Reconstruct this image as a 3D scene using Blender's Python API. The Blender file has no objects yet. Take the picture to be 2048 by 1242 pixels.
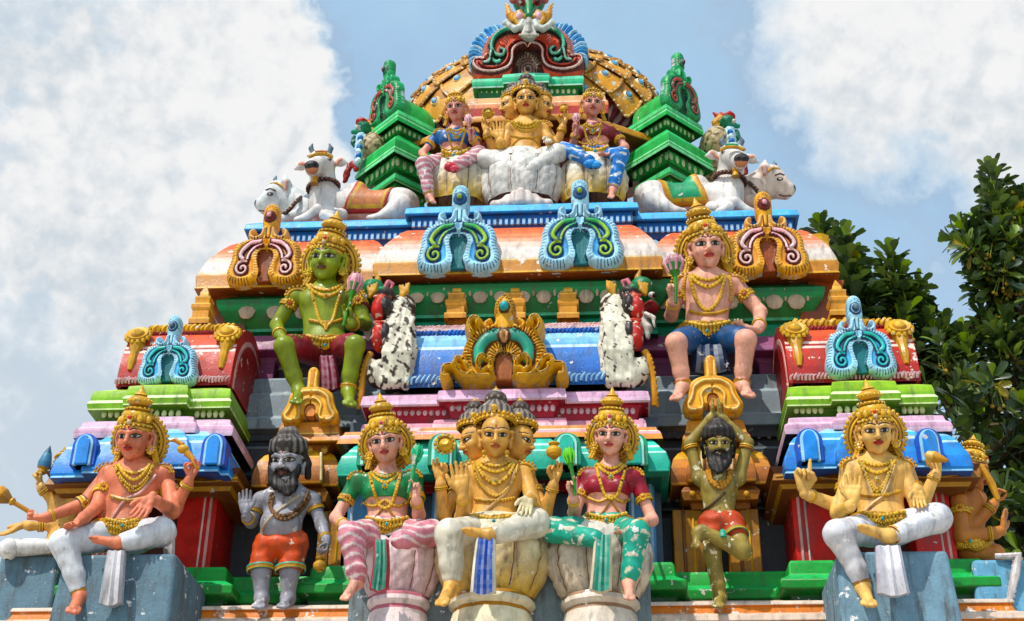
import bpy, math, random
import numpy as np
from mathutils import Vector, Matrix
random.seed(7); RNG = np.random.default_rng(7)
SC = bpy.context.scene; COL = SC.collection
# ------------------------------------------------------------------ camera
FPX, PITCH, YAW, ROLL = 2800.0, math.radians(29.45), math.radians(4.0), math.radians(.7)
_s, _c = math.sin, math.cos
FW = np.array([-_s(YAW)*_c(PITCH), _c(YAW)*_c(PITCH), _s(PITCH)])
RT = np.array([_c(YAW), _s(YAW), 0.0])
UP = np.array([_s(YAW)*_s(PITCH), -_c(YAW)*_s(PITCH), _c(PITCH)])
RT, UP = RT*_c(ROLL)+UP*_s(ROLL), UP*_c(ROLL)-RT*_s(ROLL)
def ray(px, py): return FW + RT*((px-1024)/FPX) - UP*((py-621)/FPX)
_r0 = ray(990, 1000)
CAM = np.array([0, 0, 1.6+10.8*_r0[2]]) - 10.8*_r0
def P(px, py, Y):                      # the point of a sight line at depth Y
    r = ray(px, py); return CAM + r*((Y-CAM[1])/r[1])
def pm(Y, py=900): return (Y-CAM[1])/ray(1024, py)[1]/FPX     # metres per photo pixel at depth Y
cd = bpy.data.cameras.new('camera'); cam = bpy.data.objects.new('camera', cd); COL.objects.link(cam)
cd.sensor_width = 36; cd.lens = FPX/2048*36; cd.clip_start = .1; cd.clip_end = 4000
M = Matrix((RT, UP, -FW)).transposed().to_4x4(); M.translation = Vector(CAM); cam.matrix_world = M
SC.camera = cam
# ------------------------------------------------------------------ sun, sky, exposure
SUN_EL, SUN_AZ = math.radians(56), math.radians(34)      # azimuth: to the left of the way the camera faces back
sdir = Vector((-_s(SUN_AZ)*_c(SUN_EL), -_c(SUN_AZ)*_c(SUN_EL), _s(SUN_EL)))
sl = bpy.data.lights.new('sun', 'SUN'); sl.energy = 3.7; sl.angle = math.radians(.5); sl.color = (1, .95, .87)
so = bpy.data.objects.new('sun', sl); COL.objects.link(so); so.rotation_euler = (-sdir).to_track_quat('-Z', 'Y').to_euler()
w = bpy.data.worlds.new('World'); SC.world = w; w.use_nodes = True
nt = w.node_tree; nt.nodes.clear(); N = nt.nodes.new; L = nt.links.new
def vmath(op, a, b=None):
    n = N('ShaderNodeVectorMath'); n.operation = op
    for i, v in enumerate((a, b)):
        if v is None: continue
        if isinstance(v, (tuple, list, np.ndarray)): n.inputs[i].default_value = tuple(v)
        else: L(v, n.inputs[i])
    return n.outputs['Value'] if op == 'DOT_PRODUCT' else n.outputs['Vector']
def fm(op, a, b=None, clamp=False):
    n = N('ShaderNodeMath'); n.operation = op; n.use_clamp = clamp
    for i, v in enumerate((a, b)):
        if v is None: continue
        if isinstance(v, (int, float)): n.inputs[i].default_value = v
        else: L(v, n.inputs[i])
    return n.outputs[0]
tc = N('ShaderNodeTexCoord'); dirv = tc.outputs['Generated']
sky = N('ShaderNodeTexSky'); sky.sky_type = 'NISHITA'; sky.sun_disc = False
sky.sun_elevation = SUN_EL; sky.sun_rotation = math.radians(180)+SUN_AZ; sky.air_density = 1.0; sky.dust_density = 1.2
bg1 = N('ShaderNodeBackground'); bg1.inputs[1].default_value = .15
hs = N('ShaderNodeHueSaturation'); hs.inputs['Saturation'].default_value = 1.0; L(sky.outputs[0], hs.inputs['Color']); L(hs.outputs[0], bg1.inputs[0])
nz = N('ShaderNodeTexNoise'); nz.inputs['Scale'].default_value = 11; nz.inputs['Detail'].default_value = 7; nz.inputs['Roughness'].default_value = .58
L(dirv, nz.inputs['Vector'])
nz2 = N('ShaderNodeTexNoise'); nz2.inputs['Scale'].default_value = 34; nz2.inputs['Detail'].default_value = 8; nz2.inputs['Roughness'].default_value = .62
L(dirv, nz2.inputs['Vector'])
# cloud banks: soft blobs at fixed directions of the sky, broken up by noise
def blob(px, py, rx, ry, amp=1.0):
    d = ray(px, py); d = d/np.linalg.norm(d)
    r = RT; u = np.cross(r, d)
    a = fm('MULTIPLY', vmath('DOT_PRODUCT', dirv, r), FPX/rx); a0 = float(np.dot(d, r))*FPX/rx
    b = fm('MULTIPLY', vmath('DOT_PRODUCT', dirv, u), FPX/ry)
    a = fm('SUBTRACT', a, a0)
    q = fm('ADD', fm('MULTIPLY', a, a), fm('MULTIPLY', b, b))
    g = fm('POWER', 2.718, fm('MULTIPLY', q, -1.0))
    front = fm('GREATER_THAN', vmath('DOT_PRODUCT', dirv, d), .5)
    return fm('MULTIPLY', fm('MULTIPLY', g, front), amp)
def total(bl):
    t = bl[0]
    for b in bl[1:]: t = fm('ADD', t, b)
    return t
nn = fm('ADD', fm('MULTIPLY', fm('SUBTRACT', nz.outputs[0], .5), 1.5), fm('MULTIPLY', fm('SUBTRACT', nz2.outputs[0], .5), .75))
def cnoise(off, sc, det):
    n = N('ShaderNodeTexNoise'); n.inputs['Scale'].default_value = sc; n.inputs['Detail'].default_value = det; n.inputs['Roughness'].default_value = .52
    L(vmath('ADD', dirv, tuple(off)), n.inputs['Vector']); return n.outputs[0]
def smooth(v, a, b):
    n = N('ShaderNodeMapRange'); n.interpolation_type = 'SMOOTHSTEP'; n.inputs['From Min'].default_value = a; n.inputs['From Max'].default_value = b; L(v, n.inputs['Value']); return n.outputs[0]
def billow(off, sc): return fm('SUBTRACT', .32, fm('ABSOLUTE', fm('SUBTRACT', fm('MULTIPLY', cnoise(off, sc, 5), 2.0), 1.0)))     # rounded heads, sharp creases
def heads(off): return fm('ADD', fm('MULTIPLY', billow(off, 17), .9), fm('ADD', fm('MULTIPLY', billow(off, 37), .55), fm('MULTIPLY', billow(off, 80), .12)))
hd = heads(np.zeros(3))
# a heap of cumulus at the upper left, thinner cloud at the right, a grey-blue sheet low on the left
CUM = total([blob(470, 50, 115, 100, .75), blob(570, 165, 105, 105, .95), blob(430, 210, 170, 140, .75), blob(330, 400, 240, 230, .9), blob(570, 330, 110, 120, .6), blob(170, 250, 150, 170, .32), blob(280, 560, 180, 150, .7), blob(530, 480, 130, 150, .5), blob(200, 20, 120, 60, .25), blob(-700, 300, 500, 500, 1)])
cum = smooth(fm('ADD', CUM, fm('ADD', fm('MULTIPLY', hd, .75), fm('MULTIPLY', nn, .5))), .36, .92)
SHEET = total([blob(40, 250, 330, 420, 1.0), blob(150, 850, 620, 480, 1.25), blob(400, 420, 270, 300, .8), blob(100, 0, 350, 200, .6), blob(-800, 600, 700, 900, 1.2), blob(1500, -1000, 1500, 400, .9)])
sheet = smooth(fm('ADD', SHEET, fm('MULTIPLY', nn, .5)), .15, .95)
RIGHT = total([blob(1960, 40, 250, 150, 1.2), blob(2040, 240, 170, 150, .8), blob(1640, 20, 150, 70, .55), blob(1640, 190, 150, 120, .6), blob(1690, 320, 110, 80, .35), blob(2900, 300, 700, 500, 1)])
right = smooth(fm('ADD', RIGHT, fm('ADD', fm('MULTIPLY', hd, .35), fm('MULTIPLY', nn, 1.0))), .15, 1.15)
lit = RT*-.6+UP*.75                                        # billows are lit from the upper left
rel = fm('MULTIPLY', fm('SUBTRACT', heads(lit*.016), hd), 1.25)
shade = smooth(fm('ADD', fm('ADD', rel, total([blob(60, 560, 260, 300, .35), blob(80, 60, 240, 150, .45), blob(330, 600, 200, 120, .3), blob(1680, 310, 220, 140, .35), blob(2010, 330, 200, 120, .35)])), fm('MULTIPLY', nn, .2)), -.15, .95)
def cmix(f, a, b):
    n = N('ShaderNodeMix'); n.data_type = 'RGBA'; L(f, n.inputs[0])
    for i, v in ((6, a), (7, b)):
        if isinstance(v, tuple): n.inputs[i].default_value = v
        else: L(v, n.inputs[i])
    return n.outputs[2]
white = cmix(shade, (.83, .83, .83, 1), (.53, .60, .66, 1))
layer = cmix(fm('MAXIMUM', cum, right), (.535, .605, .665, 1), white)
cov = fm('MAXIMUM', fm('MAXIMUM', cum, right), fm('MULTIPLY', sheet, .93))
veil = fm('MAXIMUM', cov, fm('ADD', fm('MULTIPLY', nz.outputs[0], .25), .27))
hz = N('ShaderNodeMix'); hz.data_type = 'RGBA'; hz.inputs[6].default_value = (.68, 1.02, 1.25, 1); L(cov, hz.inputs[0]); L(layer, hz.inputs[7])     # thin veil of bright haze between the clouds
bg2 = N('ShaderNodeBackground'); L(hz.outputs[2], bg2.inputs[0]); bg2.inputs[1].default_value = 1.0
mx = N('ShaderNodeMixShader'); L(veil, mx.inputs[0]); L(bg1.outputs[0], mx.inputs[1]); L(bg2.outputs[0], mx.inputs[2])
wo = N('ShaderNodeOutputWorld'); L(mx.outputs[0], wo.inputs[0])
vs = SC.view_settings; vs.view_transform = 'Standard'; vs.look = 'None'; vs.exposure = .14; vs.gamma = 1
SC.cycles.max_bounces = 6; SC.cycles.use_denoising = True

# ------------------------------------------------------------------ colours and materials
def hx(h):
    h = h.lstrip('#'); v = [int(h[i:i+2], 16)/255 for i in (0, 2, 4)]
    return tuple(c/12.92 if c <= .04045 else ((c+.055)/1.055)**2.4 for c in v)
PAL = dict(white='d9d6d2', cream='e2d5b8', bone='cfc9bf', gold='b98a2e', gold_deep='8f6420', ochre='c8891f', yellow='d9a520', orange='d9691f', peach='e8987c',
 red='b92a1c', crimson='a31f3a', maroon='6d1520', pink='dba6ae', lilac='d3a6c0', skin_pink='dba08a', skin_rose='d2907e', skin_red='d07a5c', skin_gold='d6a25a', skin_yel='ddb06a',
 skin_green='7d8a2e', skin_grey='94929a', skin_olive='938044', skin_brown='b8763e', green='14843a', green_lt='35b25a', green_dk='0a5c2c', lime='7fb02a', lime_lt='b6d35e', teal='1fb09a', teal_lt='7fdcc8', teal_dk='0f6a62',
 blue='1878c8', blue_lt='58b0e6', blue_dk='123f92', sky_blue='9cc9e2', slate='5f7480', slate_lt='8196a2', grey='6a747b', grey_dk='34393e', black='14110f', brown='7c4210', brown_dk='3c1f0c', purple='7a2f58', leaf='3f7d1d', olive='6f7a22')
C_ = {k: np.array(hx(v)) for k, v in PAL.items()}
def c(v):
    if isinstance(v, str): return C_[v] if v in C_ else np.array(hx(v))
    return np.array(v, float)
def mix(a, b, t): return c(a)*(1-t)+c(b)*t
MATS = {}
def paint(wear=.3, rough=.45, chip=(.55, .50, .43), dirt=(.07, .055, .04), dirt_amt=.55, scale=1.0, bump=.35):
    key = (wear, rough, chip, dirt, dirt_amt, scale, bump)
    if key in MATS: return MATS[key]
    m = bpy.data.materials.new('painted_plaster'); m.use_nodes = True; t = m.node_tree; t.nodes.clear()
    n = t.nodes.new; l = t.links.new
    at = n('ShaderNodeAttribute'); at.attribute_name = 'Col'
    geo = n('ShaderNodeNewGeometry'); vec = geo.outputs['Position']
    def noise(s, d, r=.6, v=vec):
        q = n('ShaderNodeTexNoise'); q.inputs['Scale'].default_value = s*scale; q.inputs['Detail'].default_value = d; q.inputs['Roughness'].default_value = r; l(v, q.inputs['Vector']); return q.outputs[0]
    def rng(v, a, b, lo=0., hi=1.):
        q = n('ShaderNodeMapRange'); q.interpolation_type = 'SMOOTHSTEP'; l(v, q.inputs[0])
        for i, x in enumerate((a, b, lo, hi)): q.inputs[i+1].default_value = x
        return q.outputs[0]
    def mixc(f, a, b, mode='MIX'):
        q = n('ShaderNodeMix'); q.data_type = 'RGBA'; q.blend_type = mode
        for i, x in ((0, f), (6, a), (7, b)):
            if isinstance(x, (int, float)): q.inputs[i].default_value = x
            elif isinstance(x, tuple): q.inputs[i].default_value = (*x, 1)
            else: l(x, q.inputs[i])
        return q.outputs[2]
    def mul(a, b):
        q = n('ShaderNodeMath'); q.operation = 'MULTIPLY'
        for i, x in enumerate((a, b)):
            if isinstance(x, (int, float)): q.inputs[i].default_value = x
            else: l(x, q.inputs[i])
        return q.outputs[0]
    mott = noise(7, 5)
    v1 = rng(mott, .3, .7, .78, 1.12)
    comb = n('ShaderNodeCombineColor'); [l(v1, comb.inputs[i]) for i in range(3)]
    base = mixc(1.0, at.outputs['Color'], comb.outputs[0], 'MULTIPLY')
    mp = n('ShaderNodeMapping'); mp.inputs['Scale'].default_value = (7, 7, .9); l(vec, mp.inputs[0])
    st = noise(2.2, 6, .65, mp.outputs[0]); sp = noise(26, 4, .7)
    base = mixc(mul(rng(st, .47, .74), dirt_amt), base, dirt)
    base = mixc(mul(rng(sp, .60, .74), dirt_amt*.9), base, dirt)
    low = noise(1.7, 3); sh_ = n('ShaderNodeMath'); sh_.operation = 'MULTIPLY_ADD'; l(low, sh_.inputs[0]); sh_.inputs[1].default_value = .34; l(noise(11, 7, .62), sh_.inputs[2]); s2_ = n('ShaderNodeMath'); s2_.operation = 'SUBTRACT'; l(sh_.outputs[0], s2_.inputs[0]); s2_.inputs[1].default_value = .17; ch = s2_.outputs[0]; cm = rng(ch, .705-.10*wear, .725-.10*wear)
    ch2 = noise(46, 3, .6); cm2 = mul(rng(ch2, .735-.05*wear, .76-.05*wear), .7)
    base = mixc(cm, base, chip); base = mixc(cm2, base, chip)
    b = n('ShaderNodeBsdfPrincipled'); l(base, b.inputs['Base Color']); b.inputs['Specular IOR Level'].default_value = .32
    l(rng(mott, .3, .7, rough-.08, rough+.15), b.inputs['Roughness'])
    bp = n('ShaderNodeBump'); bp.inputs['Strength'].default_value = bump; bp.inputs['Distance'].default_value = .012
    hsum = n('ShaderNodeMath'); hsum.operation = 'SUBTRACT'; l(mul(noise(38, 4), .6), hsum.inputs[0]); l(mul(cm, .35), hsum.inputs[1])
    l(hsum.outputs[0], bp.inputs['Height']); l(bp.outputs[0], b.inputs['Normal'])
    o = n('ShaderNodeOutputMaterial'); l(b.outputs[0], o.inputs[0])
    MATS[key] = m; return m
def M0(): return paint(.15, .42)
# ------------------------------------------------------------------ objects
ORG = {}
def tag(o, label=None, cat=None, group=None, kind=None):
    for k, v in (('label', label), ('category', cat), ('group', group), ('kind', kind)):
        if v: o[k] = v
    return o
def thing(name, label, cat, loc, group=None):
    o = bpy.data.objects.new(name, None); COL.objects.link(o); o.location = tuple(loc); o.empty_display_size = .1
    ORG[o.name] = np.array(loc, float); return tag(o, label, cat, group)
def link(name, me, mat, parent=None, base=None):
    o = bpy.data.objects.new(name, me); COL.objects.link(o); me.materials.append(mat)
    if parent is not None: o.parent = parent; ORG[o.name] = ORG[parent.name]
    else:
        o.location = tuple(base); ORG[o.name] = np.array(base, float)
    return o
def mesh_obj(name, V, faces, colors, mat=None, parent=None, sharp=35, bevel=0, domain='CORNER'):
    """V (n,3) world; faces = list of index arrays (k,3)/(k,4); colors per face (list) or per vertex (n,3)"""
    V = np.asarray(V, float)
    base = ORG[parent.name] if parent is not None else np.array([V[:, 0].mean(), V[:, 1].mean(), V[:, 2].min()])
    me = bpy.data.meshes.new(name); me.vertices.add(len(V)); me.vertices.foreach_set('co', (V-base).astype(np.float32).ravel())
    faces = [np.asarray(f, np.int32) for f in faces if len(f)]
    nl = sum(f.size for f in faces); nf = sum(len(f) for f in faces)
    me.loops.add(nl); me.polygons.add(nf)
    me.loops.foreach_set('vertex_index', np.concatenate([f.ravel() for f in faces]))
    sizes = np.concatenate([np.full(len(f), f.shape[1], np.int32) for f in faces])
    me.polygons.foreach_set('loop_start', np.concatenate([[0], np.cumsum(sizes)[:-1]]).astype(np.int32))
    me.polygons.foreach_set('loop_total', sizes)
    colors = np.asarray(colors, float); lum = colors@np.array([.21, .72, .07]); colors = np.clip(lum[:, None]+(colors-lum[:, None])*1.13, .004, .95)
    if len(colors) == len(V) and domain != 'FACE':
        a = me.color_attributes.new('Col', 'FLOAT_COLOR', 'POINT'); cc = np.ones((len(V), 4), np.float32); cc[:, :3] = colors
    else:
        a = me.color_attributes.new('Col', 'FLOAT_COLOR', 'CORNER'); cc = np.ones((nl, 4), np.float32); cc[:, :3] = np.repeat(colors, sizes, axis=0)
    a.data.foreach_set('color', cc.ravel())
    me.update(calc_edges=True); me.validate()
    me.polygons.foreach_set('use_smooth', np.ones(len(me.polygons), bool))
    if sharp: me.set_sharp_from_angle(angle=math.radians(sharp))
    o = link(name, me, mat or M0(), parent, base)
    if bevel:
        b = o.modifiers.new('worn_edges', 'BEVEL'); b.width = bevel; b.segments = 2; b.limit_method = 'ANGLE'; b.angle_limit = math.radians(38); b.harden_normals = False
    return o
class MB:                                  # collects pieces of ONE mesh
    def __init__(s): s.V = []; s.q = []; s.t = []; s.cq = []; s.ct = []; s.n = 0; s.done = []
    def mark(s):                           # what follows becomes a mesh of its own at build time
        if s.n: d = MB(); d.V, d.q, d.t, d.cq, d.ct, d.n = s.V, s.q, s.t, s.cq, s.ct, s.n; s.done.append(d)
        s.V, s.q, s.t, s.cq, s.ct, s.n = [], [], [], [], [], 0
    def add(s, V, q=(), t=(), col='white', cq=None, ct=None):
        V = np.asarray(V, float); k = s.n; s.V.append(V); s.n += len(V)
        if len(q):
            q = np.asarray(q)+k; s.q.append(q); s.cq.append(np.tile(c(col), (len(q), 1)) if cq is None else np.asarray(cq))
        if len(t):
            t = np.asarray(t)+k; s.t.append(t); s.ct.append(np.tile(c(col), (len(t), 1)) if ct is None else np.asarray(ct))
        return s
    def addv(s, V, F, C):                  # per-vertex colours -> averaged per quad
        F = np.asarray(F); return s.add(V, q=F, cq=C[F].mean(1))
    def box(s, x0, x1, y0, y1, z0, z1, col):
        v = [(x, y, z) for z in (z0, z1) for y in (y0, y1) for x in (x0, x1)]
        return s.add(v, q=[(0, 2, 3, 1), (4, 5, 7, 6), (0, 1, 5, 4), (1, 3, 7, 5), (3, 2, 6, 7), (2, 0, 4, 6)], col=col)
    def sweep(s, plan, prof, cap=True, closed=False):
        """profile [(offset, z, colour of the segment that starts here)] carried along a plan polyline with mitred corners"""
        pl = np.array(plan, float); n = len(pl); mit = []
        for i in range(n):
            ds = []
            if i > 0 or closed: d = pl[i]-pl[i-1]; ds.append(d/np.linalg.norm(d))
            if i < n-1 or closed: d = pl[(i+1) % n]-pl[i]; ds.append(d/np.linalg.norm(d))
            ns = [np.array([d[1], -d[0]]) for d in ds]
            m = sum(ns); m = m/np.linalg.norm(m); mit.append(m/max(.3, float(np.dot(m, ns[0]))))
        mit = np.array(mit); K = len(prof); V = np.zeros((K, n, 3))
        for k, pr in enumerate(prof):
            V[k, :, :2] = pl+mit*pr[0]; V[k, :, 2] = pr[1]
        q = []; cq = []
        for k in range(K-1):
            for i in range(n if closed else n-1):
                j = (i+1) % n
                q.append((k*n+i, (k+1)*n+i, (k+1)*n+j, k*n+j)); cq.append(c(prof[k][2]))
        s.add(V.reshape(-1, 3), q=np.array(q)[:, ::-1] if prof[0][1] < prof[-1][1] else q, cq=cq)
        return s
    def tube(s, pts, r, col, n=8, closed=False, cols=None, flat=1.0):
        pts = np.array(pts, float); m = len(pts); r = np.broadcast_to(np.asarray(r, float), (m,))
        T = np.gradient(pts, axis=0) if not closed else np.roll(pts, -1, 0)-np.roll(pts, 1, 0)
        T /= np.linalg.norm(T, axis=1)[:, None]+1e-12
        u = np.cross(T[0], (0, 0, 1.)) if abs(T[0][2]) < .9 else np.cross(T[0], (1., 0, 0)); u /= np.linalg.norm(u)
        a = np.linspace(0, 2*math.pi, n, endpoint=False); V = []
        for i in range(m):
            u = u-T[i]*np.dot(u, T[i]); u /= np.linalg.norm(u)+1e-12; v = np.cross(T[i], u)
            V.append(pts[i]+r[i]*(np.cos(a)[:, None]*u+np.sin(a)[:, None]*v))
        V = np.concatenate(V); q = []; cq = []
        for i in range(m if closed else m-1):
            for k in range(n):
                i2 = (i+1) % m; q.append((i*n+k, i*n+(k+1) % n, i2*n+(k+1) % n, i2*n+k)); cq.append(c(cols[i] if cols is not None else col))
        t = []
        if not closed:
            V = np.vstack([V, pts[0], pts[-1]])
            for k in range(n): t += [(m*n, (k+1) % n, k), (m*n+1, (m-1)*n+k, (m-1)*n+(k+1) % n)]
        return s.add(V, q=q, t=t, cq=cq, ct=[c(cols[0] if cols is not None else col)]*len(t))
    def lathe(s, org, axis, prof, n=24, front=None, a0=0, a1=2*math.pi, lobes=None):
        """prof [(r, h, colour)] about an axis; lobes=(count, depth) flutes it"""
        ax = np.array(axis, float); ax /= np.linalg.norm(ax)
        u = np.array(front if front is not None else ((1, 0, 0) if abs(ax[0]) < .8 else (0, 1, 0)), float); u -= ax*np.dot(u, ax); u /= np.linalg.norm(u); v = np.cross(ax, u)
        full = abs(a1-a0-2*math.pi) < 1e-6; a = np.linspace(a0, a1, n, endpoint=not full); V = []
        for pr in prof:
            rr = pr[0]*(1+(lobes[1]*np.cos(lobes[0]*a) if lobes else 0))
            V.append(np.array(org)+ax*pr[1]+np.outer(np.cos(a)*rr, u)+np.outer(np.sin(a)*rr, v))
        q = []; cq = []
        for k in range(len(prof)-1):
            for i in range(n if full else n-1):
                j = (i+1) % n; q.append((k*n+i, k*n+j, (k+1)*n+j, (k+1)*n+i)); cq.append(c(prof[k][2]))
        return s.add(np.concatenate(V), q=q, cq=cq)
    def ball(s, p, r, col, n=8, axes=None):
        r = np.broadcast_to(np.asarray(r, float), (3,)); A = np.eye(3) if axes is None else np.array(axes)
        V = []; m = max(4, n//2+1)
        for i in range(m):
            ph = math.pi*(i+.35*(i == 0)-.35*(i == m-1))/(m-1)
            for k in range(n):
                th = 2*math.pi*k/n; d = np.array([_s(ph)*_c(th)*r[0], _s(ph)*_s(th)*r[1], _c(ph)*r[2]]); V.append(np.array(p)+d@A)
        q = [(i*n+k, (i+1)*n+k, (i+1)*n+(k+1) % n, i*n+(k+1) % n) for i in range(m-1) for k in range(n)]
        return s.add(V, q=q, col=col)
    def prism(s, poly, org, u, v, w, depth, col, side=None, taper=0):
        """2D polygon (fan from its centroid) in the frame u,v pushed along w"""
        p = np.array(poly, float); n = len(p); u, v, w, o = [np.array(x, float) for x in (u, v, w, org)]; ce = p.mean(0)
        f = o+np.outer(p[:, 0], u)+np.outer(p[:, 1], v); pt = ce+(p-ce)*(1-taper); b = o+np.outer(pt[:, 0], u)+np.outer(pt[:, 1], v)+w*depth
        V = np.vstack([f, b, o+ce[0]*u+ce[1]*v, o+ce[0]*u+ce[1]*v+w*depth])
        q = [(i, (i+1) % n, n+(i+1) % n, n+i) for i in range(n)]
        t = [(2*n, (i+1) % n, i) for i in range(n)]+[(2*n+1, n+i, n+(i+1) % n) for i in range(n)]
        return s.add(V, q=q, t=t, cq=[c(side or col)]*n, ct=[c(col)]*(2*n))
    def build(s, name, parent=None, mat=None, sharp=35, bevel=0):
        for d in s.done: d.build(name, parent, mat, sharp, bevel)
        if not s.n: return None
        fs = []; cs = []
        if s.q: fs.append(np.concatenate(s.q)); cs.append(np.concatenate(s.cq))
        if s.t: fs.append(np.concatenate(s.t)); cs.append(np.concatenate(s.ct))
        return mesh_obj(name, np.concatenate(s.V), fs, np.concatenate(cs), mat, parent, sharp, bevel, 'FACE')
def spline(pts, n=8, closed=False):
    p = np.array(pts, float); m = len(p); out = []
    for i in range(m if closed else m-1):
        g = lambda k: p[k % m] if closed else p[min(max(k, 0), m-1)]
        p0, p1, p2, p3 = g(i-1), g(i), g(i+1), g(i+2)
        for t in np.linspace(0, 1, n, endpoint=False):
            out.append(.5*((2*p1)+(-p0+p2)*t+(2*p0-5*p1+4*p2-p3)*t*t+(-p0+3*p1-3*p2+p3)*t**3))
    if not closed: out.append(p[-1])
    return np.array(out)
# ------------------------------------------------------------------ implicit shapes
_CO = np.array([(i, j, k) for i in (0, 1) for j in (0, 1) for k in (0, 1)])
_ED = [(a, b) for a in range(8) for b in range(a+1, 8) if np.abs(_CO[a]-_CO[b]).sum() == 1]
def surfnets(D, org, h):
    S = D < 0; nx, ny, nz = D.shape
    cnt = sum(S[a:nx-1+a, b:ny-1+b, d:nz-1+d].astype(np.int8) for a, b, d in _CO)
    act = (cnt > 0) & (cnt < 8); idx = np.argwhere(act)
    vals = [D[idx[:, 0]+a, idx[:, 1]+b, idx[:, 2]+d] for a, b, d in _CO]
    acc = np.zeros((len(idx), 3)); num = np.zeros(len(idx))
    for a, b in _ED:
        x = (vals[a] < 0) != (vals[b] < 0); t = np.where(x, vals[a]/np.where(x, vals[a]-vals[b], 1), 0)
        acc += np.where(x[:, None], _CO[a]+(_CO[b]-_CO[a])*t[:, None], 0); num += x
    V = org+(idx+acc/num[:, None])*h
    vid = np.full(act.shape, -1, np.int32); vid[act] = np.arange(len(idx)); Q = []
    for ax in range(3):
        o1, o2 = [(1, 2), (2, 0), (0, 1)][ax]
        sl = [slice(None)]*3; sl2 = [slice(None)]*3; sl[ax] = slice(0, -1); sl2[ax] = slice(1, None)
        e = np.argwhere(S[tuple(sl)] != S[tuple(sl2)])
        e = e[(e[:, o1] > 0) & (e[:, o2] > 0) & (e[:, o1] < D.shape[o1]-1) & (e[:, o2] < D.shape[o2]-1)]
        u1 = np.zeros(3, int); u1[o1] = 1; u2 = np.zeros(3, int); u2[o2] = 1
        q = np.stack([vid[tuple((e-d).T)] for d in (u1+u2, u2, 0*u1, u1)], 1)
        fl = S[tuple(e.T)]; Q.append(np.where(fl[:, None], q, q[:, ::-1]))
    return V, np.concatenate(Q)
class Sdf:
    def __init__(s): s.p = []
    def cone(s, a, b, r1, r2, col='white', k=.03, grp=0):
        s.p.append(('c', np.array(a, float), np.array(b, float), float(r1), float(r2), k, c(col), grp)); return s
    def ball(s, a, r, col='white', k=.03, grp=0): return s.cone(a, np.array(a)+1e-5, r, r, col, k, grp)
    def path(s, pts, rs, col='white', k=.03, grp=0):
        for i in range(len(pts)-1): s.cone(pts[i], pts[i+1], rs[i], rs[i+1], col, k, grp)
        return s
    def ell(s, a, r, col='white', k=.03, rot=None, grp=0):
        s.p.append(('e', np.array(a, float), np.array(r, float), np.eye(3) if rot is None else np.array(rot), 0, k, c(col), grp)); return s
    def one(s, p, X):
        if p[0] == 'c':
            ba = p[2]-p[1]; pa = X-p[1]; t = np.clip(pa@ba/(ba@ba+1e-12), 0, 1)
            d = pa-t[..., None]*ba; return np.sqrt((d*d).sum(-1))-(p[3]+(p[4]-p[3])*t)
        q = (X-p[1])@p[3].T; k0 = np.sqrt(((q/p[2])**2).sum(-1)); k1 = np.sqrt(((q/p[2]**2)**2).sum(-1))+1e-9
        return k0*(k0-1)/k1
    def box(s, p, m):
        if p[0] == 'c':
            r = max(p[3], p[4])+m; return np.minimum(p[1], p[2])-r, np.maximum(p[1], p[2])+r
        r = (np.abs(p[3].T)*p[2]).sum(1)+m; return p[1]-r, p[1]+r
    @staticmethod
    def smin(a, b, k):
        h = np.maximum(k-np.abs(a-b), 0)/k; return np.minimum(a, b)-h*h*k*.25
    def eval(s, X, inflate=0):
        d = np.full(X.shape[:-1], 9.0)
        for p in s.p: d = s.smin(d, s.one(p, X), p[5]) if p[5] > 0 else np.minimum(d, s.one(p, X))
        return d-inflate
    def mesh(s, h, inflate=0, clip=None, noise=None):
        lo = np.min([s.box(p, .03+inflate)[0] for p in s.p], 0)-2*h; hi = np.max([s.box(p, .03+inflate)[1] for p in s.p], 0)+2*h
        n = np.ceil((hi-lo)/h).astype(int)+1; D = np.full(n, 9.0, np.float32)
        ax = [lo[i]+np.arange(n[i])*h for i in range(3)]
        for p in s.p:
            a, b = s.box(p, p[5]+3*h+inflate); i0 = np.maximum(((a-lo)/h).astype(int), 0); i1 = np.minimum(((b-lo)/h).astype(int)+2, n)
            X = np.stack(np.meshgrid(*[ax[k][i0[k]:i1[k]] for k in range(3)], indexing='ij'), -1)
            v = D[i0[0]:i1[0], i0[1]:i1[1], i0[2]:i1[2]]; d = s.one(p, X)
            v[...] = s.smin(v, d, p[5]) if p[5] > 0 else np.minimum(v, d)
        D -= inflate
        if clip is not None or noise is not None:
            X = np.stack(np.meshgrid(*ax, indexing='ij'), -1)
            if noise is not None: D = D+noise(X)
            if clip is not None: D = np.maximum(D, clip(X))
        V, Q = surfnets(D, lo, h)
        best = np.full(len(V), 9.0); C = np.ones((len(V), 3))
        for p in s.p:
            d = s.one(p, V); m = d < best; best[m] = d[m]; C[m] = p[6]
        return V, Q, C
    def trace(s, px, py, t0, t1, inflate=0):
        """where the sight line of a pixel first meets the shape"""
        px = np.atleast_1d(px); R = np.array([ray(a, b) for a, b in zip(px, np.atleast_1d(py))]); R /= np.linalg.norm(R, axis=1)[:, None]
        t = np.full(len(px), float(t0))
        for _ in range(40):
            X = CAM+R*t[:, None]; t = np.minimum(t+np.clip(s.eval(X, inflate), -.05, .2)*.8, t1)
        return CAM+R*t[:, None], R, t < t1-1e-3
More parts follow.
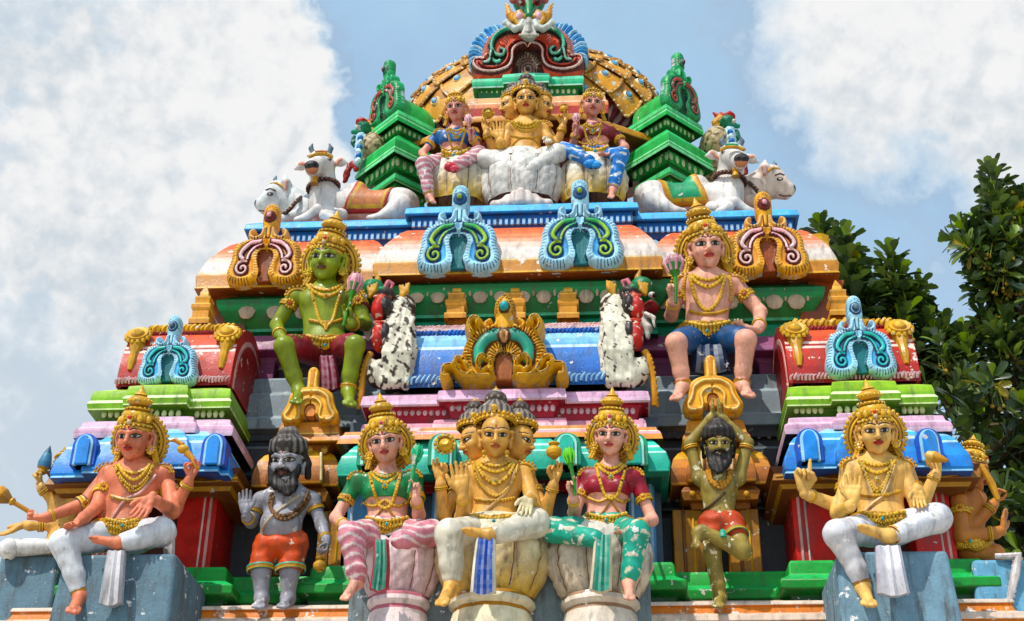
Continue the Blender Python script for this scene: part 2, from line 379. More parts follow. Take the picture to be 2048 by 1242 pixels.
# ================================================================== the building
def zz(py, Y, px): return float(P(px, py, Y)[2])
def plan_of(front, back, py):
    """front: [(px, Y)...] left to right; returns run straight back to depth `back` at both ends"""
    pts = [(float(P(px, py, Y)[0]), Y) for px, Y in front]
    fixed = [pts[0]]
    for a in pts[1:]: fixed.append(a)
    return [(fixed[0][0], back)]+fixed+[(fixed[-1][0], back)]
def stepped(x, py):
    """[(px0, px1, Y)...] contiguous runs -> front list with square steps"""
    out = []
    for a, b, Y in x: out += [(a, Y), (b, Y)]
    return out
def mould(mb, runs, back, prof, zpx=None, py=None, smooth=False):
    """runs [(pxL, pxR, Y)...]; prof [(projection, photo row, colour)...] read at column zpx"""
    zpx = zpx or (runs[0][0]+runs[-1][1])/2; Y = min(r[2] for r in runs); py = py or prof[0][1] or prof[1][1]
    pts = []
    for a, b, Yr in runs:
        xa, xb = float(P(a, py, Yr)[0]), float(P(b, py, Yr)[0])
        if pts: xa = pts[-1][0]
        pts += [(xa, Yr), (xb, Yr)]
    pl = [(pts[0][0], back)]+pts+[(pts[-1][0], back)]
    mb.sweep(pl, [(o, zz(r if r is not None else prof[1][1], Y-(o if r is not None else prof[1][0]), zpx)+(0 if r is not None else .03), col) for o, r, col in prof])
    return pl
def beads(mb, x0, x1, Y, z, n, w, h, d, col, skip=()):
    for i in range(n):
        if i in skip: continue
        x = x0+(x1-x0)*(i+.5)/n; mb.ball((x, Y, z), (w/2, d, h/2), col, 8)
def bead_row(mb, a, b, row, Y, n, wpx, hpx, d, col):
    """n flattened bosses between photo columns a..b"""
    m = pm(Y, row)
    for i in range(n):
        p = P(a+(b-a)*(i+.5)/n, row, Y); mb.ball(p, (wpx*m/2, d, hpx*m/2), col, 8)
ARCH = lambda: paint(.32, .42, dirt_amt=.6)
WORN = lambda: paint(.75, .5)
STEP = lambda: paint(.45, .6, (.45, .43, .40), dirt_amt=.6)
ground = MB(); ground.box(-600, 600, -600, 900, -.4, 0, 'bdb4a6')
tag(ground.build('ground', None, paint(.2, .9, dirt_amt=.6), bevel=0), kind='structure')

# ---------------------------------------------------------------- tower body (the wall core, ledges, friezes, eaves)
T = thing('temple_tower', 'tall painted temple gateway tower rising in stepped tiers crowded with statues', 'tower', (0, 2.4, 0))
zb = zz(1238, 0, 1000)
mb = MB(); x0, x1 = P(-30, 1238, .2)[0], P(2040, 1238, .2)[0]
mb.box(x0, x1, .2, 4.6, 0, zb-.02, 'c9a27e'); mb.build('gateway_wall', T, WORN(), bevel=.02)
# base ledge: worn white and orange bands
mb = MB()
mould(mb, [(40, 2012, .0)], 4.9, [(-.3, 1205, 'd8c3b0'), (.04, 1207, 'ddc9b8'), (.05, 1215, 'd0762f'), (.03, 1217, 'd27a34'), (.05, 1231, 'dcc6b2'), (.12, 1233, 'd9c2b0'), (.13, 1246, 'd0803d'), (.10, 1249, 'd0803d'), (.12, 1275, 'b8a89a'), (.1, 1300, 'b8a89a')], 1000)
mb.build('base_ledge', T, paint(1.0, .55, (.62, .56, .50)), bevel=.012)
# green plinth moulding, stepped forward under each shrine
mb = MB(); G = 'green'
gp = [(.0, 1128, '2fae55'), (.015, 1133, '1c9a45'), (.02, 1156, '36b463'), (.10, 1163, '0f8a3a'), (.10, 1182, '0c6e2e'), (.02, 1196, '0a4f22'), (.02, 1210, '0a4f22')]
mould(mb, [(84, 452, .10), (452, 640, .34), (640, 1345, .10), (1345, 1572, .34), (1572, 1962, .10)], 4.4, gp, 1000)
mb.build('plinth_moulding', T, ARCH(), bevel=.012)
# lower wall with dark niches
mb = MB()
x0, x1 = P(300, 1000, .72)[0], P(1760, 1000, .72)[0]
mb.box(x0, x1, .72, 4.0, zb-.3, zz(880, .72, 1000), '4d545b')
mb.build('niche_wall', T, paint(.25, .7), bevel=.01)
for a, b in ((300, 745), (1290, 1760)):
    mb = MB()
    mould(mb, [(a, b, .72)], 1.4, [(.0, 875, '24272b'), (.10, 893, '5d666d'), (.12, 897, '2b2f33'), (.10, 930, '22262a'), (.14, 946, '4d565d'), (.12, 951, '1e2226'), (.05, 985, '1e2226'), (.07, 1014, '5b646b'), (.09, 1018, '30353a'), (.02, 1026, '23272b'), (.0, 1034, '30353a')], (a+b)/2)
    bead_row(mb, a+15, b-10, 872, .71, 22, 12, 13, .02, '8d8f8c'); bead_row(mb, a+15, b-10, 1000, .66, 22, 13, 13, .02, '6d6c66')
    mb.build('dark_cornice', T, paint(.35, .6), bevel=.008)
# grey stepped roof between the tiers
g1, g2 = '7f8c94', '9ca8ae'
for a, b, zp in ((478, 800, 600), (1240, 1585, 1440)):
    k = 0 if zp < 1000 else -6; mb = MB()
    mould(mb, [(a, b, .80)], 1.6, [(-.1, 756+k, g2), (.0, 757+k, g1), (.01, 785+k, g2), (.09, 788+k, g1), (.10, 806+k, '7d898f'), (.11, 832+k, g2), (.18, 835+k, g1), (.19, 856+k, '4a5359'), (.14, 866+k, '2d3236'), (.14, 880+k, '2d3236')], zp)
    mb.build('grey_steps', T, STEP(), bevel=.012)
# second tier: purple wall and dark niches
mb = MB()
mb.box(P(487, 700, 1.12)[0], P(1592, 700, 1.12)[0], 1.12, 3.6, zz(860, 1.12, 1000), zz(560, 1.12, 1000), '45323f')
pu = 'purple'
for a, b in ((484, 556), (1512, 1584), (700, 745), (1300, 1345)):
    mould(mb, [(a, b, .98)], 1.2, [(.06, 672, '8d4a6e'), (.10, 690, '9a5c80'), (.11, 700, pu), (.03, 716, '96597b'), (.0, 724, pu), (.0, 790, pu)], (a+b)/2)
mb.build('purple_wall', T, ARCH(), bevel=.012)
# green frieze under the eave: bell moulding with pale discs
mb = MB(); gd = '0f7a45'; br = 'brown'
fr = lambda d: [(.05, 584+d, gd), (.18, 590+d, gd), (.175, 600+d, '118a50'), (.15, 612+d, gd), (.10, 632+d, gd), (.03, 650+d, '58c39a'), (.02, 656+d, '0e6c40'), (-.02, 664+d, '1f9a72'), (.03, 670+d, '0f8560'), (.05, 690+d, '3bb592'), (.05, 697+d, '0c5a40'), (-.1, 700+d, '0c5a40')]
mould(mb, [(484, 770, 1.0)], 1.6, fr(6), 600); mould(mb, [(770, 1300, .86)], 1.6, fr(-24), 1040); mould(mb, [(1300, 1602, 1.0)], 1.6, fr(-13), 1450)
disc = 'b9a58c'
bead_row(mb, 466, 745, 622, .85, 5, 36, 38, .022, disc); bead_row(mb, 495, 772, 612, .86, 5, 8, 22, .02, disc)
bead_row(mb, 812, 1236, 592, .712, 10, 32, 34, .022, disc); bead_row(mb, 834, 1258, 584, .71, 10, 7, 20, .02, disc)
bead_row(mb, 1305, 1615, 602, .85, 7, 36, 38, .022, disc); bead_row(mb, 1327, 1637, 594, .86, 7, 8, 20, .02, disc)
mb.build('green_frieze', T, ARCH(), bevel=.008)
# brown brackets at the two ends of the frieze
for s, a in ((-1, 470), (1, 1617)):
    mb = MB(); pl = [(a, 560), (a+s*70, 566), (a+s*64, 592), (a+s*48, 624), (a+s*26, 660), (a+s*4, 700), (a-s*12, 760), (a-s*14, 830), (a-s*40, 830), (a-s*36, 720), (a-s*20, 650)]
    pts = np.array([P(x, y, .98) for x, y in pl]); cen = pts.mean(0)
    poly = [(q[0], q[2]) for q in pts]
    mb.prism(poly, (0, .93, 0), (1, 0, 0), (0, 0, 1), (0, 1, 0), 1.2, '8a4513', '7c3c10'); mb.build('eave_bracket', T, ARCH(), bevel=.012)
# the eave: yellow lip, peach and white curved roof, brown underside
mb = MB()
def eave(a, b, top, lip0, lip1, und, Y, back, zp):
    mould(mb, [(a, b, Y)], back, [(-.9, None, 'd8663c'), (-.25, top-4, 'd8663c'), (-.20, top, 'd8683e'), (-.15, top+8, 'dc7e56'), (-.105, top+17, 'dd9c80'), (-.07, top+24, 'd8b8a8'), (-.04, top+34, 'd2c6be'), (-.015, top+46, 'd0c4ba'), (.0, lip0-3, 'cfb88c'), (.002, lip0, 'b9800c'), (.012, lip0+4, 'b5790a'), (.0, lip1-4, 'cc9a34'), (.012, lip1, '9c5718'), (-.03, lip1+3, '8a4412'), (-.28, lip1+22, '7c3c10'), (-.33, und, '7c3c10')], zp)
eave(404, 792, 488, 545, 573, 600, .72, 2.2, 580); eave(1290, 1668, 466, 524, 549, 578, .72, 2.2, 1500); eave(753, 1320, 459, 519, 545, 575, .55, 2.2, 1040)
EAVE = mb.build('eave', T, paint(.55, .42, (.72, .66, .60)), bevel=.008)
# blue ledge on top of the eave
mb = MB()
def bl(a, b, t, Y, zp, h):
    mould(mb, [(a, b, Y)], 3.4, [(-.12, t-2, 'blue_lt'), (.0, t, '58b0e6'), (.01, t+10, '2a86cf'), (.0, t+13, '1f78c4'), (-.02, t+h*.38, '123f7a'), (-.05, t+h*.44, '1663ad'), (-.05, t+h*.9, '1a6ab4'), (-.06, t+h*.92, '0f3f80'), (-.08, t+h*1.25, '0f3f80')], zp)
    m = (zp-a)/(b-a); n = max(8, int((b-a)/12))
    z = zz(t+h*.66, Y, zp); xa, xb = P(a, t, Y)[0]+.05, P(b, t, Y)[0]-.05
    for i in range(n): mb.box(xa+(xb-xa)*(i+.2)/n, xa+(xb-xa)*(i+.75)/n, Y+.032, Y+.06, z-.03, z+.035, '9fc6e6')
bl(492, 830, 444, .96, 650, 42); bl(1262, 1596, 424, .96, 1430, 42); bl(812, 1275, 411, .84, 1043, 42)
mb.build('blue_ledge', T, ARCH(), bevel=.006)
# ================================================================== carved arch ornaments (horseshoe "gable" reliefs)
def seg2(X, pts):
    pts = np.asarray(pts, float); d = np.full(X.shape[:-1], 9.0); tt = np.zeros(X.shape[:-1]); L = np.r_[0, np.cumsum(np.linalg.norm(np.diff(pts, axis=0), axis=1))]
    for i in range(len(pts)-1):
        b = pts[i+1]-pts[i]; a = X-pts[i]; t = np.clip(a@b/(b@b+1e-12), 0, 1); q = a-t[..., None]*b; e = np.sqrt((q*q).sum(-1))
        m = e < d; d = np.where(m, e, d); tt = np.where(m, (L[i]+t*(L[i+1]-L[i]))/L[-1], tt)
    return d, tt
def poly2(X, pts):
    pts = np.asarray(pts, float); d, _ = seg2(X, np.vstack([pts, pts[:1]])); ins = np.zeros(X.shape[:-1], bool); n = len(pts)
    for i in range(n):
        a, b = pts[i], pts[(i+1) % n]; cnd = (a[1] > X[..., 1]) != (b[1] > X[..., 1])
        xx = a[0]+(X[..., 1]-a[1])/((b[1]-a[1]) if b[1] != a[1] else 1e-9)*(b[0]-a[0]); ins ^= cnd & (X[..., 0] < xx)
    return np.where(ins, -d, d)
def spiral(cx, cy, r0, r1, a0, turns, n=26):
    a = np.radians(a0)+np.linspace(0, turns*2*math.pi, n); r = np.linspace(r0, r1, n); return np.stack([cx+np.cos(a)*r, cy+np.sin(a)*r], 1)
class Relief:
    """a plaque in local units: union of 2D outlines, raised strokes, painted strokes; x is mirrored"""
    def __init__(s, res=.022, mirror=True): s.out = []; s.ops = []; s.res = res; s.mir = mirror
    def outline(s, kind, pts, r=0, th=.16, rnd=.12, col='white'): s.out.append((kind, np.asarray(pts, float), r, th, rnd, c(col))); return s
    def op(s, kind, pts, r, h, col, **k): s.ops.append((kind, np.asarray(pts, float), r, h, c(col) if col is not None else None, k)); return s
    def field(s, X):
        if s.mir: X = np.stack([np.abs(X[..., 0]), X[..., 1]], -1)
        d2 = np.full(X.shape[:-1], 9.0); H = np.zeros(X.shape[:-1]); C = np.ones(X.shape[:-1]+(3,))*.5
        for kind, pts, r, th, rnd, col in s.out:
            d = poly2(X, pts) if kind == 'poly' else seg2(X, pts)[0]-r
            e = np.clip(-d/rnd, 0, 1); h = th*np.sqrt(np.maximum(1-(1-e)**2, 0)); m = h > H; C[m] = col; H = np.maximum(H, h); d2 = np.minimum(d2, d)
        for kind, pts, r, h, col, k in s.ops:
            if kind == 'poly': d = poly2(X, pts); t = d*0
            else: d, t = seg2(X, pts); d = d-(r*(1-k['taper']*t) if 'taper' in k else r)
            m = d < 0
            if kind == 'rib':                      # ribbed band: notches along the stroke
                f = .5+.5*np.cos(t*k['n']*2*math.pi); H = H+np.where(m, h*f-.3*h, 0)
                if col is not None: C[m] = col
                if 'line' in k: q = m & (f < .22); C[q] = c(k['line'])
                continue
            if kind == 'sink' or k.get('sink'):
                H = np.where(m, h, H); C[m] = col; continue
            if h:
                e = np.clip(-d/max(r, .03) if kind != 'poly' else -d/k.get('rnd', .06), 0, 1); H = H+np.where(m, h*np.sqrt(np.maximum(1-(1-e)**2, 0)), 0)
            if col is not None:
                C[m] = col
                if 'col2' in k: a = np.clip((t-k.get('t0', .0))/max(k.get('t1', 1.)-k.get('t0', 0.), .01), 0, 1)[..., None]; C = np.where(m[..., None], col*(1-a)+c(k['col2'])*a, C)
            if 'edge' in k: q = (d > -k.get('ew', .025)) & (d < .022); C[q] = c(k['edge'])
        return d2, H, C
    def build(s, name, parent, org, u, v, w, size, back=.1, mat=None):
        """u right, v up, w towards the viewer; size = metres per local unit"""
        al = np.concatenate([np.vstack([o[1]-o[2], o[1]+o[2]]) for o in s.out]); lo, hi = al.min(0)-.08, al.max(0)+.08
        if s.mir: lo[0] = -hi[0]
        n = np.ceil((hi-lo)/s.res).astype(int)+1; g = np.stack(np.meshgrid(lo[0]+np.arange(n[0])*s.res, lo[1]+np.arange(n[1])*s.res, indexing='ij'), -1)
        d2, H, C = s.field(g); zr = s.res*1.3; zs = np.arange(-back-2*zr, H.max()+3*zr, zr)
        D = np.maximum(np.maximum(d2[..., None], (zs-H[..., None])*.8), -back-zs)
        V, Q = surfnets(D.astype(np.float32), np.zeros(3), 1.0)
        x = lo[0]+V[:, 0]*s.res; y = lo[1]+V[:, 1]*s.res; z = zs[0]+V[:, 2]*zr
        _, _, cc = s.field(np.stack([x, y], -1))
        W = np.array(org)+size*(np.outer(x, u)+np.outer(y, v)+np.outer(z, w))
        return mesh_obj(name, W, [Q], cc, mat or paint(.3, .42), parent, sharp=60)
def arch(pal, kind='blue', res=.022):
    """horseshoe arch ornament about 2 units wide, base at y=0"""
    r = Relief(res); g = lambda k: pal[k]
    if kind == 'blue':
        body = spline([(0, 1.30), (.15, 1.28), (.20, 1.18), (.48, 1.19), (.79, 1.06), (.91, .84), (.92, .63), (.97, .46), (1.0, .25), (.93, .07), (.66, -.02), (.36, .0), (.22, .06), (.0, .06)], 6)
        r.outline('poly', body, 0, .20, .16, g('rim'))
        r.outline('seg', [(0, 1.3), (0, 1.78)], .16, .17, .12, g('rim'))
        r.outline('seg', spline([(0, 1.62), (0, 1.75), (0, 1.93)], 4), .215, .2, .2, g('rim'))
        r.outline('seg', [(0, 1.95), (0, 2.04)], .09, .16, .1, g('rim'))
        r.outline('seg', spline([(.12, 1.42), (.17, 1.24), (.32, 1.16), (.46, 1.22), (.47, 1.33), (.40, 1.37)], 6), .065, .22, .07, g('curl'))
        r.op('poly', spline([(0, 1.12), (.2, 1.12), (.6, 1.0), (.76, .76), (.74, .56), (.79, .38), (.74, .16), (.5, .14), (.3, .24), (.3, .5), (.36, .7), (.2, .92), (0, .96)], 6), 0, -.05, g('body'), rnd=.08)
        r.op('rib', spline([(.22, 1.16), (.66, 1.05), (.84, .82), (.86, .58), (.93, .35), (.88, .13), (.6, .04), (.36, .06)], 8), .058, .022, None, n=26, line=g('line'))
        r.op('rib', spline([(0, .93), (.16, .88), (.25, .72), (.22, .5), (.2, .3), (.27, .12)], 8), .055, .02, g('rim'), n=14, line=g('line2'))
        r.op('seg', spline([(.12, 1.06), (.40, 1.0), (.59, .84), (.65, .68), (.56, .58)], 8), .07, .09, g('strap'), edge=g('line'), col2=g('strap2'), t0=.3, t1=.6)
        r.op('seg', spline([(.10, .95), (.31, .88), (.43, .72), (.46, .60)], 8), .052, .07, g('strap'), edge=g('line'), col2=g('strap2'), t0=.3, t1=.6)
        r.op('seg', spiral(.56, .33, .2, .03, 115, -1.35), .052, .09, g('spiral'), edge=g('line'))
        r.op('poly', spline([(0, .85), (.14, .79), (.20, .65), (.15, .42), (.10, .25), (.17, .04), (.2, -.1), (0, -.1)], 6), 0, .05, g('inner'), sink=1)
        r.op('seg', spline([(0, .865), (.15, .80), (.215, .65), (.165, .42), (.115, .25), (.18, .04)], 6), .012, 0, g('line'))
        r.op('seg', [(0, 1.06), (0, 1.02)], .11, .09, g('rim'), edge=g('line')); r.op('seg', [(0, .94), (0, .9)], .05, .06, g('rim'))
        r.op('seg', [(.05, 1.16), (.055, 1.45)], .016, -.03, g('line'))
        r.op('seg', [(0, 1.72), (0, 1.725)], .15, .06, g('ring'), edge=g('line')); r.op('seg', [(0, 1.72), (0, 1.725)], .085, .09, g('gem'), edge=g('line'), ew=.02)
        r.op('rib', spline([(.19, 1.62), (.2, 1.8), (.11, 1.96), (0, 2.02)], 6), .05, .04, None, n=10, line=g('line2'))
    elif kind == 'ochre':
        body = spline([(0, 1.06), (.2, 1.06), (.48, 1.0), (.74, .84), (.82, .58), (.9, .42), (1.0, .24), (.9, .02), (.6, -.06), (.36, .0), (.28, .2), (.0, .2)], 6)
        r.outline('poly', body, 0, .16, .06, g('rim')); r.outline('seg', [(0, .98), (0, 1.46)], .2, .15, .06, g('rim')); r.outline('seg', [(0, 1.5), (0, 1.52)], .13, .14, .06, g('rim'))
        crv = spline([(0, .9), (.3, .88), (.58, .72), (.66, .5), (.74, .34), (.84, .2), (.74, .08), (.52, .06)], 8)
        cr2 = spline([(0, .7), (.2, .66), (.38, .5), (.36, .3), (.36, .14), (.5, .06)], 8)
        r.op('seg', crv, .10, .05, g('body')); r.op('seg', crv, .035, .04, g('pale')); r.op('seg', cr2, .075, .05, g('strap')); r.op('seg', cr2, .03, .04, g('pale'))
        r.op('seg', [(0, 1.12), (0, 1.5)], .09, .03, g('body')); r.op('seg', [(.1, 1.05), (.12, 1.45)], .025, .03, g('pale')); r.op('seg', [(0, .88), (0, .9)], .04, .05, g('pale'))
        r.op('poly', spline([(0, .52), (.12, .48), (.18, .34), (.13, .18), (.17, .02), (.16, -.1), (0, -.1)], 6), 0, .06, g('inner'), sink=1)
        r.op('seg', spline([(0, .54), (.13, .49), (.19, .34), (.14, .18), (.18, .02)], 6), .016, 0, g('line'))
    elif kind == 'gold':
        body = spline([(0, .82), (.14, .84), (.32, .86), (.5, .78), (.64, .6), (.7, .36), (.66, .14), (.6, .04), (.0, .04)], 6)
        r.outline('poly', body, 0, .13, .10, g('rim'))
        r.outline('seg', spline([(.52, .72), (.58, .84), (.52, .95), (.42, .92), (.44, .85)], 6), .075, .17, .08, g('rim'))
        r.outline('seg', spline([(.1, .95), (.16, .82), (.27, .8), (.31, .88), (.24, .93)], 6), .05, .17, .06, g('rim'))
        r.outline('seg', [(0, .8), (0, 1.1)], .13, .2, .1, g('rim')); r.outline('seg', [(0, 1.08), (0, 1.16)], .175, .22, .14, g('rim')); r.outline('seg', [(0, 1.2), (0, 1.3)], .06, .16, .06, g('rim'))
        r.outline('seg', spline([(.20, .16), (.22, .28), (.34, .32), (.41, .22), (.34, .12), (.26, .16)], 6), .06, .18, .07, g('curl'))
        r.outline('seg', spline([(.24, .05), (.42, .05), (.55, .16), (.66, .31), (.76, .32), (.77, .22), (.7, .2)], 6), .065, .17, .07, g('curl'))
        r.outline('seg', spline([(.5, .05), (.66, .1), (.82, .22), (.95, .2), (.96, .08), (.88, .06)], 6), .06, .16, .07, g('curl'))
        r.op('rib', spline([(.2, .78), (.44, .72), (.58, .5), (.6, .25)], 8), .07, .06, None, n=16, line=g('line'))
        r.op('seg', spline([(.12, .68), (.28, .62), (.39, .47), (.39, .3)], 8), .105, .09, g('strap'), edge=g('line'), col2=g('strap2'), t0=.4, t1=.9)
        r.op('rib', spline([(0, .53), (.14, .5), (.22, .36), (.19, .16)], 8), .06, .05, g('rim'), n=12, line=g('line'))
        r.op('poly', spline([(0, .43), (.11, .38), (.14, .24), (.12, .1), (.15, -.1), (0, -.1)], 6), 0, .05, g('inner'), sink=1)
        r.op('seg', spline([(0, .45), (.12, .39), (.15, .24), (.13, .1)], 6), .013, 0, g('line'))
        r.op('seg', [(0, .66), (0, .64)], .09, .1, g('pink'), edge=g('line'))
        for q in ([(.5, .06), (.66, .1), (.82, .22), (.95, .2), (.96, .09), (.89, .08)], [(.24, .06), (.42, .05), (.55, .16), (.66, .31), (.76, .32), (.77, .22), (.71, .21)], [(.20, .16), (.22, .28), (.34, .32), (.41, .22), (.34, .13), (.27, .17)], [(.53, .72), (.58, .84), (.52, .94), (.43, .92), (.44, .86)]):
            r.op('seg', spline(q, 8), .045, .10, g('curl')); r.op('seg', spline(q, 8), .009, -.02, g('line'))
        r.op('seg', [(0, 1.08), (0, 1.085)], .095, .05, g('line')); r.op('seg', [(0, 1.08), (0, 1.085)], .07, .08, g('gem'))
        r.op('rib', spline([(.15, 1.0), (.16, 1.12), (.08, 1.24), (0, 1.3)], 6), .045, .05, None, n=8, line=g('line'))
    return r
BLUE = dict(rim='a6d2e2', curl='a6cfe2', body='4f9fd6', strap='2d9a52', strap2='8fb822', spiral='98bc1e', inner='1a6a70', line='173f63', line2='5d8fa8', ring='2a5f9a', gem='7d9a20')
BLUE2 = dict(BLUE, strap='2aa79a', strap2='4fc0b4', spiral='3fb2b6', body='58aede', rim='a6d4e4', gem='5c6670', ring='8fb8cc', line='1c3f5c')
ORNG = dict(rim='e0a53a', curl='d8a866', body='d58c1a', strap='dfa4a8', strap2='e6c6c8', spiral='e2bcb8', inner='8a4416', line='5a1d14', line2='a05c1c', ring='7a1d18', gem='dd9aa0')
GOLD = dict(rim='cf9a30', curl='d8a640', strap='12806c', strap2='1f9c7c', inner='9a5520', line='4c2f0c', pink='d8ab7a', gem='28b0b8')
OCH = dict(rim='d9a437', body='c8820f', strap='d08a14', pale='e8c878', inner='d98a4a', line='8a3a16')
GRN = dict(rim='2a9a5a', curl='2fa064', body='0f6a3c', strap='b33a22', strap2='a83a28', spiral='b0452c', inner='0b4a32', line='0a3a24', line2='0d5c34', ring='1c7a4a', gem='5a2f28')
X3, Z3 = np.array([1., 0, 0]), np.array([0., 0, 1]); F3 = np.array([0, -1., 0])
def put_arch(name, parent, pal, kind, px, py0, wpx, Y, lean=0., res=.022, hscale=1.0, back=.25, yaw=0.):
    """stand an arch with its base middle at a photo point; lean back by `lean` radians"""
    u = np.array([_c(yaw), _s(yaw), 0]); f = np.array([_s(yaw), -_c(yaw), 0]); v = Z3*_c(lean)-f*_s(lean); w = f*_c(lean)+Z3*_s(lean)
    m = wpx/2*pm(Y, py0)
    r = arch(pal, kind, res); return r.build(name, parent, P(px, py0, Y), u, v*hscale, w, m, back=back)
# the four arches on the eave
o = put_arch('arch_ornament', EAVE, BLUE, 'blue', 916, 545, 168, .52, .03, hscale=1.18, back=.22); o['label'] = 'pale blue horseshoe arch with green scrolls, the left of two on the middle eave'
o = put_arch('arch_ornament', EAVE, BLUE, 'blue', 1162, 536, 170, .52, .03, hscale=1.18, back=.22); o['label'] = 'pale blue horseshoe arch with green scrolls, the right of two on the middle eave'
o = put_arch('arch_ornament', EAVE, ORNG, 'blue', 527, 570, 156, .68, .03, hscale=1.18, back=.22); o['label'] = 'orange horseshoe arch with pink scrolls left of the green statue'
o = put_arch('arch_ornament', EAVE, ORNG, 'blue', 1540, 550, 158, .68, .03, hscale=1.18, back=.22); o['label'] = 'orange horseshoe arch with pink scrolls right of the pink statue'
# ---------------------------------------------------------------- corner shrines
def finial(mb, px, py0, py1, wpx, Y, col='c88a2c', col2='e0b25a'):
    """stepped square spirelet"""
    x, _, z0 = P(px, py0, Y); z1 = P(px, py1, Y)[2]; h = z1-z0; w_ = wpx*pm(Y)/2
    prof = [(1.0, 0, col), (1.0, .10, col2), (1.0, .13, col), (.8, .16, col), (.8, .34, col2), (.95, .37, col), (.95, .46, col2), (.72, .50, col), (.72, .62, col2), (.78, .65, col), (.42, .72, col2), (.40, .80, col), (0.02, 1.0, col)]
    mb.sweep([(x-.001, Y-.001), (x+.001, Y-.001), (x+.001, Y+.001), (x-.001, Y+.001)], [(a*w_, z0+b*h, k) for a, b, k in prof], closed=True)
def barrel(mb, a, b, bot, top, Y, back, zp, bands, n=18):
    """half-barrel roof along x: bands [(t0,t1,col)] from eave (0) to ridge (1); front at depth Y, ridge midway"""
    x0, x1 = P(a, bot, Y)[0], P(b, bot, Y)[0]; z0 = zz(bot, Y, zp); cy = (Y+back)/2; z1 = zz(top, Y+.55*(cy-Y), zp); ry = cy-Y; rz = z1-z0
    pr = []
    for t in sorted(set(np.linspace(0, 1, n).round(4)) | {q for bb in bands for q in bb[:2]}):
        an = t*math.pi/2; pr.append((cy-ry*_c(an)**.9 if t < 1 else cy, z0+rz*_s(an)**.92, t))
    full = [(y, z, t) for y, z, t in pr]+[(2*cy-y, z, t) for y, z, t in pr[-2::-1]]
    V = [(x, y, z) for y, z, t in full for x in (x0, x1)]; q = []; cq = []
    for i in range(len(full)-1):
        t = (full[i][2]+full[i+1][2])/2; col = next((k for p, r, k in bands if p <= t <= r), bands[-1][2])
        if isinstance(col, tuple) and isinstance(col[0], str):
            p, r, _ = next(bb for bb in bands if bb[0] <= t <= bb[1]); col = mix(col[0], col[1], (t-p)/(r-p))
        q.append((2*i, 2*i+1, 2*i+3, 2*i+2)); cq.append(c(col))
    k = len(V); V += [(x0, cy, z0), (x1, cy, z0)]; t = []
    for i in range(len(full)-1): t += [(k, 2*i, 2*i+2), (k+1, 2*i+3, 2*i+1)]
    side = bands[0][2]; side = side[0] if isinstance(side, tuple) else side
    mb.add(V, q=q, t=t, cq=cq, ct=[c(side)]*len(t)); return x0, x1, z0, z1, cy, ry, rz
def scribble(mb, x0, x1, yf, z, amp, n, r, col):
    """rope-like carved strip along x"""
    for k in range(n):
        xa = x0+(x1-x0)*(k+.1)/n; xb = x0+(x1-x0)*(k+.95)/n; j = RNG.uniform(-.3, .3)
        mb.tube(spline([(xa, yf, z-amp*(.8+j)), ((xa+xb)/2-.01, yf-.012, z+amp*j), (xb, yf, z+amp*(.9-j))], 3), r*RNG.uniform(.7, 1.2), col, 5)
def small_arch(mb, px, py0, py1, wpx, Y, cols):
    """little blind horseshoe on a cornice"""
    m = pm(Y, py0); o = P(px, py0, Y); h = (py0-py1)*m*1.06; w_ = wpx*m/2
    for k, (sc, cl) in enumerate(zip((1, .72, .5), cols)):
        a = np.linspace(0, math.pi, 13); pl = [(-w_*sc, 0)]+[(-w_*sc*_c(t), h*(.62+(.38-.2*(1-sc))*_s(t))) for t in a]+[(w_*sc, 0)]
        mb.prism(pl, o+F3*(.03+.016*k), X3, Z3, -F3, .16, cl)
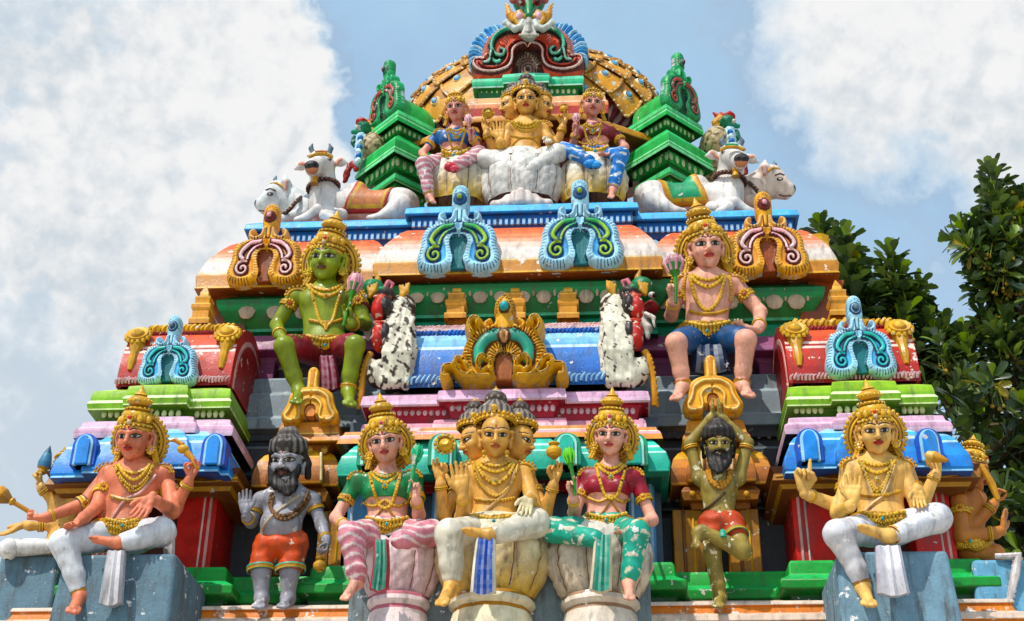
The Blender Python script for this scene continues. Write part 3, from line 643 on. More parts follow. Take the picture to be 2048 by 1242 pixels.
def corner_shrine(label, cx, dy, sgn, px):
    """px: the measured photo columns of one shrine; dy: rows shift of the whole"""
    t = thing('corner_shrine', label, 'shrine', P(cx, 1130, .3)); A = ARCH(); q = lambda y: y+dy
    back = 2.2
    mb = MB()                                                   # red pillars and dark recess
    for a, b, sa in px['pillars']:
        x0, x1 = P(a, 1060, .16)[0], P(b, 1060, .16)[0]; z0, z1 = zz(q(1150), .16, cx), zz(q(960), .16, cx)
        pb = MB(); pb.box(x0, x1, .16, 1.1, z0, z1, 'c42c1c'); e = x1 if sa > 0 else x0
        pb.box(e-.05*sa-.012, e-.05*sa+.012, .15, .17, z0+.002, z1-.002, 'd8a8a0'); pb.box(e-.10*sa-.008, e-.10*sa+.008, .15, .17, z0+.002, z1-.002, 'e0c8c0')
        pb.build('pillar', t, A, bevel=.012)
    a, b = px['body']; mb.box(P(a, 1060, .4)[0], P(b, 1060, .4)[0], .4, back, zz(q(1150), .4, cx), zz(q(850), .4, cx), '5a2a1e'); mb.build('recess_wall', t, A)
    mb = MB(); br = '7d4a14'                                    # brown cornice
    mould(mb, [px['brown']+(.05,)], back, [(.17, q(938), '5c3310'), (.14, q(952), '91601f'), (.16, q(966), '6d3d10'), (.10, q(974), 'a97a2c'), (.08, q(984), '6d3d10'), (.0, q(994), br), (-.2, q(998), br)], cx)
    zc = zz(q(960), -.11, cx); xa, xb = P(px['brown'][0], 960, -.1)[0], P(px['brown'][1], 960, -.1)[0]
    mb.tube([(x, -.105, zc+.018*_s(9*x)) for x in np.linspace(xa-.1, xb+.1, 60)], .009, 'c0923c', 5); mb.build('brown_cornice', t, A, bevel=.01)
    mb = MB()                                                   # blue curved cornice
    bp = [(-.36, q(852), 'b9d6ea'), (-.2, q(856), '9fd0ee'), (-.10, q(866), '4fa3da'), (-.06, q(876), 'b7dcf0'), (-.055, q(880), '2b86cf'), (.0, q(906), '1f78c6'), (.012, q(930), '2e86d0'), (.0, q(934), '8fc4ea'), (.01, q(938), '154a96'), (-.05, q(946), '123f84'), (-.25, q(950), '123f84')]
    mould(mb, px['blue'], back, bp, cx)
    bc = mb.build('blue_cornice', t, A, bevel=.012)
    for xx in px['arches']: mb = MB(); small_arch(mb, xx, q(934), q(866), 52, -.27, ('1a4fae', '9cccec', '2a82d0')); mb.build('blind_arch', bc, A, bevel=.006)
    mb = MB()                                                   # lilac steps
    mould(mb, px['lilac'], back, [(-.2, q(832), 'd9b2cb'), (.0, q(834), 'd0a6bc'), (.01, q(844), 'dcc0d0'), (.04, q(846), 'c89cb4'), (.05, q(856), 'd8b8c8'), (.04, q(866), '9a7090')], cx)
    mb.build('lilac_step', t, A, bevel=.008)
    mb = MB()                                                   # lime ledge with pale bosses
    lp = [(-.2, q(768), 'b6d35e'), (.0, q(771), '8fb93a'), (.012, q(784), '7fae2c'), (.01, q(790), 'dbe8b4'), (.03, q(795), '7aa828'), (.02, q(806), 'cfe0a0'), (.02, q(809), '5f8f1e'), (-.06, q(816), '4f7d18'), (-.12, q(838), '3d6614'), (-.2, q(845), '4f7d18'), (-.2, q(872), '3c5f12')]
    mould(mb, px['lime'], back, lp, cx)
    for a, b, Y in px['lime']:
        n = max(3, int((b-a)/17)); bead_row(mb, a+12, b-12, q(828), Y+.055, n, 12, 18, .02, 'c8d69a')
    zl = zz(q(820), .2, cx); sx = P((px['lime'][-1][1] if sgn < 0 else px['lime'][0][0]), 800, .0)[0]
    for k in range(14): mb.ball((sx+sgn*.075, .18+k*.09, zl-.02), (.014, .028, .05), 'b4c47c', 6)
    for xx in px['posts']:
        p = P(xx, q(860), .17); m = pm(.1); mb.box(p[0]-.02, p[0]+.02, .155, .3, p[2]-.06, p[2]+.1, 'aac46a')
    mb.build('lime_ledge', t, A, bevel=.008)
    mb = MB(); R_ = 'b02c18'                                    # red barrel roof
    a, b = px['roof']; bands = [(0, .05, '8c1a12'), (.05, .28, ('9c2010', 'b83418')), (.28, .305, 'e6c8bc'), (.305, .33, '9a2418'), (.33, .36, 'e6c8bc'), (.36, .54, ('c8461e', 'd2562a')), (.54, .62, '96161a'), (.62, 1, 'c8952f')]
    x0, x1, z0, z1, cy, ry, rz = barrel(mb, a, b, q(772), px['rtop'], .10, 1.25, cx, bands)
    scribble(mb, x0, x1, .08, z0+.045, .03, 34, .011, 'c9a0a0'); an = .58*math.pi/2
    scribble(mb, x0, x1, cy-ry*_c(an)-.02, z0+rz*_s(an)+.01, .02, 34, .014, '8e1418'); an = .70*math.pi/2
    scribble(mb, x0+.1, x1-.1, cy-ry*_c(an)-.03, z0+rz*_s(an)+.03, .03, 18, .022, 'd1a03a')
    for xe, s2 in ((x0, -1), (x1, 1)):                          # painted and carved gable ends
        for rr, cl in ((1.0, 'b22a1a'), (.86, 'd9a8a0'), (.8, 'a32416')):
            ang = np.linspace(0, math.pi, 25); mb.prism([(-_c(u)*ry*rr, .01+rz*rr*_s(u)**.92) for u in ang], (xe+s2*(.022-.02*rr)*2, cy, z0), (0, 1, 0), (0, 0, 1), (-s2, 0, 0), .03, cl)
    roof = mb.build('barrel_roof', t, paint(.6, .45, (.7, .6, .52)), bevel=0)
    for xe, s2 in ((x0, 1), (x1, -1)):                          # gold medallions on the roof's ends
        mb = MB(); xc = xe+s2*.09
        f = lambda tt, off=.02: np.array([xc, cy-(ry+off)*_c(tt*math.pi/2)**.9, z0+(rz+off)*_s(tt*math.pi/2)**.92])
        mb.tube([f(tt, .0) for tt in np.linspace(.12, .7, 14)], [.02, .03, .04, .035, .04, .06, .07, .06, .04, .03, .03, .035, .03, .02], 'c0902f', 8)
        ce = f(.44, .05); nrm = np.array([0, -.86, .5])
        for k in range(14):
            an = 2*math.pi*k/14; mb.ball(ce+np.array([_c(an)*.10, 0, 0])+np.cross(nrm, X3)*_s(an)*.10, .024, 'd3a540', 6)
        mb.lathe(ce, nrm, [(.10, 0, 'b98526'), (.09, .03, 'd6a845'), (.06, .02, 'a8761f'), (.045, .04, 'd6a845'), (.02, .06, 'c99a38'), (.001, .065, 'c99a38')], 16)
        mb.build('roof_medallion', roof, paint(.2, .35))
    mb = MB(); finial(mb, px['fin'][0], px['fin'][1], px['fin'][2], 44, .55); mb.build('roof_finial', roof, A, bevel=.006)
    put_arch('arch_ornament', roof, BLUE2, 'blue', *px['kudu'], .04, .0, hscale=1.22, back=.3)
    return t
LSH = dict(pillars=((352, 428, 1), (190, 250, -1)), body=(170, 440), brown=(150, 450), blue=[(120, 188, -.20), (188, 246, -.28), (246, 388, -.34), (388, 446, -.28), (446, 468, -.20)], arches=(165, 425), lilac=[(168, 290, -.05), (290, 388, -.12), (388, 462, -.05)],
           lime=[(190, 266, .0), (266, 376, -.08), (376, 462, .0)], posts=(330, 348, 420), roof=(232, 458), rtop=652, fin=(402, 656, 572), kudu=(332, 768, 122))
RSH = dict(pillars=((1588, 1668, -1), (1828, 1908, 1)), body=(1600, 1896), brown=(1578, 1904), blue=[(1562, 1606, -.20), (1606, 1664, -.28), (1664, 1800, -.34), (1800, 1862, -.28), (1862, 1930, -.20)], arches=(1622, 1862), lilac=[(1576, 1670, -.05), (1670, 1790, -.12), (1790, 1886, -.05)],
           lime=[(1574, 1660, .0), (1660, 1790, -.08), (1790, 1862, .0)], posts=(1702, 1712, 1822), roof=(1580, 1842), rtop=638, fin=(1680, 640, 560), kudu=(1725, 752, 138))
corner_shrine('left corner miniature shrine with blue cornice and red barrel roof, behind the red four-armed statue', 330, 0, -1, LSH)
corner_shrine('right corner miniature shrine with blue cornice and red barrel roof, beside the dark green tree', 1725, -8, 1, RSH)
# ---------------------------------------------------------------- central shrine
t = thing('central_shrine', 'middle miniature shrine with blue barrel roof and gold arch above the three-faced statue', 'shrine', P(1005, 1150, .4)); A = ARCH()
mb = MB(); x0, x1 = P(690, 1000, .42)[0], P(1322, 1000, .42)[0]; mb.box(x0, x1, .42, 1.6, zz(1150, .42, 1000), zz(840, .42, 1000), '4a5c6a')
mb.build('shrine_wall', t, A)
for a, b in ((694, 745), (862, 882), (1078, 1096), (1258, 1312)):
    mb = MB(); xa, xb = P(a, 1050, .3)[0], P(b, 1050, .3)[0]; z0, z1 = zz(1150, .3, 1000), zz(960, .3, 1000); mb.box(xa, xb, .3, .5, z0, z1, '4f86b4'); mb.box(xa+.02, xa+.045, .29, .31, z0, z1, 'bcd0de'); mb.box(xb-.05, xb-.02, .29, .31, z0, z1, '93b8d0')
    mb.build('blue_pilaster', t, A, bevel=.01)
mb = MB(); mould(mb, [(690, 1318, .22)], 1.5, [(.0, 938, '5a0e14'), (-.02, 945, '8a141c'), (-.02, 962, '6d1018'), (-.08, 968, '8a141c'), (-.08, 985, '5a0e14'), (-.2, 990, '5a0e14')], 1000); mb.build('red_architrave', t, A, bevel=.01)
mb = MB(); tl = [(-.42, 868, '6fc8b4'), (-.2, 870, '8fe0cc'), (-.12, 876, '4cc4ac'), (-.07, 888, 'bfeadd'), (-.06, 892, '3fbca4'), (-.02, 900, 'b8e6da'), (-.015, 903, '27ab94'), (.01, 922, '1fa890'), (.0, 936, '4cc4ac'), (.0, 940, '0f7a6a'), (-.06, 952, '0c5c52'), (-.3, 956, '0c5c52')]
mould(mb, [(680, 866, .02), (866, 1130, -.05), (1130, 1336, .02)], 1.5, tl, 1000)
tcor = mb.build('teal_cornice', t, A, bevel=.012)
for xx in (742, 884, 1134, 1268): mb = MB(); small_arch(mb, xx, 934, 866, 58, -.09, ('168a68', 'a8e2d4', '2cb09a')); mb.build('blind_arch', tcor, A, bevel=.006)
mb = MB(); mould(mb, [(690, 842, .16), (842, 1180, .10), (1180, 1312, .16)], 1.5, [(-.3, 852, 'e0a888'), (.0, 853, 'd98a4c'), (.01, 859, 'e8cfc0'), (.03, 861, 'd89aa0'), (.04, 866, 'd98a3e'), (.05, 876, 'dbb8a8')], 1000)
mould(mb, [(726, 870, .24), (870, 1132, .18), (1132, 1290, .24)], 1.5, [(-.2, 836, 'd9b2c0'), (.0, 838, 'd08ea0'), (.01, 846, 'e2c0c8'), (.01, 856, 'b07080')], 1000); mb.build('pink_step', t, A, bevel=.006)
mb = MB(); rl = [(-.15, 776, 'd8aec4'), (.0, 779, 'cf9fbc'), (.01, 789, 'dbb4cc'), (.015, 797, 'e0c0d2'), (.0, 801, '8f1830'), (-.05, 806, 'a31d36'), (-.07, 812, 'a31d36'), (-.10, 836, '9a1a32'), (-.13, 842, 'b8264a'), (-.14, 868, '8a162c')]
mould(mb, [(727, 880, .18), (880, 1130, .10), (1130, 1296, .18)], 1.5, rl, 1010)
bead_row(mb, 780, 895, 825, .25, 9, 11, 15, .012, 'd8b0ba'); bead_row(mb, 898, 1112, 816, .17, 16, 11, 16, .012, 'd8b0ba'); bead_row(mb, 1118, 1272, 822, .25, 12, 11, 15, .012, 'd8b0ba')
for xx in (905, 925, 1080, 1096, 1260, 1283): p = P(xx, 852, .24); mb.box(p[0]-.018, p[0]+.018, .225, .4, p[2]-.05, p[2]+.06, 'cf9fb4')
mb.build('crimson_ledge', t, A, bevel=.008)
mb = MB(); bands = [(0, .10, '14569c'), (.10, .30, ('1458a8', '1a70bc')), (.30, .33, 'bcd8e8'), (.33, .49, ('5ca4d6', '9cc8e2')), (.49, .555, '164a94'), (.555, 1, 'd0a4a8')]
x0, x1, z0, z1, cy, ry, rz = barrel(mb, 812, 1212, 772, 640, .22, 1.25, 1010, bands)
scribble(mb, x0, x1, .2, z0+.06, .04, 40, .011, '8fb8d8'); an = .52*math.pi/2; scribble(mb, x0, x1, cy-ry*_c(an)-.02, z0+rz*_s(an)+.01, .025, 46, .017, '1f5cae')
for tt in (.59, .64, .69, .74): an = tt*math.pi/2; scribble(mb, x0, x1, cy-ry*_c(an)-.01, z0+rz*_s(an)+.01, .016, 60, .011, ('e2c4c4', 'd89a98', 'e6d2cc')[int(tt*20.2) % 3])
roof = mb.build('barrel_roof', t, paint(.55, .42, (.72, .66, .6)))
for xx in (912, 1030, 1137): mb = MB(); finial(mb, xx, 646, 566, 46, .72); mb.build('roof_finial', roof, A, bevel=.006)
put_arch('arch_ornament', roof, GOLD, 'gold', 1008, 769, 252, .12, .02, .018, hscale=1.2, back=.25)
# ---------------------------------------------------------------- ochre niche shrines
def niche(label, cx, dy, kud, blk, roof, cols):
    t = thing('niche_shrine', label, 'shrine', P(cx, 1150, .4)); A = ARCH(); q = lambda y: y+dy; back = 1.3; oc, o2, o3 = 'c47f14', 'dba63a', '8f5410'
    mb = MB(); mould(mb, [blk+(.30,)], back, [(-.1, q(842), o2), (.0, q(845), oc), (.02, q(866), 'e0b860'), (.02, q(868), o3), (.04, q(874), oc), (.05, q(882), o2), (.03, q(885), o3), (-.06, q(890), 'a86a14'), (-.10, q(908), oc), (-.10, q(914), '7c460c'), (-.08, q(924), o3)], cx)
    bead_row(mb, blk[0]+12, blk[1]-12, q(900), .37, 3, 16, 17, .02, 'dcb05a'); mb.build('upper_block', t, A, bevel=.01)
    put_arch('arch_ornament', t, OCH, 'ochre', kud[0], kud[1]+2, kud[2], .26, .0, hscale=1.3, back=.4)
    mb = MB(); a, b = roof
    mould(mb, [(a, a+32, .34), (a+32, b-32, .28), (b-32, b, .34)], back, [(-.25, q(896), 'c98a2a'), (-.12, q(898), 'd39a34'), (-.06, q(904), o2), (-.02, q(915), oc), (.0, q(932), 'a8640f'), (.01, q(948), '9a5a10'), (.01, q(962), 'c98a2a'), (.0, q(968), o3), (-.1, q(974), '6d3d0c')], cx)
    for s in (-1, 1): mb.tube([P(cx+s*30, y, .26-.004*(y-q(905))*.2) for y in np.linspace(q(905), q(962), 6)], .014, 'e6cc92', 6)
    mb.build('curved_roof', t, A, bevel=.01)
    mb = MB(); mould(mb, [(a+30, b-30, .36)], back, [(-.02, q(968), o3), (.04, q(985), 'b0741c'), (.02, q(1004), o3), (-.04, q(1010), 'a86a14'), (-.04, q(1022), '7c460c'), (-.1, q(1030), o3)], cx)
    bead_row(mb, a+34, b-34, q(992), .32, 6, 14, 14, .02, 'c08a30'); mb.build('capital', t, A, bevel=.01)
    for s in (-1, 1):
        mb = MB(); m = pm(.42); x = P(cx+s*cols, 1080, .42)[0]; mb.box(x-.12, x+.12, .42, .8, zz(q(1150), .42, cx), zz(q(1022), .42, cx), 'a8741e'); mb.box(x-.05, x-.02, .41, .43, zz(q(1150), .42, cx), zz(q(1022), .42, cx), '7a4c10'); mb.box(x+.03, x+.05, .41, .43, zz(q(1150), .42, cx), zz(q(1022), .42, cx), 'c99a3c'); mb.build('pilaster', t, A, bevel=.01)
    return t
niche('ochre niche shrine with a small gold arch, behind the grey bearded statue', 612, 0, (619, 846, 118), (563, 676), (512, 680), 52)
niche('ochre niche shrine with a small gold arch, behind the olive ascetic with raised arms', 1434, -4, (1427, 826, 120), (1374, 1486), (1340, 1538), 56)
# ================================================================== crown of the tower: neck, eave, dome, arch, corner turrets
top = thing('tower_crown', 'gold scaled dome on an octagonal neck with a red arch and fierce mask in front', 'dome', P(1055, 400, 2.6))
A = ARCH(); mb = MB()
dc = P(1066, 236, 2.35); x, y, zd = dc
def squash(mb):                          # the dome is shallower than it is wide
    for v in mb.V: v[:, 1] = y+(v[:, 1]-y)*.40
q = lambda r, Y=1.75: zz(r, Y, 1055)
def octo(ax, ay, ch, cy=None):            # plan of a square with cut corners, from the back left round the front
    cy = cy or ch; return [(x-ax, y+ay-cy), (x-ax, y-ay+cy), (x-ax+ch, y-ay), (x+ax-ch, y-ay), (x+ax, y-ay+cy), (x+ax, y+ay-cy), (x+ax-ch, y+ay), (x-ax+ch, y+ay)]
mb.sweep(octo(1.0, .62, .55, .33), [(0, q(405), '6d1a1a'), (0, q(300), '7d1f1c'), (.02, q(290), 'a83426'), (.0, q(228), '5a1712')], closed=True); mb.build('neck', top, A)
mb = MB(); ze = zz(238, 1.5, 1050)
mb.sweep(octo(1.24, .80, .70, .42), [(-.16, ze+.17, 'b9d8ea'), (.0, ze+.09, '7fb4da'), (.06, ze+.045, '4c98d0'), (.075, ze+.035, 'c78a26'), (.085, ze-.035, 'b97a1e'), (.08, ze-.05, '6d3810'), (-.16, ze-.10, '6d3810')], closed=True); mb.build('neck_eave', top, A, bevel=.006)
mb = MB()                                                    # petals under the dome
mb.lathe((x, y, zd-.22), (0, 0, 1), [(.96, -.06, '7c2a34'), (1.02, 0, '8a3a44'), (1.12, .12, 'a8606a'), (1.12, .17, '9a2a2a'), (1.16, .2, 'b8402f'), (1.1, .26, 'c86a3c')], 96, lobes=(32, .018))
for k in range(32):
    an = 2*math.pi*(k+.5)/32; d = np.array([_c(an), _s(an), 0])
    mb.tube([(x+1.0*d[0], y+1.0*d[1], zd-.27), (x+1.06*d[0], y+1.06*d[1], zd-.2), (x+1.13*d[0], y+1.13*d[1], zd-.09)], [.02, .034, .012], 'c9a09c', 6)
squash(mb); mb.build('petal_band', top, paint(.5, .5))
RX, RZ = 1.37, .88
def dome(th, ph, off=0): return np.array([x+(RX+off)*_c(ph)*_s(th), y-(RX+off)*_c(ph)*_c(th), zd+(RZ+off)*_s(ph)])
mb = MB(); a = np.linspace(-.06, math.pi/2, 16); mb.lathe((x, y, zd), (0, 0, 1), [((RX-.02)*_c(t), (RZ-.02)*_s(t), '5e330f') for t in a], 64); squash(mb); mb.build('dome_shell', top, A)
mb = MB(); NR = 15
for i in range(6):
    p0 = -.30+.27*i
    for j in range(NR):
        th = 2*math.pi*(j+.5*(i % 2))/NR; hw = math.pi/NR*1.04
        L_, R2, U, Dn = dome(th-hw, p0+.29, .0), dome(th+hw, p0+.29, .0), dome(th, p0+.58, .0), dome(th, p0, .055)
        ce = dome(th, p0+.29, .045); lm = (dome(th-hw*.5, p0+.14, .05)); rm = dome(th+hw*.5, p0+.14, .05)
        mb.add([L_, lm, Dn, rm, R2, U, ce], t=[(6, 0, 1), (6, 1, 2), (6, 2, 3), (6, 3, 4), (6, 4, 5), (6, 5, 0)], ct=[c('cf921e')]*4+[c('b0761a')]*2)
        if -1.9 < ((th+math.pi) % (2*math.pi))-math.pi < 1.9:
            e1 = [dome(th-hw*.93, p0+.29, .02), dome(th-hw*.55, p0+.135, .05), dome(th-.02, p0+.0, .07), dome(th+.02, p0+.0, .07), dome(th+hw*.55, p0+.135, .05), dome(th+hw*.93, p0+.29, .02)]
            mb.tube(spline(e1, 3), .019, 'a8741e', 6)
            for t in np.linspace(.06, .94, 11):
                k = t*(len(e1)-1); f = int(k); pt = e1[f]*(1-k+f)+e1[min(f+1, 5)]*(k-f); mb.ball(pt-np.array([0, .012, .006]), .017*RNG.uniform(.8, 1.2), ('d8c49a', 'cfa860')[int(t*20) % 2], 6)
            nrm = (ce-np.array([x, y, zd-.2])); nrm /= np.linalg.norm(nrm)
            mb.lathe(ce-nrm*.005, nrm, [(.062, -.02, 'dcc99a'), (.056, .018, 'c9a24a'), (.046, .012, '2d1c10'), (.04, .018, '4f8fc0'), (.02, .04, '7fb8d8'), (.001, .044, 'a8cfe0')], 12)
squash(mb); mb.build('scale_cladding', top, paint(.45, .4))
# front gable: beam, green block and the red arch
mb = MB(); xa, xb = 930, 1210
mould(mb, [(xa, xb, 1.62)], 2.6, [(-.1, 193, 'd8b48a'), (.0, 195, 'd89a6a'), (.01, 204, 'e0c4a8'), (.03, 206, 'cf7a4c'), (.035, 214, 'a82a18'), (.03, 229, 'b8341e'), (.03, 231, '3a0d0a'), (-.1, 240, '3a0d0a')], 1060); mb.build('red_beam', top, A, bevel=.006)
mb = MB()
mould(mb, [(946, 1007, 1.62), (1007, 1098, 1.56), (1098, 1166, 1.62)], 2.5, [(-.2, 145, '7fd0b0'), (.0, 148, '5cbf98'), (.01, 153, '2fae7c'), (.0, 163, 'bfe6d2'), (-.005, 166, '0f7a3c'), (-.05, 172, '0d6a34'), (-.07, 190, '169048'), (-.06, 193, '6fcb8e'), (-.08, 199, '0c5a2c')], 1056)
bead_row(mb, 958, 1010, 182, 1.68, 5, 8, 14, .012, 'b8c894'); bead_row(mb, 1012, 1094, 182, 1.62, 7, 8, 14, .012, 'b8c894'); bead_row(mb, 1098, 1154, 182, 1.68, 5, 8, 14, .012, 'b8c894'); mb.build('green_block', top, A, bevel=.006)
r = Relief(.016)
r.outline('seg', spline([(.42, .86), (.62, .9), (.84, .72), (.95, .5), (.93, .34)], 8), .12, .06, .06, '2f7fc0')
for k in range(13):
    t = k/12; pt = spline([(.5, .95), (.74, .95), (.98, .74), (1.08, .5), (1.04, .3)], 12)[int(t*47)]; ce = spline([(.42, .8), (.6, .8), (.78, .62), (.84, .45), (.82, .3)], 12)[int(t*47)]
    r.outline('seg', spline([ce, (ce+pt)/2+[.02, .05], pt], 4), .032, .12, .05, ('6db4de', '3c8fcc', 'a9cfdf')[k % 3])
r.outline('poly', spline([(0, .95), (.3, .97), (.56, .86), (.76, .68), (.84, .46), (.84, .34), (.98, .34), (1.03, .2), (.93, .0), (.85, -.07), (.3, -.07), (.0, -.07)], 6), 0, .2, .1, 'cc4a24')
r.op('seg', spline([(0, .54), (.16, .52), (.27, .42), (.28, .26), (.36, .12), (.6, .05), (.86, .08), (.99, .22), (.95, .34), (.84, .35), (.80, .29)], 8), .03, .07, 'd8b4a8', edge='5a1410', ew=.012)
r.op('seg', spline([(0, .62), (.2, .6), (.35, .48), (.36, .3), (.44, .18), (.62, .13), (.8, .16), (.88, .24)], 8), .025, .06, 'c8482a', edge='6d1a10', ew=.01)
r.op('rib', spline([(.12, .74), (.32, .7), (.46, .56)], 8), .05, .05, 'c84a2c', n=9, line='dba090')
r.op('seg', spline([(.2, .80), (.42, .78), (.60, .66), (.66, .48), (.58, .34), (.46, .32), (.42, .4), (.48, .44)], 8), .062, .1, '2a9a78', edge='1c2c20', col2='7cc8aa', t0=.4, t1=.8, ew=.016, taper=.45)
r.op('seg', spline([(.66, .36), (.64, .26), (.56, .2), (.5, .22)], 6), .04, .09, '6cc0a0', edge='1c2c20', ew=.014); r.op('seg', spline([(.66, .34), (.7, .22), (.78, .2)], 6), .035, .09, 'a8dcc4', edge='1c2c20', ew=.014)
r.op('rib', spline([(.4, .88), (.64, .76), (.77, .56), (.78, .38)], 8), .055, .06, 'cf7a68', n=14, line='e2b8a8')
r.op('poly', spline([(0, .5), (.15, .47), (.24, .38), (.25, .2), (.3, .04), (.3, -.1), (0, -.1)], 6), 0, .04, '3d2420', sink=1)
for rr, cl in ((.17, '6a5248'), (.115, '7a6258'), (.06, '8a7264')): r.op('seg', [(rr*_c(a), .18+rr*_s(a)) for a in np.linspace(-math.pi/2, math.pi/2, 20)], .017, .04, cl)
for k in range(6): an = .3+k*.25; r.op('seg', [(.2*_c(an), .2+.2*_s(an)), (.23*_c(an), .22+.23*_s(an))], .02, .04, '806a58')
m = 110*pm(1.69, 148)
r.build('kirtimukha_arch', top, P(1056, 162, 1.75), X3, Z3*1.30, F3, m, back=.9)
s = Sdf(); pp = lambda px, py, d=0: P(px, py, 1.50+d); u = pm(1.5, 60)
s.ell(pp(1058, 14), (17*u, 20*u, 26*u), '157a4c'); s.cone(pp(1058, 8, -.05), pp(1058, 30, -.12), 12*u, 7*u, '157a4c'); s.ball(pp(1058, 0, .1), 34*u, '157a4c', .05)
for sg in (-1, 1):
    s.ball(pp(1058+sg*17, 3, -.12), 9*u, '8a2420', .015); s.ball(pp(1058+sg*17, 3, -.15), 5*u, '2a0c0a', 0); s.ball(pp(1058+sg*32, 0, -.04), 8*u, 'b06a60', .01)
    s.path([pp(1058+sg*x, y, -.1) for x, y in ((10, 34), (18, 24), (27, 28), (28, 40), (20, 50))], [5*u]*5, 'b98a3a', .01)
    s.ell(pp(1058+sg*19, 31, -.12), (6*u, 6*u, 9*u), 'd8aab4', .01)
    s.path([pp(1058+sg*x, y, -.11) for x, y in ((12, 42), (16, 54), (28, 58), (38, 52), (46, 44), (50, 47))], [5*u, 7*u, 7*u, 6*u, 5*u, 4*u], 'b4b8b0', .01)
    s.path([pp(1058+sg*x, y, -.05) for x, y in ((30, 40), (38, 30), (42, 16))], [9*u, 8*u, 3*u], 'c88a24', .02)
    for k in range(4): s.cone(pp(1058+sg*(36+k*2), 34-k*7, -.05), pp(1058+sg*(46+k), 30-k*8, -.05), 3.5*u, 1.2*u, 'd8a23c', .008)
s.path([pp(1058, 36, -.1), pp(1058, 50, -.12), pp(1058, 68, -.09)], [5*u, 9*u, 16*u], '98968e', .015)
for k in range(-4, 5): s.ball(pp(1058+k*4.4, 75-abs(k)*1.2, -.13), 3*u, 'b5b2a6', .004); s.cone(pp(1058+k*1.3, 44, -.15), pp(1058+k*3.6, 70, -.15), 1.2*u, 2*u, 'b8b5aa', .004)
V, Q, CC = s.mesh(.0075); mesh_obj('kirtimukha_mask', V, [Q], CC, paint(.4, .4), top, sharp=0)
# ---------------------------------------------------------------- green corner turrets, set cornerwise
def turret(label, cx, sgn, dy, fx):
    Yc = 1.98; m = pm(1.6, 270); q = lambda r: r+dy
    t = thing('corner_turret', label, 'turret', P(cx, 400+dy, Yc)); X0 = P(cx, 280, 1.6)[0]
    pl = [(X0+e*_c(a), Yc+e*_s(a)) for e, a in ((.001, -math.pi/2), (.001, 0), (.001, math.pi/2), (.001, math.pi))][:]
    pl = [(X0-.001, Yc), (X0, Yc-.001), (X0+.001, Yc), (X0, Yc+.001)]
    def tier(name, prof, bd):
        mb = MB(); mb.sweep(pl, [(o, zz(q(r), Yc-o*1.414, cx), cl) for o, r, cl in prof], closed=True)
        for o, row, n, w, h in bd:
            z = zz(q(row), Yc-o*1.414, cx)
            for sx in (-1, 1):
                for k in range(n):
                    f = (k+.35)/n*1.414*o; d = np.array([sx, 1])/1.0; pt = (X0+sx*f, Yc-1.414*o+f, z)
                    ax = np.array([[sx*.707, .707, 0], [.707*sx, -.707, 0], [0, 0, 1]]); mb.ball(pt, (w, .014, h), 'a4c08c', 8, ax)
        mb.build(name, t, A, bevel=.006)
    g1, g2, g3 = '1d8f40', '35b25a', '0c5a2a'
    tier('upper_cornice', [(.02, 216, g2), (.275, 220, '5cc47c'), (.28, 226, g1), (.285, 229, '8fdca0'), (.285, 232, g2), (.28, 240, g3), (.20, 243, g3), (.22, 248, g1), (.20, 262, '178040'), (.17, 268, g3), (.15, 275, g3)], [(.222, 255, 7, .02, .035)])
    tier('lower_cornice', [(.02, 268, g2), (.33, 273, '4fbf74'), (.335, 276, '2aa650'), (.335, 291, '8fdca0'), (.335, 294, g1), (.345, 297, '7fd494'), (.34, 303, g3), (.25, 307, g3), (.275, 312, g1), (.25, 334, '178040'), (.21, 340, g3), (.2, 346, g3)], [(.272, 322, 6, .028, .05)])
    tier('base_block', [(.05, 342, g2), (.25, 346, '58c47c'), (.255, 354, g1), (.255, 358, '9fe0b0'), (.24, 361, g3), (.20, 366, g1), (.19, 384, g1), (.22, 388, g2), (.22, 420, g3), (.22, 440, g3)], [(.198, 376, 6, .016, .026)])
    w_ = np.array([sgn*.7071, -.7071, 0]); uu = np.array([.7071, sgn*.7071, 0]); zt = zz(q(218), Yc-.39, cx)
    mb = MB(); a = np.linspace(0, math.pi, 17); pr = [(-_c(v)*.235*(1 if abs(_c(v)) < .99 else 1), .01+.40*_s(v)**.8*(1-.25*abs(_c(v)))) for v in a]
    mb.prism(pr, np.array([X0, Yc, zt])+w_*.22, uu, Z3, -w_, .47, '1f9446', '27a34c'); mb.tube([np.array([X0, Yc, zt+.41])+w_*(.2-.1*k) for k in range(5)], .02, '7fd494', 6); mb.build('vault_roof', t, A, bevel=.004)
    arch(GRN, 'blue', .03).build('arch_ornament', t, np.array([X0, Yc, zt+.005])+w_*.24, uu, Z3*1.42, w_, .275, back=.2)
    return t
turret('left green corner turret with pale bosses, beside the gold dome', 793, -1, 0, 0)
turret('right green corner turret with pale bosses, beside the gold dome', 1336, 1, -12, 0)
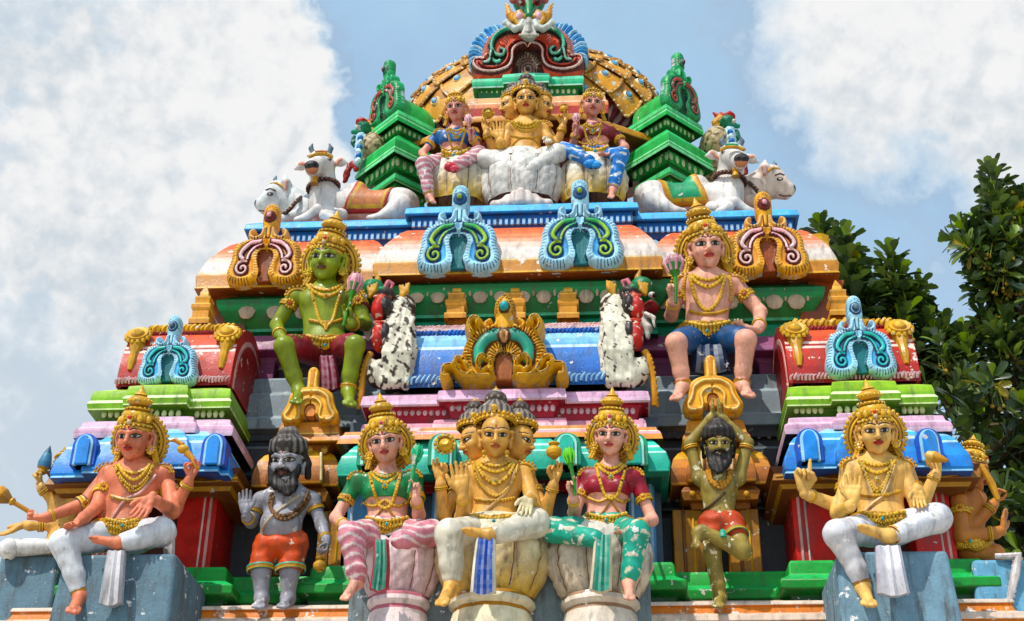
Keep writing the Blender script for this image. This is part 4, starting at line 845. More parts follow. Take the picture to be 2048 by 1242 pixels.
# ================================================================== painted statues
def head_template():
    s = Sdf()
    s.ell((0, .06, .10), (.37, .44, .40), k=.05).ell((0, -.07, -.10), (.335, .34, .40), k=.08).ell((0, -.13, -.30), (.23, .23, .19), k=.1).ball((0, -.325, -.415), .08, k=.09)
    for q in (-1, 1):
        s.ball((q*.19, -.265, -.13), .125, k=.09)
        s.path([(q*.29, -.26, .12), (q*.16, -.365, .155), (q*.03, -.385, .12)], [.04, .045, .035], k=.05)
        s.ball((q*.056, -.445, -.105), .042, k=.03)
        s.ell((q*.165, -.322, .035), (.10, .062, .050), k=.02)
        s.path([(q*.115, -.385, -.218), (q*.045, -.432, -.202), (0, -.428, -.21)], [.018, .032, .03], k=.02); s.path([(q*.10, -.385, -.238), (0, -.43, -.258)], [.02, .04], k=.02)
        s.path([(q*.365, -.02, .10), (q*.43, .05, .09), (q*.43, .05, -.03), (q*.385, .0, -.14), (q*.385, -.02, -.26)], [.035, .045, .04, .045, .055], k=.03)
    s.path([(0, -.385, .10), (0, -.45, .0), (0, -.515, -.085)], [.035, .045, .058], k=.04)
    s.cone((0, .07, -.35), (0, .12, -.85), .205, .235, k=.08)
    V, Q, _ = s.mesh(.0125)
    x, y, z = np.abs(V[:, 0]), V[:, 1], V[:, 2]; fr = y < -.10; code = np.zeros(len(V), int)
    u = (x-.172)/.110; al = np.maximum(1-u*u, 0); v = (z-.042)/(.040*al+1e-6)
    code[fr & (np.abs(u) < 1.12) & (np.abs(z-.044) < .058*np.sqrt(np.maximum(1-(u/1.15)**2, 0)))] = 5     # kohl line
    code[fr & (np.abs(u) < 1) & (np.abs(v) < 1)] = 1
    code[fr & (np.abs(u) < 1) & (np.abs(v) < 1.12) & ((x-.168)**2+(z-.044)**2 < .054**2)] = 2
    zb = .165+.045*(1-((x-.17)/.15)**2); code[fr & (x > .035) & (x < .34) & (np.abs(z-zb) < .020*(1.15-.6*(x/.34)))] = 3
    lip = fr & (y < -.3) & ((V[:, 0]/.128)**2+((z+.228)/.056)**2 < 1); code[lip] = 4; code[lip & (np.abs(z+.225-.02*(x/.1)**2) < .0085)] = 5
    code[fr & ((V[:, 0]/.020)**2+((z-.23)/.06)**2 < 1)] = 6
    code[(x > .40) & (z > -.02) & (z < .06)] = 7
    return V, Q, code
HEADV, HEADQ, HEADC = head_template(); HEADV = HEADV*np.array([.92, .97, .98])
def rot(yaw, pitch, roll):
    """columns: viewer's right, away from the viewer, up"""
    a, b, d = math.radians(yaw), math.radians(pitch), math.radians(roll)
    Rz = np.array([[_c(a), -_s(a), 0], [_s(a), _c(a), 0], [0, 0, 1]]); Rx = np.array([[1, 0, 0], [0, _c(b), -_s(b)], [0, _s(b), _c(b)]]); Ry = np.array([[_c(d), 0, _s(d)], [0, 1, 0], [-_s(d), 0, _c(d)]])
    return Ry@Rz@Rx
def put_head(sk, ctr, H, R, lips='b0302a', tilak='a02020', white='bfb4a6', brow='140d0a'):
    cols = np.array([c(sk), c(white), c('1c0f0a'), c(brow), c(lips), c('120c0a'), c(tilak), np.array(c(sk))*.7]); return np.array(ctr)+(HEADV*H)@R.T, HEADQ, cols[HEADC]
POSES = {'open': ([(4, 4, 3)]*4, .05, [(.12, -.04, .12), (.30, -.06, .30), (.37, -.08, .46), (.39, -.09, .56)]),
 'relax': ([(14, 18, 14), (18, 22, 16), (22, 26, 18), (26, 30, 18)], .03, [(.12, -.05, .12), (.26, -.12, .30), (.30, -.16, .46), (.30, -.2, .55)]),
 'pinch': ([(58, 58, 34), (62, 60, 30), (26, 26, 18), (12, 18, 12)], .06, [(.12, -.05, .12), (.24, -.2, .28), (.24, -.32, .40), (.2, -.37, .48)]),
 'fist': ([(76, 86, 50), (78, 88, 50), (80, 90, 52), (82, 90, 52)], .0, [(.12, -.06, .12), (.22, -.2, .28), (.14, -.3, .40), (.03, -.3, .46)]),
 'point': ([(2, 4, 3), (74, 86, 50), (78, 88, 52), (60, 60, 40)], .04, [(.12, -.06, .12), (.22, -.2, .28), (.14, -.3, .38), (.05, -.31, .42)]),
 'hold': ([(40, 48, 30), (44, 50, 30), (48, 52, 32), (50, 52, 32)], .02, [(.12, -.05, .12), (.24, -.2, .26), (.24, -.32, .40), (.2, -.38, .50)])}
_HT = {}
def hand_template(pose):
    if pose in _HT: return _HT[pose]
    cu, spread, th = POSES[pose]; s = Sdf(); xs = [.20, .068, -.066, -.195]; ln = [.42, .48, .44, .35]
    s.cone((0, .0, -.12), (0, 0, .06), .135, .135, k=.06)
    for x in xs: s.cone((x*.45, 0, .05), (x, 0, .47-.03*abs(x-.05)), .10, .083, k=.07)
    s.ell((.1, -.05, .2), (.12, .09, .15), k=.06); s.ell((-.1, -.045, .2), (.1, .08, .16), k=.06)
    for f in range(4):
        p = np.array([xs[f], 0, .46-.03*abs(xs[f]-.05)]); ang = 0; rr = .068; sx = spread*(1.5-f)
        for j, fr in enumerate((.45, .31, .24)):
            ang += math.radians(cu[f][j]); d = np.array([sx*_c(ang), -_s(ang), _c(ang)]); q = p+d*ln[f]*fr; s.cone(p, q, rr, rr*.88, k=.012); p = q; rr *= .88
    s.path(th, [.095, .085, .068, .052], k=.03)
    V, Q, _ = s.mesh(.026); _HT[pose] = (V, Q); return V, Q
def frame_from(zdir, ndir):
    z = np.array(zdir, float); z /= np.linalg.norm(z); y = -np.array(ndir, float); y -= z*np.dot(y, z); y /= np.linalg.norm(y); return np.stack([np.cross(y, z), y, z], 1)
class Fig:
    def __init__(f, name, label, Y, skin, foot, group=None, cat='statue'):
        f.Y = Y; f.u = pm(Y, foot[1]); f.sk = skin; f.t = thing(name, label, cat, P(foot[0], foot[1], Y), group); f.s = Sdf(); f.shells = []
    def J(f, p): return P(p[0], p[1], f.Y+(p[2] if len(p) > 2 else 0))
    def torso(f, neck, shl, shr, chest, waist, pelvis, w, bust=0, belly=0, dep=.62):
        s, u, J, sk = f.s, f.u, f.J, f.sk; f.neck = J(neck); ch, wa, pe = J(chest), J(waist), J(pelvis); a, b = J(shl), J(shr)
        hh = np.linalg.norm(ch-wa); f.ch, f.wa, f.pe, f.w = ch, wa, pe, w*u
        s.ell(ch, (w*u, w*u*dep, hh*1.0), sk, .06); s.ell(wa, (w*u*.80, w*u*dep*.86, hh*.85), sk, .07); s.ell(pe, (w*u*.95, w*u*dep, np.linalg.norm(wa-pe)*.8), sk, .07)
        up = ch+(f.neck-ch)*.62
        for q in (a, b): s.cone(up, q, w*u*.34, w*u*.30, sk, .06); s.ball(q, w*u*.33, sk, .04)
        s.cone(f.neck+(0, .02, .02), ch, w*u*.36, w*u*.5, sk, .06)
        for q in (-1, 1):
            if bust: s.ball(ch+np.array([q*w*u*.48, -w*u*dep*.72, -hh*.1]), w*u*.36*bust, sk, .03)
            else: s.ell(ch+np.array([q*w*u*.43, -w*u*dep*.60, hh*.12]), (w*u*.44, w*u*.26, hh*.42), sk, .03)
        if belly: s.ell(wa+np.array([0, -w*u*dep*.45*belly, -hh*.1]), (w*u*.78*belly**.5, w*u*.6*belly, hh*.66*belly**.5), sk, .05)
        f.navel = wa+np.array([0, -w*u*dep*(.86+.5*belly), -hh*.18]); f.ts = Sdf(); f.ts.p = list(s.p)
    def limb(f, pts, rs, k=.025, col=None): P_ = [f.J(p) for p in pts]; f.s.path(P_, [r*f.u*.93 for r in rs], col or f.sk, k); return P_
    def hand(f, pose, wrist, dirn, nrm, size, flip=False, col=None):
        """dirn, nrm: (viewer right, away, up)"""
        V, Q = hand_template(pose); V = V.copy(); R = frame_from(dirn, nrm)
        if flip: V[:, 0] *= -1; Q = Q[:, ::-1]
        f.shells.append((np.array(wrist)+(V*size*f.u)@R.T, Q, np.tile(c(col or f.sk), (len(V), 1))))
    def foot(f, ankle, toe, r=9, col=None, side=1):
        a, b = f.J(ankle), f.J(toe); u = f.u; sk = col or f.sk; d = b-a; d = d/np.linalg.norm(d); sd = np.cross(d, (0, 0, 1)); sd = sd/(np.linalg.norm(sd)+1e-9)
        f.s.ball(a+(0, .0, -.01), r*u*1.12, sk, .03); f.s.cone(a, b-d*r*u*.4, r*u*.95, r*u*.72, sk, .03); m = b-d*r*u*.5
        for k in range(5): o = (k-2)*r*u*.42; f.s.cone(m+sd*o*.9, b+sd*o+d*r*u*(.5-.13*abs(k-1)), r*u*.36, r*u*(.34 if k == 1 else .25), sk, .006)
    def head(f, ctr, H, yaw=0, pitch=14, roll=0, sk=None, **k):
        H = H*.94; ctr = (ctr[0], ctr[1]-.05*H)+tuple(ctr[2:]); R = rot(yaw, pitch+13, roll); c0 = f.J(ctr) if len(ctr) <= 3 and not isinstance(ctr, np.ndarray) else ctr
        V, Q, C = put_head(sk or f.sk, c0, H*f.u, R, **k); f.shells.append((V, Q, C)); f.hc, f.H, f.R = c0, H*f.u, R; return f
    def hl(f, p): return f.hc+(np.array(p, float)*f.H)@f.R.T          # head-local to world
    def body(f, mat=None, h=.0095):
        V, Q, C = f.s.mesh(h)
        d = np.linalg.norm(V-f.navel, axis=1) if hasattr(f, 'navel') else None
        if d is not None: C[d < 2.4*f.u] = c('1a0f0a')
        Vs, Qs, Cs = [V], [Q], [C]; n = len(V)
        for v, q, cc in f.shells: Vs.append(v); Qs.append(q+n); Cs.append(cc); n += len(v)
        mesh_obj('body', np.vstack(Vs), [np.vstack(Qs)], np.vstack(Cs), mat or paint(.15, .42, (.68, .58, .46), dirt_amt=.55, bump=.4), f.t, sharp=0)
    def cloth(f, name, parts, col, inflate=.008, fold=0, mat=None, h=.0095, clip=None, stripe=None):
        """parts: (pts, radii px) limb chains or ('e', centre, radii px)"""
        s = Sdf()
        for p in parts:
            if p[0] == 'e': s.ell(p[1] if isinstance(p[1], np.ndarray) else f.J(p[1]), np.array(p[2])*f.u, col, .04)
            else: s.path([f.J(q) for q in p[0]], [r*f.u*.93 for r in p[1]], p[2] if len(p) > 2 else col, .03)
        nz = (lambda X: fold*f.u*(np.sin(X[..., 2]*75+np.sin(X[..., 0]*24)*2.2)+.6*np.sin(X[..., 0]*90+X[..., 2]*31))) if fold else None
        V, Q, C = s.mesh(h, inflate, clip, nz)
        if stripe:
            m = (np.sin(V[:, 2]*stripe[1]+np.sin(V[:, 0]*9)*1.2+1.1*np.sin(V[:, 0]*31+V[:, 2]*13)+.8*np.sin(V[:, 1]*27-V[:, 0]*17)) > stripe[2]+.25*np.sin(V[:, 0]*53+V[:, 2]*47)); C[m] = c(stripe[0])
        return mesh_obj(name, V, [Q], C, mat or paint(.7, .4, (.74, .70, .66), bump=.25), f.t, sharp=0)
    # ---- jewellery
    def drape(f, mb, pts, r, col='gold', bead=0, n=14, col2='d8b050', lift=.006, sdf=None):
        pts = spline(pts, 6); X, R, ok = (sdf or f.ts).trace(pts[:, 0], pts[:, 1], 7.5, 16, lift)
        X = X[ok]
        if len(X) < 3: return
        X = X[np.r_[True, np.linalg.norm(np.diff(X, axis=0), axis=1) < .2]]
        if len(X) < 3: return
        r *= 1.2; bead *= 1.2; mb.tube(X, r*f.u, col, 6)
        if bead:
            L_ = np.r_[0, np.cumsum(np.linalg.norm(np.diff(X, axis=0), axis=1))]
            for t in np.arange(bead*f.u*.5, L_[-1], bead*f.u*1.9):
                k = min(np.searchsorted(L_, t), len(X)-1); mb.ball(X[k]+(0, -.004, 0), bead*f.u, col2, 6)
    def ring(f, mb, a, b, t, r, w, col='gold', med=0, n=18):
        """bangle about a limb a->b at t"""
        mb.mark(); A, B = f.J(a) if not isinstance(a, np.ndarray) else a, f.J(b) if not isinstance(b, np.ndarray) else b; ax = B-A; ax /= np.linalg.norm(ax); o = A+(B-A)*t
        mb.lathe(o, ax, [(r*f.u, -w*f.u, 'gold_deep'), ((r+2.2)*f.u, -w*f.u*.9, col), ((r+3)*f.u, -w*f.u*.4, 'd3a848'), ((r+1.6)*f.u, 0, 'gold_deep'), ((r+3)*f.u, w*f.u*.4, 'd3a848'), ((r+2.2)*f.u, w*f.u*.9, col), (r*f.u, w*f.u, 'gold_deep')], n)
        if med:
            cdir = CAM-o; cdir = cdir-ax*np.dot(cdir, ax); cdir /= np.linalg.norm(cdir); p = o+cdir*(r+1)*f.u
            mb.ball(p, med*f.u*.5, 'a8502c', 8)
            e1 = np.cross(cdir, ax)
            for k in range(9): an = 2*math.pi*k/9; mb.ball(p+(e1*_c(an)+ax*_s(an))*med*f.u*.85, med*f.u*.36, 'd0a244', 6)
    def crown(f, hgt=1.0, wide=1.0, tilt=0, base=.20, col='bd8d2c', jew='c03020'):
        mb = MB(); up = f.R@np.array([_s(math.radians(tilt)), .16, 1.]); up /= np.linalg.norm(up); o = f.hl((0, .03, base)); H = f.H; W = wide*.80; hgt = hgt*1.0
        pr = [(.40, -.06), (.455, -.05), (.46, .01), (.435, .03), (.465, .06), (.46, .10), (.42, .12), (.43, .16), (.44, .28), (.40, .36), (.33, .40), (.37, .42), (.38, .45), (.29, .48), (.25, .50), (.30, .54), (.345, .60), (.34, .66), (.26, .72), (.17, .75), (.19, .78), (.16, .81), (.09, .86), (.045, .95), (.001, 1.02)]
        cs = [col, 'd2a444', col, 'gold_deep', 'd2a444', col, 'gold_deep', col, 'd2a444', col, 'gold_deep', 'd2a444', col, 'gold_deep', 'gold_deep', col, 'd2a444', col, col, 'gold_deep', 'd2a444', col, 'd2a444', 'd2a444', col]
        mb.lathe(o, up, [(r*H*W, h*H*hgt, k) for (r, h), k in zip(pr, cs)], 28, front=f.R@np.array([1., 0, 0]))
        ax = f.R@np.array([1., 0, 0]); fr = np.cross(up, ax)      # away from the viewer
        for k in range(-5, 6):
            an = k*.29; d = ax*_s(an)-fr*_c(an)
            mb.ball(o+d*.475*H*W+up*.03*H*hgt, .035*H, 'd9b45a', 6)
            if k % 2 == 0: mb.ball(o+d*.45*H*W+up*.18*H*hgt, np.array([.075, .05, .10])*H, 'd0a040', 8)
            mb.tube([o+d*.44*H*W+up*(.12+.02*j)*H*hgt*1.5 for j in range(4)], .022*H, 'd6ac50', 5)
        mb.ball(o-fr*.47*H*W+up*.2*H*hgt, .055*H, jew, 8); mb.ball(o-fr*.49*H*W+up*.10*H*hgt, .06*H, 'c9b08a', 8)
        for rr, hh, nn in ((.455, .24, 18), (.385, .435, 18), (.35, .63, 16)):
            for k in range(nn): an = 2*math.pi*k/nn; mb.ball(o+(ax*_c(an)+fr*_s(an))*rr*H*W+up*hh*H*hgt, .026*H, 'd9b256', 5)
        mb.build('crown', f.t, paint(.2, .3, dirt_amt=.5), sharp=50)
    def halo(f, r=.86, ctr=(0, .26, -.10), col='b98a2e'):
        mb = MB(); H = f.H; ax = -f.R[:, 1]; o = f.hl(ctr); r *= .77
        mb.lathe(o, ax, [(.001, .02*H, 'gold_deep'), (r*.55*H, .02*H, col), (r*.6*H, .06*H, 'd2a444'), (r*.68*H, .03*H, 'gold_deep'), (r*.74*H, .03*H, col), (r*.78*H, .075*H, 'd2a444'), (r*.84*H, .04*H, 'gold_deep'), (r*.90*H, .05*H, 'd2a444'), (r*.96*H, .03*H, col), (r*.95*H, -.06*H, 'gold_deep'), (.01, -.06*H, 'gold_deep')], 40)
        e1, e2 = f.R[:, 0], f.R[:, 2]
        for k in range(36): an = 2*math.pi*k/36; mb.ball(o+(e1*_c(an)+e2*_s(an))*r*.99*H, .055*H, ('c9982f', 'd9b050')[k % 2], 6)
        for k in range(24): an = 2*math.pi*k/24; mb.ball(o+ax*.04*H+(e1*_c(an)+e2*_s(an))*r*.71*H, .035*H, 'd6ac50', 5)
        mb.build('halo', f.t, paint(.2, .3, dirt_amt=.5), sharp=50)
    def earrings(f, col='c2923a'):
        for q in (-1, 1):
            mb = MB(); p = f.hl((q*.41, -.06, -.30)); mb.ball(p, .075*f.H, col, 8); mb.ball(p+(0, -.01, -.07*f.H), .05*f.H, 'd9b050', 8)
            for k in range(8): an = k*math.pi/4; mb.ball(p+np.array([_c(an), -.4, _s(an)])*.085*f.H, .03*f.H, 'd9b050', 5)
            mb.tube([f.hl((q*.40, .02, .16)), f.hl((q*.47, .05, .0)), f.hl((q*.43, .03, -.2)), p], .035*f.H, col, 6); mb.build('earring', f.t, paint(.2, .3))
    def locks(f, col='c2923a'):                                   # gold tresses falling behind the ears to the shoulders
        for q in (-1, 1):
            mb = MB()
            for j, o in enumerate((.39, .45)):
                pts = [f.hl((q*(o-.05), .14, -.1)), f.hl((q*o, .12, -.38)), f.hl((q*(o+.08), .04, -.58))]
                mb.tube(spline(pts, 5), .05*f.H, col, 6)
                for p in spline(pts, 4): mb.ball(p+(0, -.03*f.H, 0), .045*f.H, 'd3a848', 5)
            mb.build('shoulder_tress', f.t, paint(.2, .35))
    def shoulder_pads(f, mb, sh, r, col='gold'):
        A = f.J(sh)
        for k in range(9):
            an = math.pi*(.02+.96*k/8); d = np.array([_c(an), -.55, _s(an)*.85]); mb.ball(A+d*r*f.u, 3.2*f.u, ('c9982f', 'b5832a')[k % 2], 6)
        for rr in (.62, .82): mb.tube([A+np.array([_c(an), -.62, _s(an)*.75])*r*rr*f.u for an in np.linspace(.0, math.pi, 12)], 2.4*f.u, col, 5)
    def belt(f, rows, wpx, cx, sdf=None, tassel=0, jew=('2ba0a8', 'b03a2c')):
        mb = MB(); g = Sdf(); g.p = [p[:6]+(c('b5862c'),)+p[7:] for p in f.ts.p]; g.ell(f.pe, (f.w*1.06, f.w*.88, f.w*.60), 'b5862c', .03)
        za, zb_ = f.J((cx, rows[-1]+5, -.2))[2], f.J((cx, rows[0]-4, -.2))[2]; sdf = g
        V, Q, C = g.mesh(.0095, .024, lambda X: np.maximum(za-X[..., 2]+.25*np.abs(X[..., 0]-f.pe[0]), X[..., 2]-zb_-.18*np.abs(X[..., 0]-f.pe[0])), lambda X: .005*np.sin(X[..., 0]*95)*np.sin(X[..., 2]*110))
        if len(V): mb.addv(V, Q, C)
        for k, y in enumerate(rows):
            sag = 5
            f.drape(mb, [(cx-wpx, y-sag), (cx-wpx*.5, y), (cx, y+sag*.6), (cx+wpx*.5, y), (cx+wpx, y-sag)], 2.8, ('c9982f', 'a87a26')[k % 2], bead=3.2, lift=.030, sdf=sdf)
        y0, y1 = rows[0], rows[-1]
        for k in range(-5, 6):
            x = cx+k*wpx*.17; f.drape(mb, [(x, y0+2), (x+.5, (y0+y1)/2), (x, y1+6-abs(k)*.6)], 2.6, 'c0932f', bead=2.3, lift=.030, sdf=sdf)
        X, _, ok = (sdf or f.ts).trace(np.array([cx]), np.array([(y0+y1)/2-1]), 7.5, 16, .036)
        mb.ball(X[0], 6*f.u, 'c9a040', 8); mb.ball(X[0]+(0, -.02, 0), 3.6*f.u, jew[0], 8)
        for k in range(10): an = k*math.pi/5; mb.ball(X[0]+np.array([_c(an), -.1, _s(an)])*7.5*f.u, 2.4*f.u, 'd6ab48', 5)
        mb.build('belt', f.t, paint(.2, .3, dirt_amt=.5), sharp=60)
def seated_cloth_panel(f, pts, wpx, col, edge, Y, tail='point', name='sash'):
    """narrow pleated cloth hanging down in front"""
    mb = MB(); n = 14; P0, P1 = np.array(pts[0], float), np.array(pts[-1], float); path = spline(pts, 6); V = []; cs = []
    cols = 9
    for i, p in enumerate(path):
        t = i/(len(path)-1); wv = wpx*(.8+.25*t); o = P(p[0], p[1], Y-.03*_s(t*3.1))
        for j in range(cols):
            a = j/(cols-1)*2-1; dz = (-abs(a)*.5+.5)*.05 if tail == 'point' and i == len(path)-1 else 0
            V.append(o+np.array([a*wv/2*f.u, -.012*_c(a*9)-.012, -dz]))
    m = len(path); k = len(V); V += [v+np.array([0, .05, 0]) for v in V]
    q = []
    for i in range(m-1):
        for j in range(cols-1):
            a = i*cols+j; q.append((a, a+cols, a+cols+1, a+1)); cs.append(c(edge if j in (0, cols-2) else (mix(col, 'white', .0+.16*(j % 2)+.10*((i+RNG.integers(0, 2)) % 3 == 0))))); q.append((k+a, k+a+1, k+a+cols+1, k+a+cols)); cs.append(c(edge))
    for i in range(m-1):
        for j in (0, cols-1): a = i*cols+j; q.append((a, k+a, k+a+cols, a+cols)); cs.append(c(edge))
    for j in range(cols-1): a = (m-1)*cols+j; q.append((a, k+a, k+a+1, a+1)); cs.append(c(edge))
    mb.add(V, q=q, cq=cs); return mb.build(name, f.t, paint(.6, .45, (.7, .66, .6)))
def lotus_seat(label, cx, top, bot, wtop, Y, cols, foot=None, panel=None, dep=.8, name='lotus_pedestal', waist=.80):
    """fluted lotus-petal seat"""
    m = pm(Y, bot); o = P(cx, bot, Y); h = P(cx, top, Y)[2]-o[2]; w_ = wtop/2*m
    t = thing(name, label, 'pedestal', o); mb = MB(); ang = np.linspace(0, 2*math.pi, 96, endpoint=False); rows = np.linspace(0, 1, 26); V = []; C = []
    for r in rows:
        pr = waist+(1-waist)*1.1*math.sin(r*math.pi*.58)+.09*math.sin(r*math.pi); lob = .085*(math.sin(r*math.pi*.9+.2)**.7)
        for a in ang:
            pet = abs(math.cos(a*4.5+.4)); rad = w_*pr*(1-lob+lob*2*pet**.5) ; V.append(o+np.array([_c(a)*rad, _s(a)*rad*dep, r*h*(1-.09*r*r*(1-pet**.6))]))
            g = min(1, max(0, (r-.05)/.75+.25*(pet-.6))); C.append(mix(cols[1], cols[0], g) if pet > .16 else mix(cols[2], cols[0], .35))
    V = np.array(V); C = np.array(C); rd = V-o; rd[:, 2] = 0; V = V+rd*(.018*np.sin(V[:, 0]*31+V[:, 2]*17)*np.sin(V[:, 2]*39+V[:, 1]*23)+.012*np.sin(V[:, 0]*67-V[:, 2]*71))[:, None]; q = [(i*96+k, i*96+(k+1) % 96, (i+1)*96+(k+1) % 96, (i+1)*96+k) for i in range(25) for k in range(96)]
    mb.addv(V, q, C); mb.lathe(o+(0, 0, h*.97), (0, 0, 1), [(w_*.97, 0, cols[0]), (w_*.92, .05, cols[0]), (w_*.7, .13, cols[0]), (w_*.4, .17, cols[0]), (.001, .18, cols[0])], 40); mb.V[-1][:, 1] = o[1]+(mb.V[-1][:, 1]-o[1])*dep
    for kk in range(9):                                         # dark painted seams between the petals
        k = int(round(((math.pi/2-.4+kk*math.pi)/4.5) % (2*math.pi)/(2*math.pi)*96)) % 96; pts = V.reshape(26, 96, 3)[2:25:2, k]; mb.tube(pts+np.array([_c(ang[k]), _s(ang[k]), 0])*.001, .0045, '6d5a4e', 5)
    mb.build('petal_cup', t, paint(.6, .45, (.78, .74, .68), dirt_amt=.8, bump=.6), sharp=60)
    if foot:
        mb = MB(); mb.lathe(o, (0, 0, 1), [(w_*waist*.96, .0, cols[2]), (w_*waist*1.04, -.03, cols[0]), (w_*waist*1.05, -.06, cols[0]), (w_*waist*.92, -.09, cols[2]), (w_*waist*.95, -.12, cols[0]), (w_*waist*1.12, -.30, cols[0]), (w_*waist*1.14, -.36, cols[2]), (w_*waist*1.0, -.42, cols[1]), (w_*waist*1.0, -.7, cols[1])], 56, lobes=(11, .012)); mb.build('foot_ring', t, paint(.7, .5, (.76, .7, .64)))
    return t
def bud(label, base, tip, Y, bw, cols, name='lotus_bud', group=None, d2=0):
    """a bud or flower on a stem, from px base to px tip"""
    A, B = P(*base, Y), P(*tip, Y+d2); t = thing(name, label, 'flower', A, group); ax = (B-A); L_ = np.linalg.norm(ax); ax /= L_; u = pm(Y, base[1]); mb = MB()
    mb.tube([A, A+ax*L_*.35+(.006, 0, 0), A+ax*L_*.68], [3.2*u, 3.6*u, 4.2*u], cols[0], 8); mb.build('stem', t, paint(.25, .4)); mb = MB(); R = bw*u
    mb.lathe(A, ax, [(4*u, L_*.55, cols[0]), (R*.55, L_*.66, cols[0]), (R*.95, L_*.80, cols[1]), (R, L_*.88, cols[1]), (R*.8, L_*.96, cols[2]), (R*.35, L_*.99, cols[2]), (.001, L_, cols[2])], 20, lobes=(6, .07))
    e1 = np.cross(ax, (0, 1, 0)); e1 /= np.linalg.norm(e1); e2 = np.cross(ax, e1)
    for k in range(7): an = 2*math.pi*k/7; d = e1*_c(an)+e2*_s(an); mb.tube([A+ax*L_*.66+d*R*.6, A+ax*L_*.86+d*R*1.02, A+ax*L_*1.0+d*R*.7], [R*.14, R*.24, R*.08], cols[2], 6)
    mb.build('flower_head', t, paint(.3, .4)); return t
def pot(label, ctr, Y, w_, col='c08f34', name='water_pot'):
    u = pm(Y, ctr[1]); o = P(*ctr, Y); r = w_*u; mb = MB(); mb.lathe(o, (0, 0, 1), [(.001, -r*.95, col), (r*.45, -r*.95, 'gold_deep'), (r*.5, -r*.8, col), (r*.9, -r*.5, col), (r*1.0, -.05*r, 'd2a545'), (r*.92, r*.25, col), (r*.5, r*.6, 'gold_deep'), (r*.45, r*.75, col), (r*.7, r*.95, 'd9b158'), (r*.72, r*1.05, col), (r*.4, r*1.05, '4a3010'), (r*.3, r*.8, '4a3010'), (.001, r*.8, '4a3010')], 22)
    return tag(mb.build(name, None, paint(.3, .35)), label, 'pot')
def rosette(label, ctr, Y, w_, col='c9a240', n=14, name='rosary_wheel'):
    u = pm(Y, ctr[1]); o = P(*ctr, Y); r = w_*u; mb = MB(); mb.lathe(o, (0, -1, .25), [(.001, .02, 'e0c068'), (r*.35, .03, col), (r*.55, .015, 'gold_deep'), (r*.7, .03, 'd9b455'), (r*.85, .0, col), (r*.8, -.04, 'gold_deep'), (.001, -.04, col)], 28)
    for k in range(n): an = 2*math.pi*k/n; mb.ball(o+np.array([_c(an)*r, 0, _s(an)*r]), (r*.2, r*.16, r*.2), ('d9b455', 'b98a2e')[k % 2], 6)
    return tag(mb.build(name, None, paint(.3, .35)), label, 'ornament')
# ---------------------------------------------------------------- the statues
def garland(f, cx, ny, w, rows, pendant=None, col='gold', chain=True):
    """collar rows under the neck at photo row ny, then longer loops"""
    mb = MB()
    for k, (hw, drop, r) in enumerate(rows): f.drape(mb, [(cx-hw, ny), (cx-hw*.62, ny+drop*.62), (cx, ny+drop), (cx+hw*.62, ny+drop*.62), (cx+hw, ny)], r, ('b98a2e', 'c59a3c', 'a87a28')[k % 3], bead=r*1.05)
    if pendant:
        X, _, ok = f.ts.trace(np.array([pendant[0]]), np.array([pendant[1]]), 7.5, 16, .012); mb.ball(X[0], 4.5*f.u, 'c9a040', 8); mb.ball(X[0]+(0, -.015, 0), 2.6*f.u, pendant[2], 6)
        for k in range(8): an = k*math.pi/4; mb.ball(X[0]+np.array([_c(an), 0, _s(an)])*5.4*f.u, 1.8*f.u, 'd6ac50', 5)
    return mb
GM = lambda: paint(.2, .3, dirt_amt=.5)
def slab(label, x0, x1, py0, py1, Ya, Yb, col, name='pedestal', tp=0.0):
    a, b = P(x0, py0, Ya), P(x1, py0, Ya); z0 = P((x0+x1)/2, py1, Ya)[2]; mb = MB(); w = (b[0]-a[0])
    v = [(a[0]-tp, Ya-tp, z0), (b[0]+tp, Ya-tp, z0), (b[0]+tp, Yb, z0), (a[0]-tp, Yb, z0), (a[0], Ya, a[2]), (b[0], Ya, a[2]), (b[0], Yb, a[2]), (a[0], Yb, a[2])]
    mb.add(v, q=[(3, 2, 1, 0), (4, 5, 6, 7), (0, 1, 5, 4), (1, 2, 6, 5), (2, 3, 7, 6), (3, 0, 4, 7)], col=col)
    return tag(mb.build(name, None, paint(.7, .65, (.66, .68, .68), dirt_amt=.85, scale=1.2, bump=.7), bevel=.03), label, 'pedestal')
slab('slate blue chipped block under the red four-armed statue', 128, 352, 1108, 1330, -.80, .05, '5d7683', tp=.04)
slab('slate blue chipped block under the yellow four-armed statue', 1674, 1896, 1102, 1330, -.80, .05, '6f8c9c', tp=.04)
slab('rough grey concrete plinth under the three lotus seats', 700, 1300, 1150, 1400, -.50, .02, '6f7c80')
# --- A: red four-armed seated man
f = Fig('seated_statue', 'red skinned four-armed statue in white trousers seated on the left slate block', -.50, 'skin_red', (248, 1120))
f.torso((270, 925, -.02), (216, 948, -.0), (328, 950, .0), (268, 966), (252, 1018), (248, 1062), 60, belly=.25)
J0 = f.limb([(214, 948, 0), (196, 1012, -.08), (168, 1036, -.30), (156, 1044, -.38)], [17, 16, 13, 10]); f.hand('relax', J0[-1], (-.1, -.5, -.5), (-.3, -.6, .5), 44)
J1 = f.limb([(208, 958, .08), (168, 1008, .02), (96, 1034, -.12), (80, 1036, -.14)], [17, 16, 11, 9]); f.hand('fist', J1[-1], (-1, -.2, -.05), (.1, -.4, .9), 46)
J2 = f.limb([(330, 950, .05), (350, 1016, -.02), (376, 966, -.12), (380, 956, -.14)], [17, 16, 11, 9]); f.hand('pinch', J2[-1], (.35, -.2, .9), (-.4, -.9, -.1), 50, flip=True)
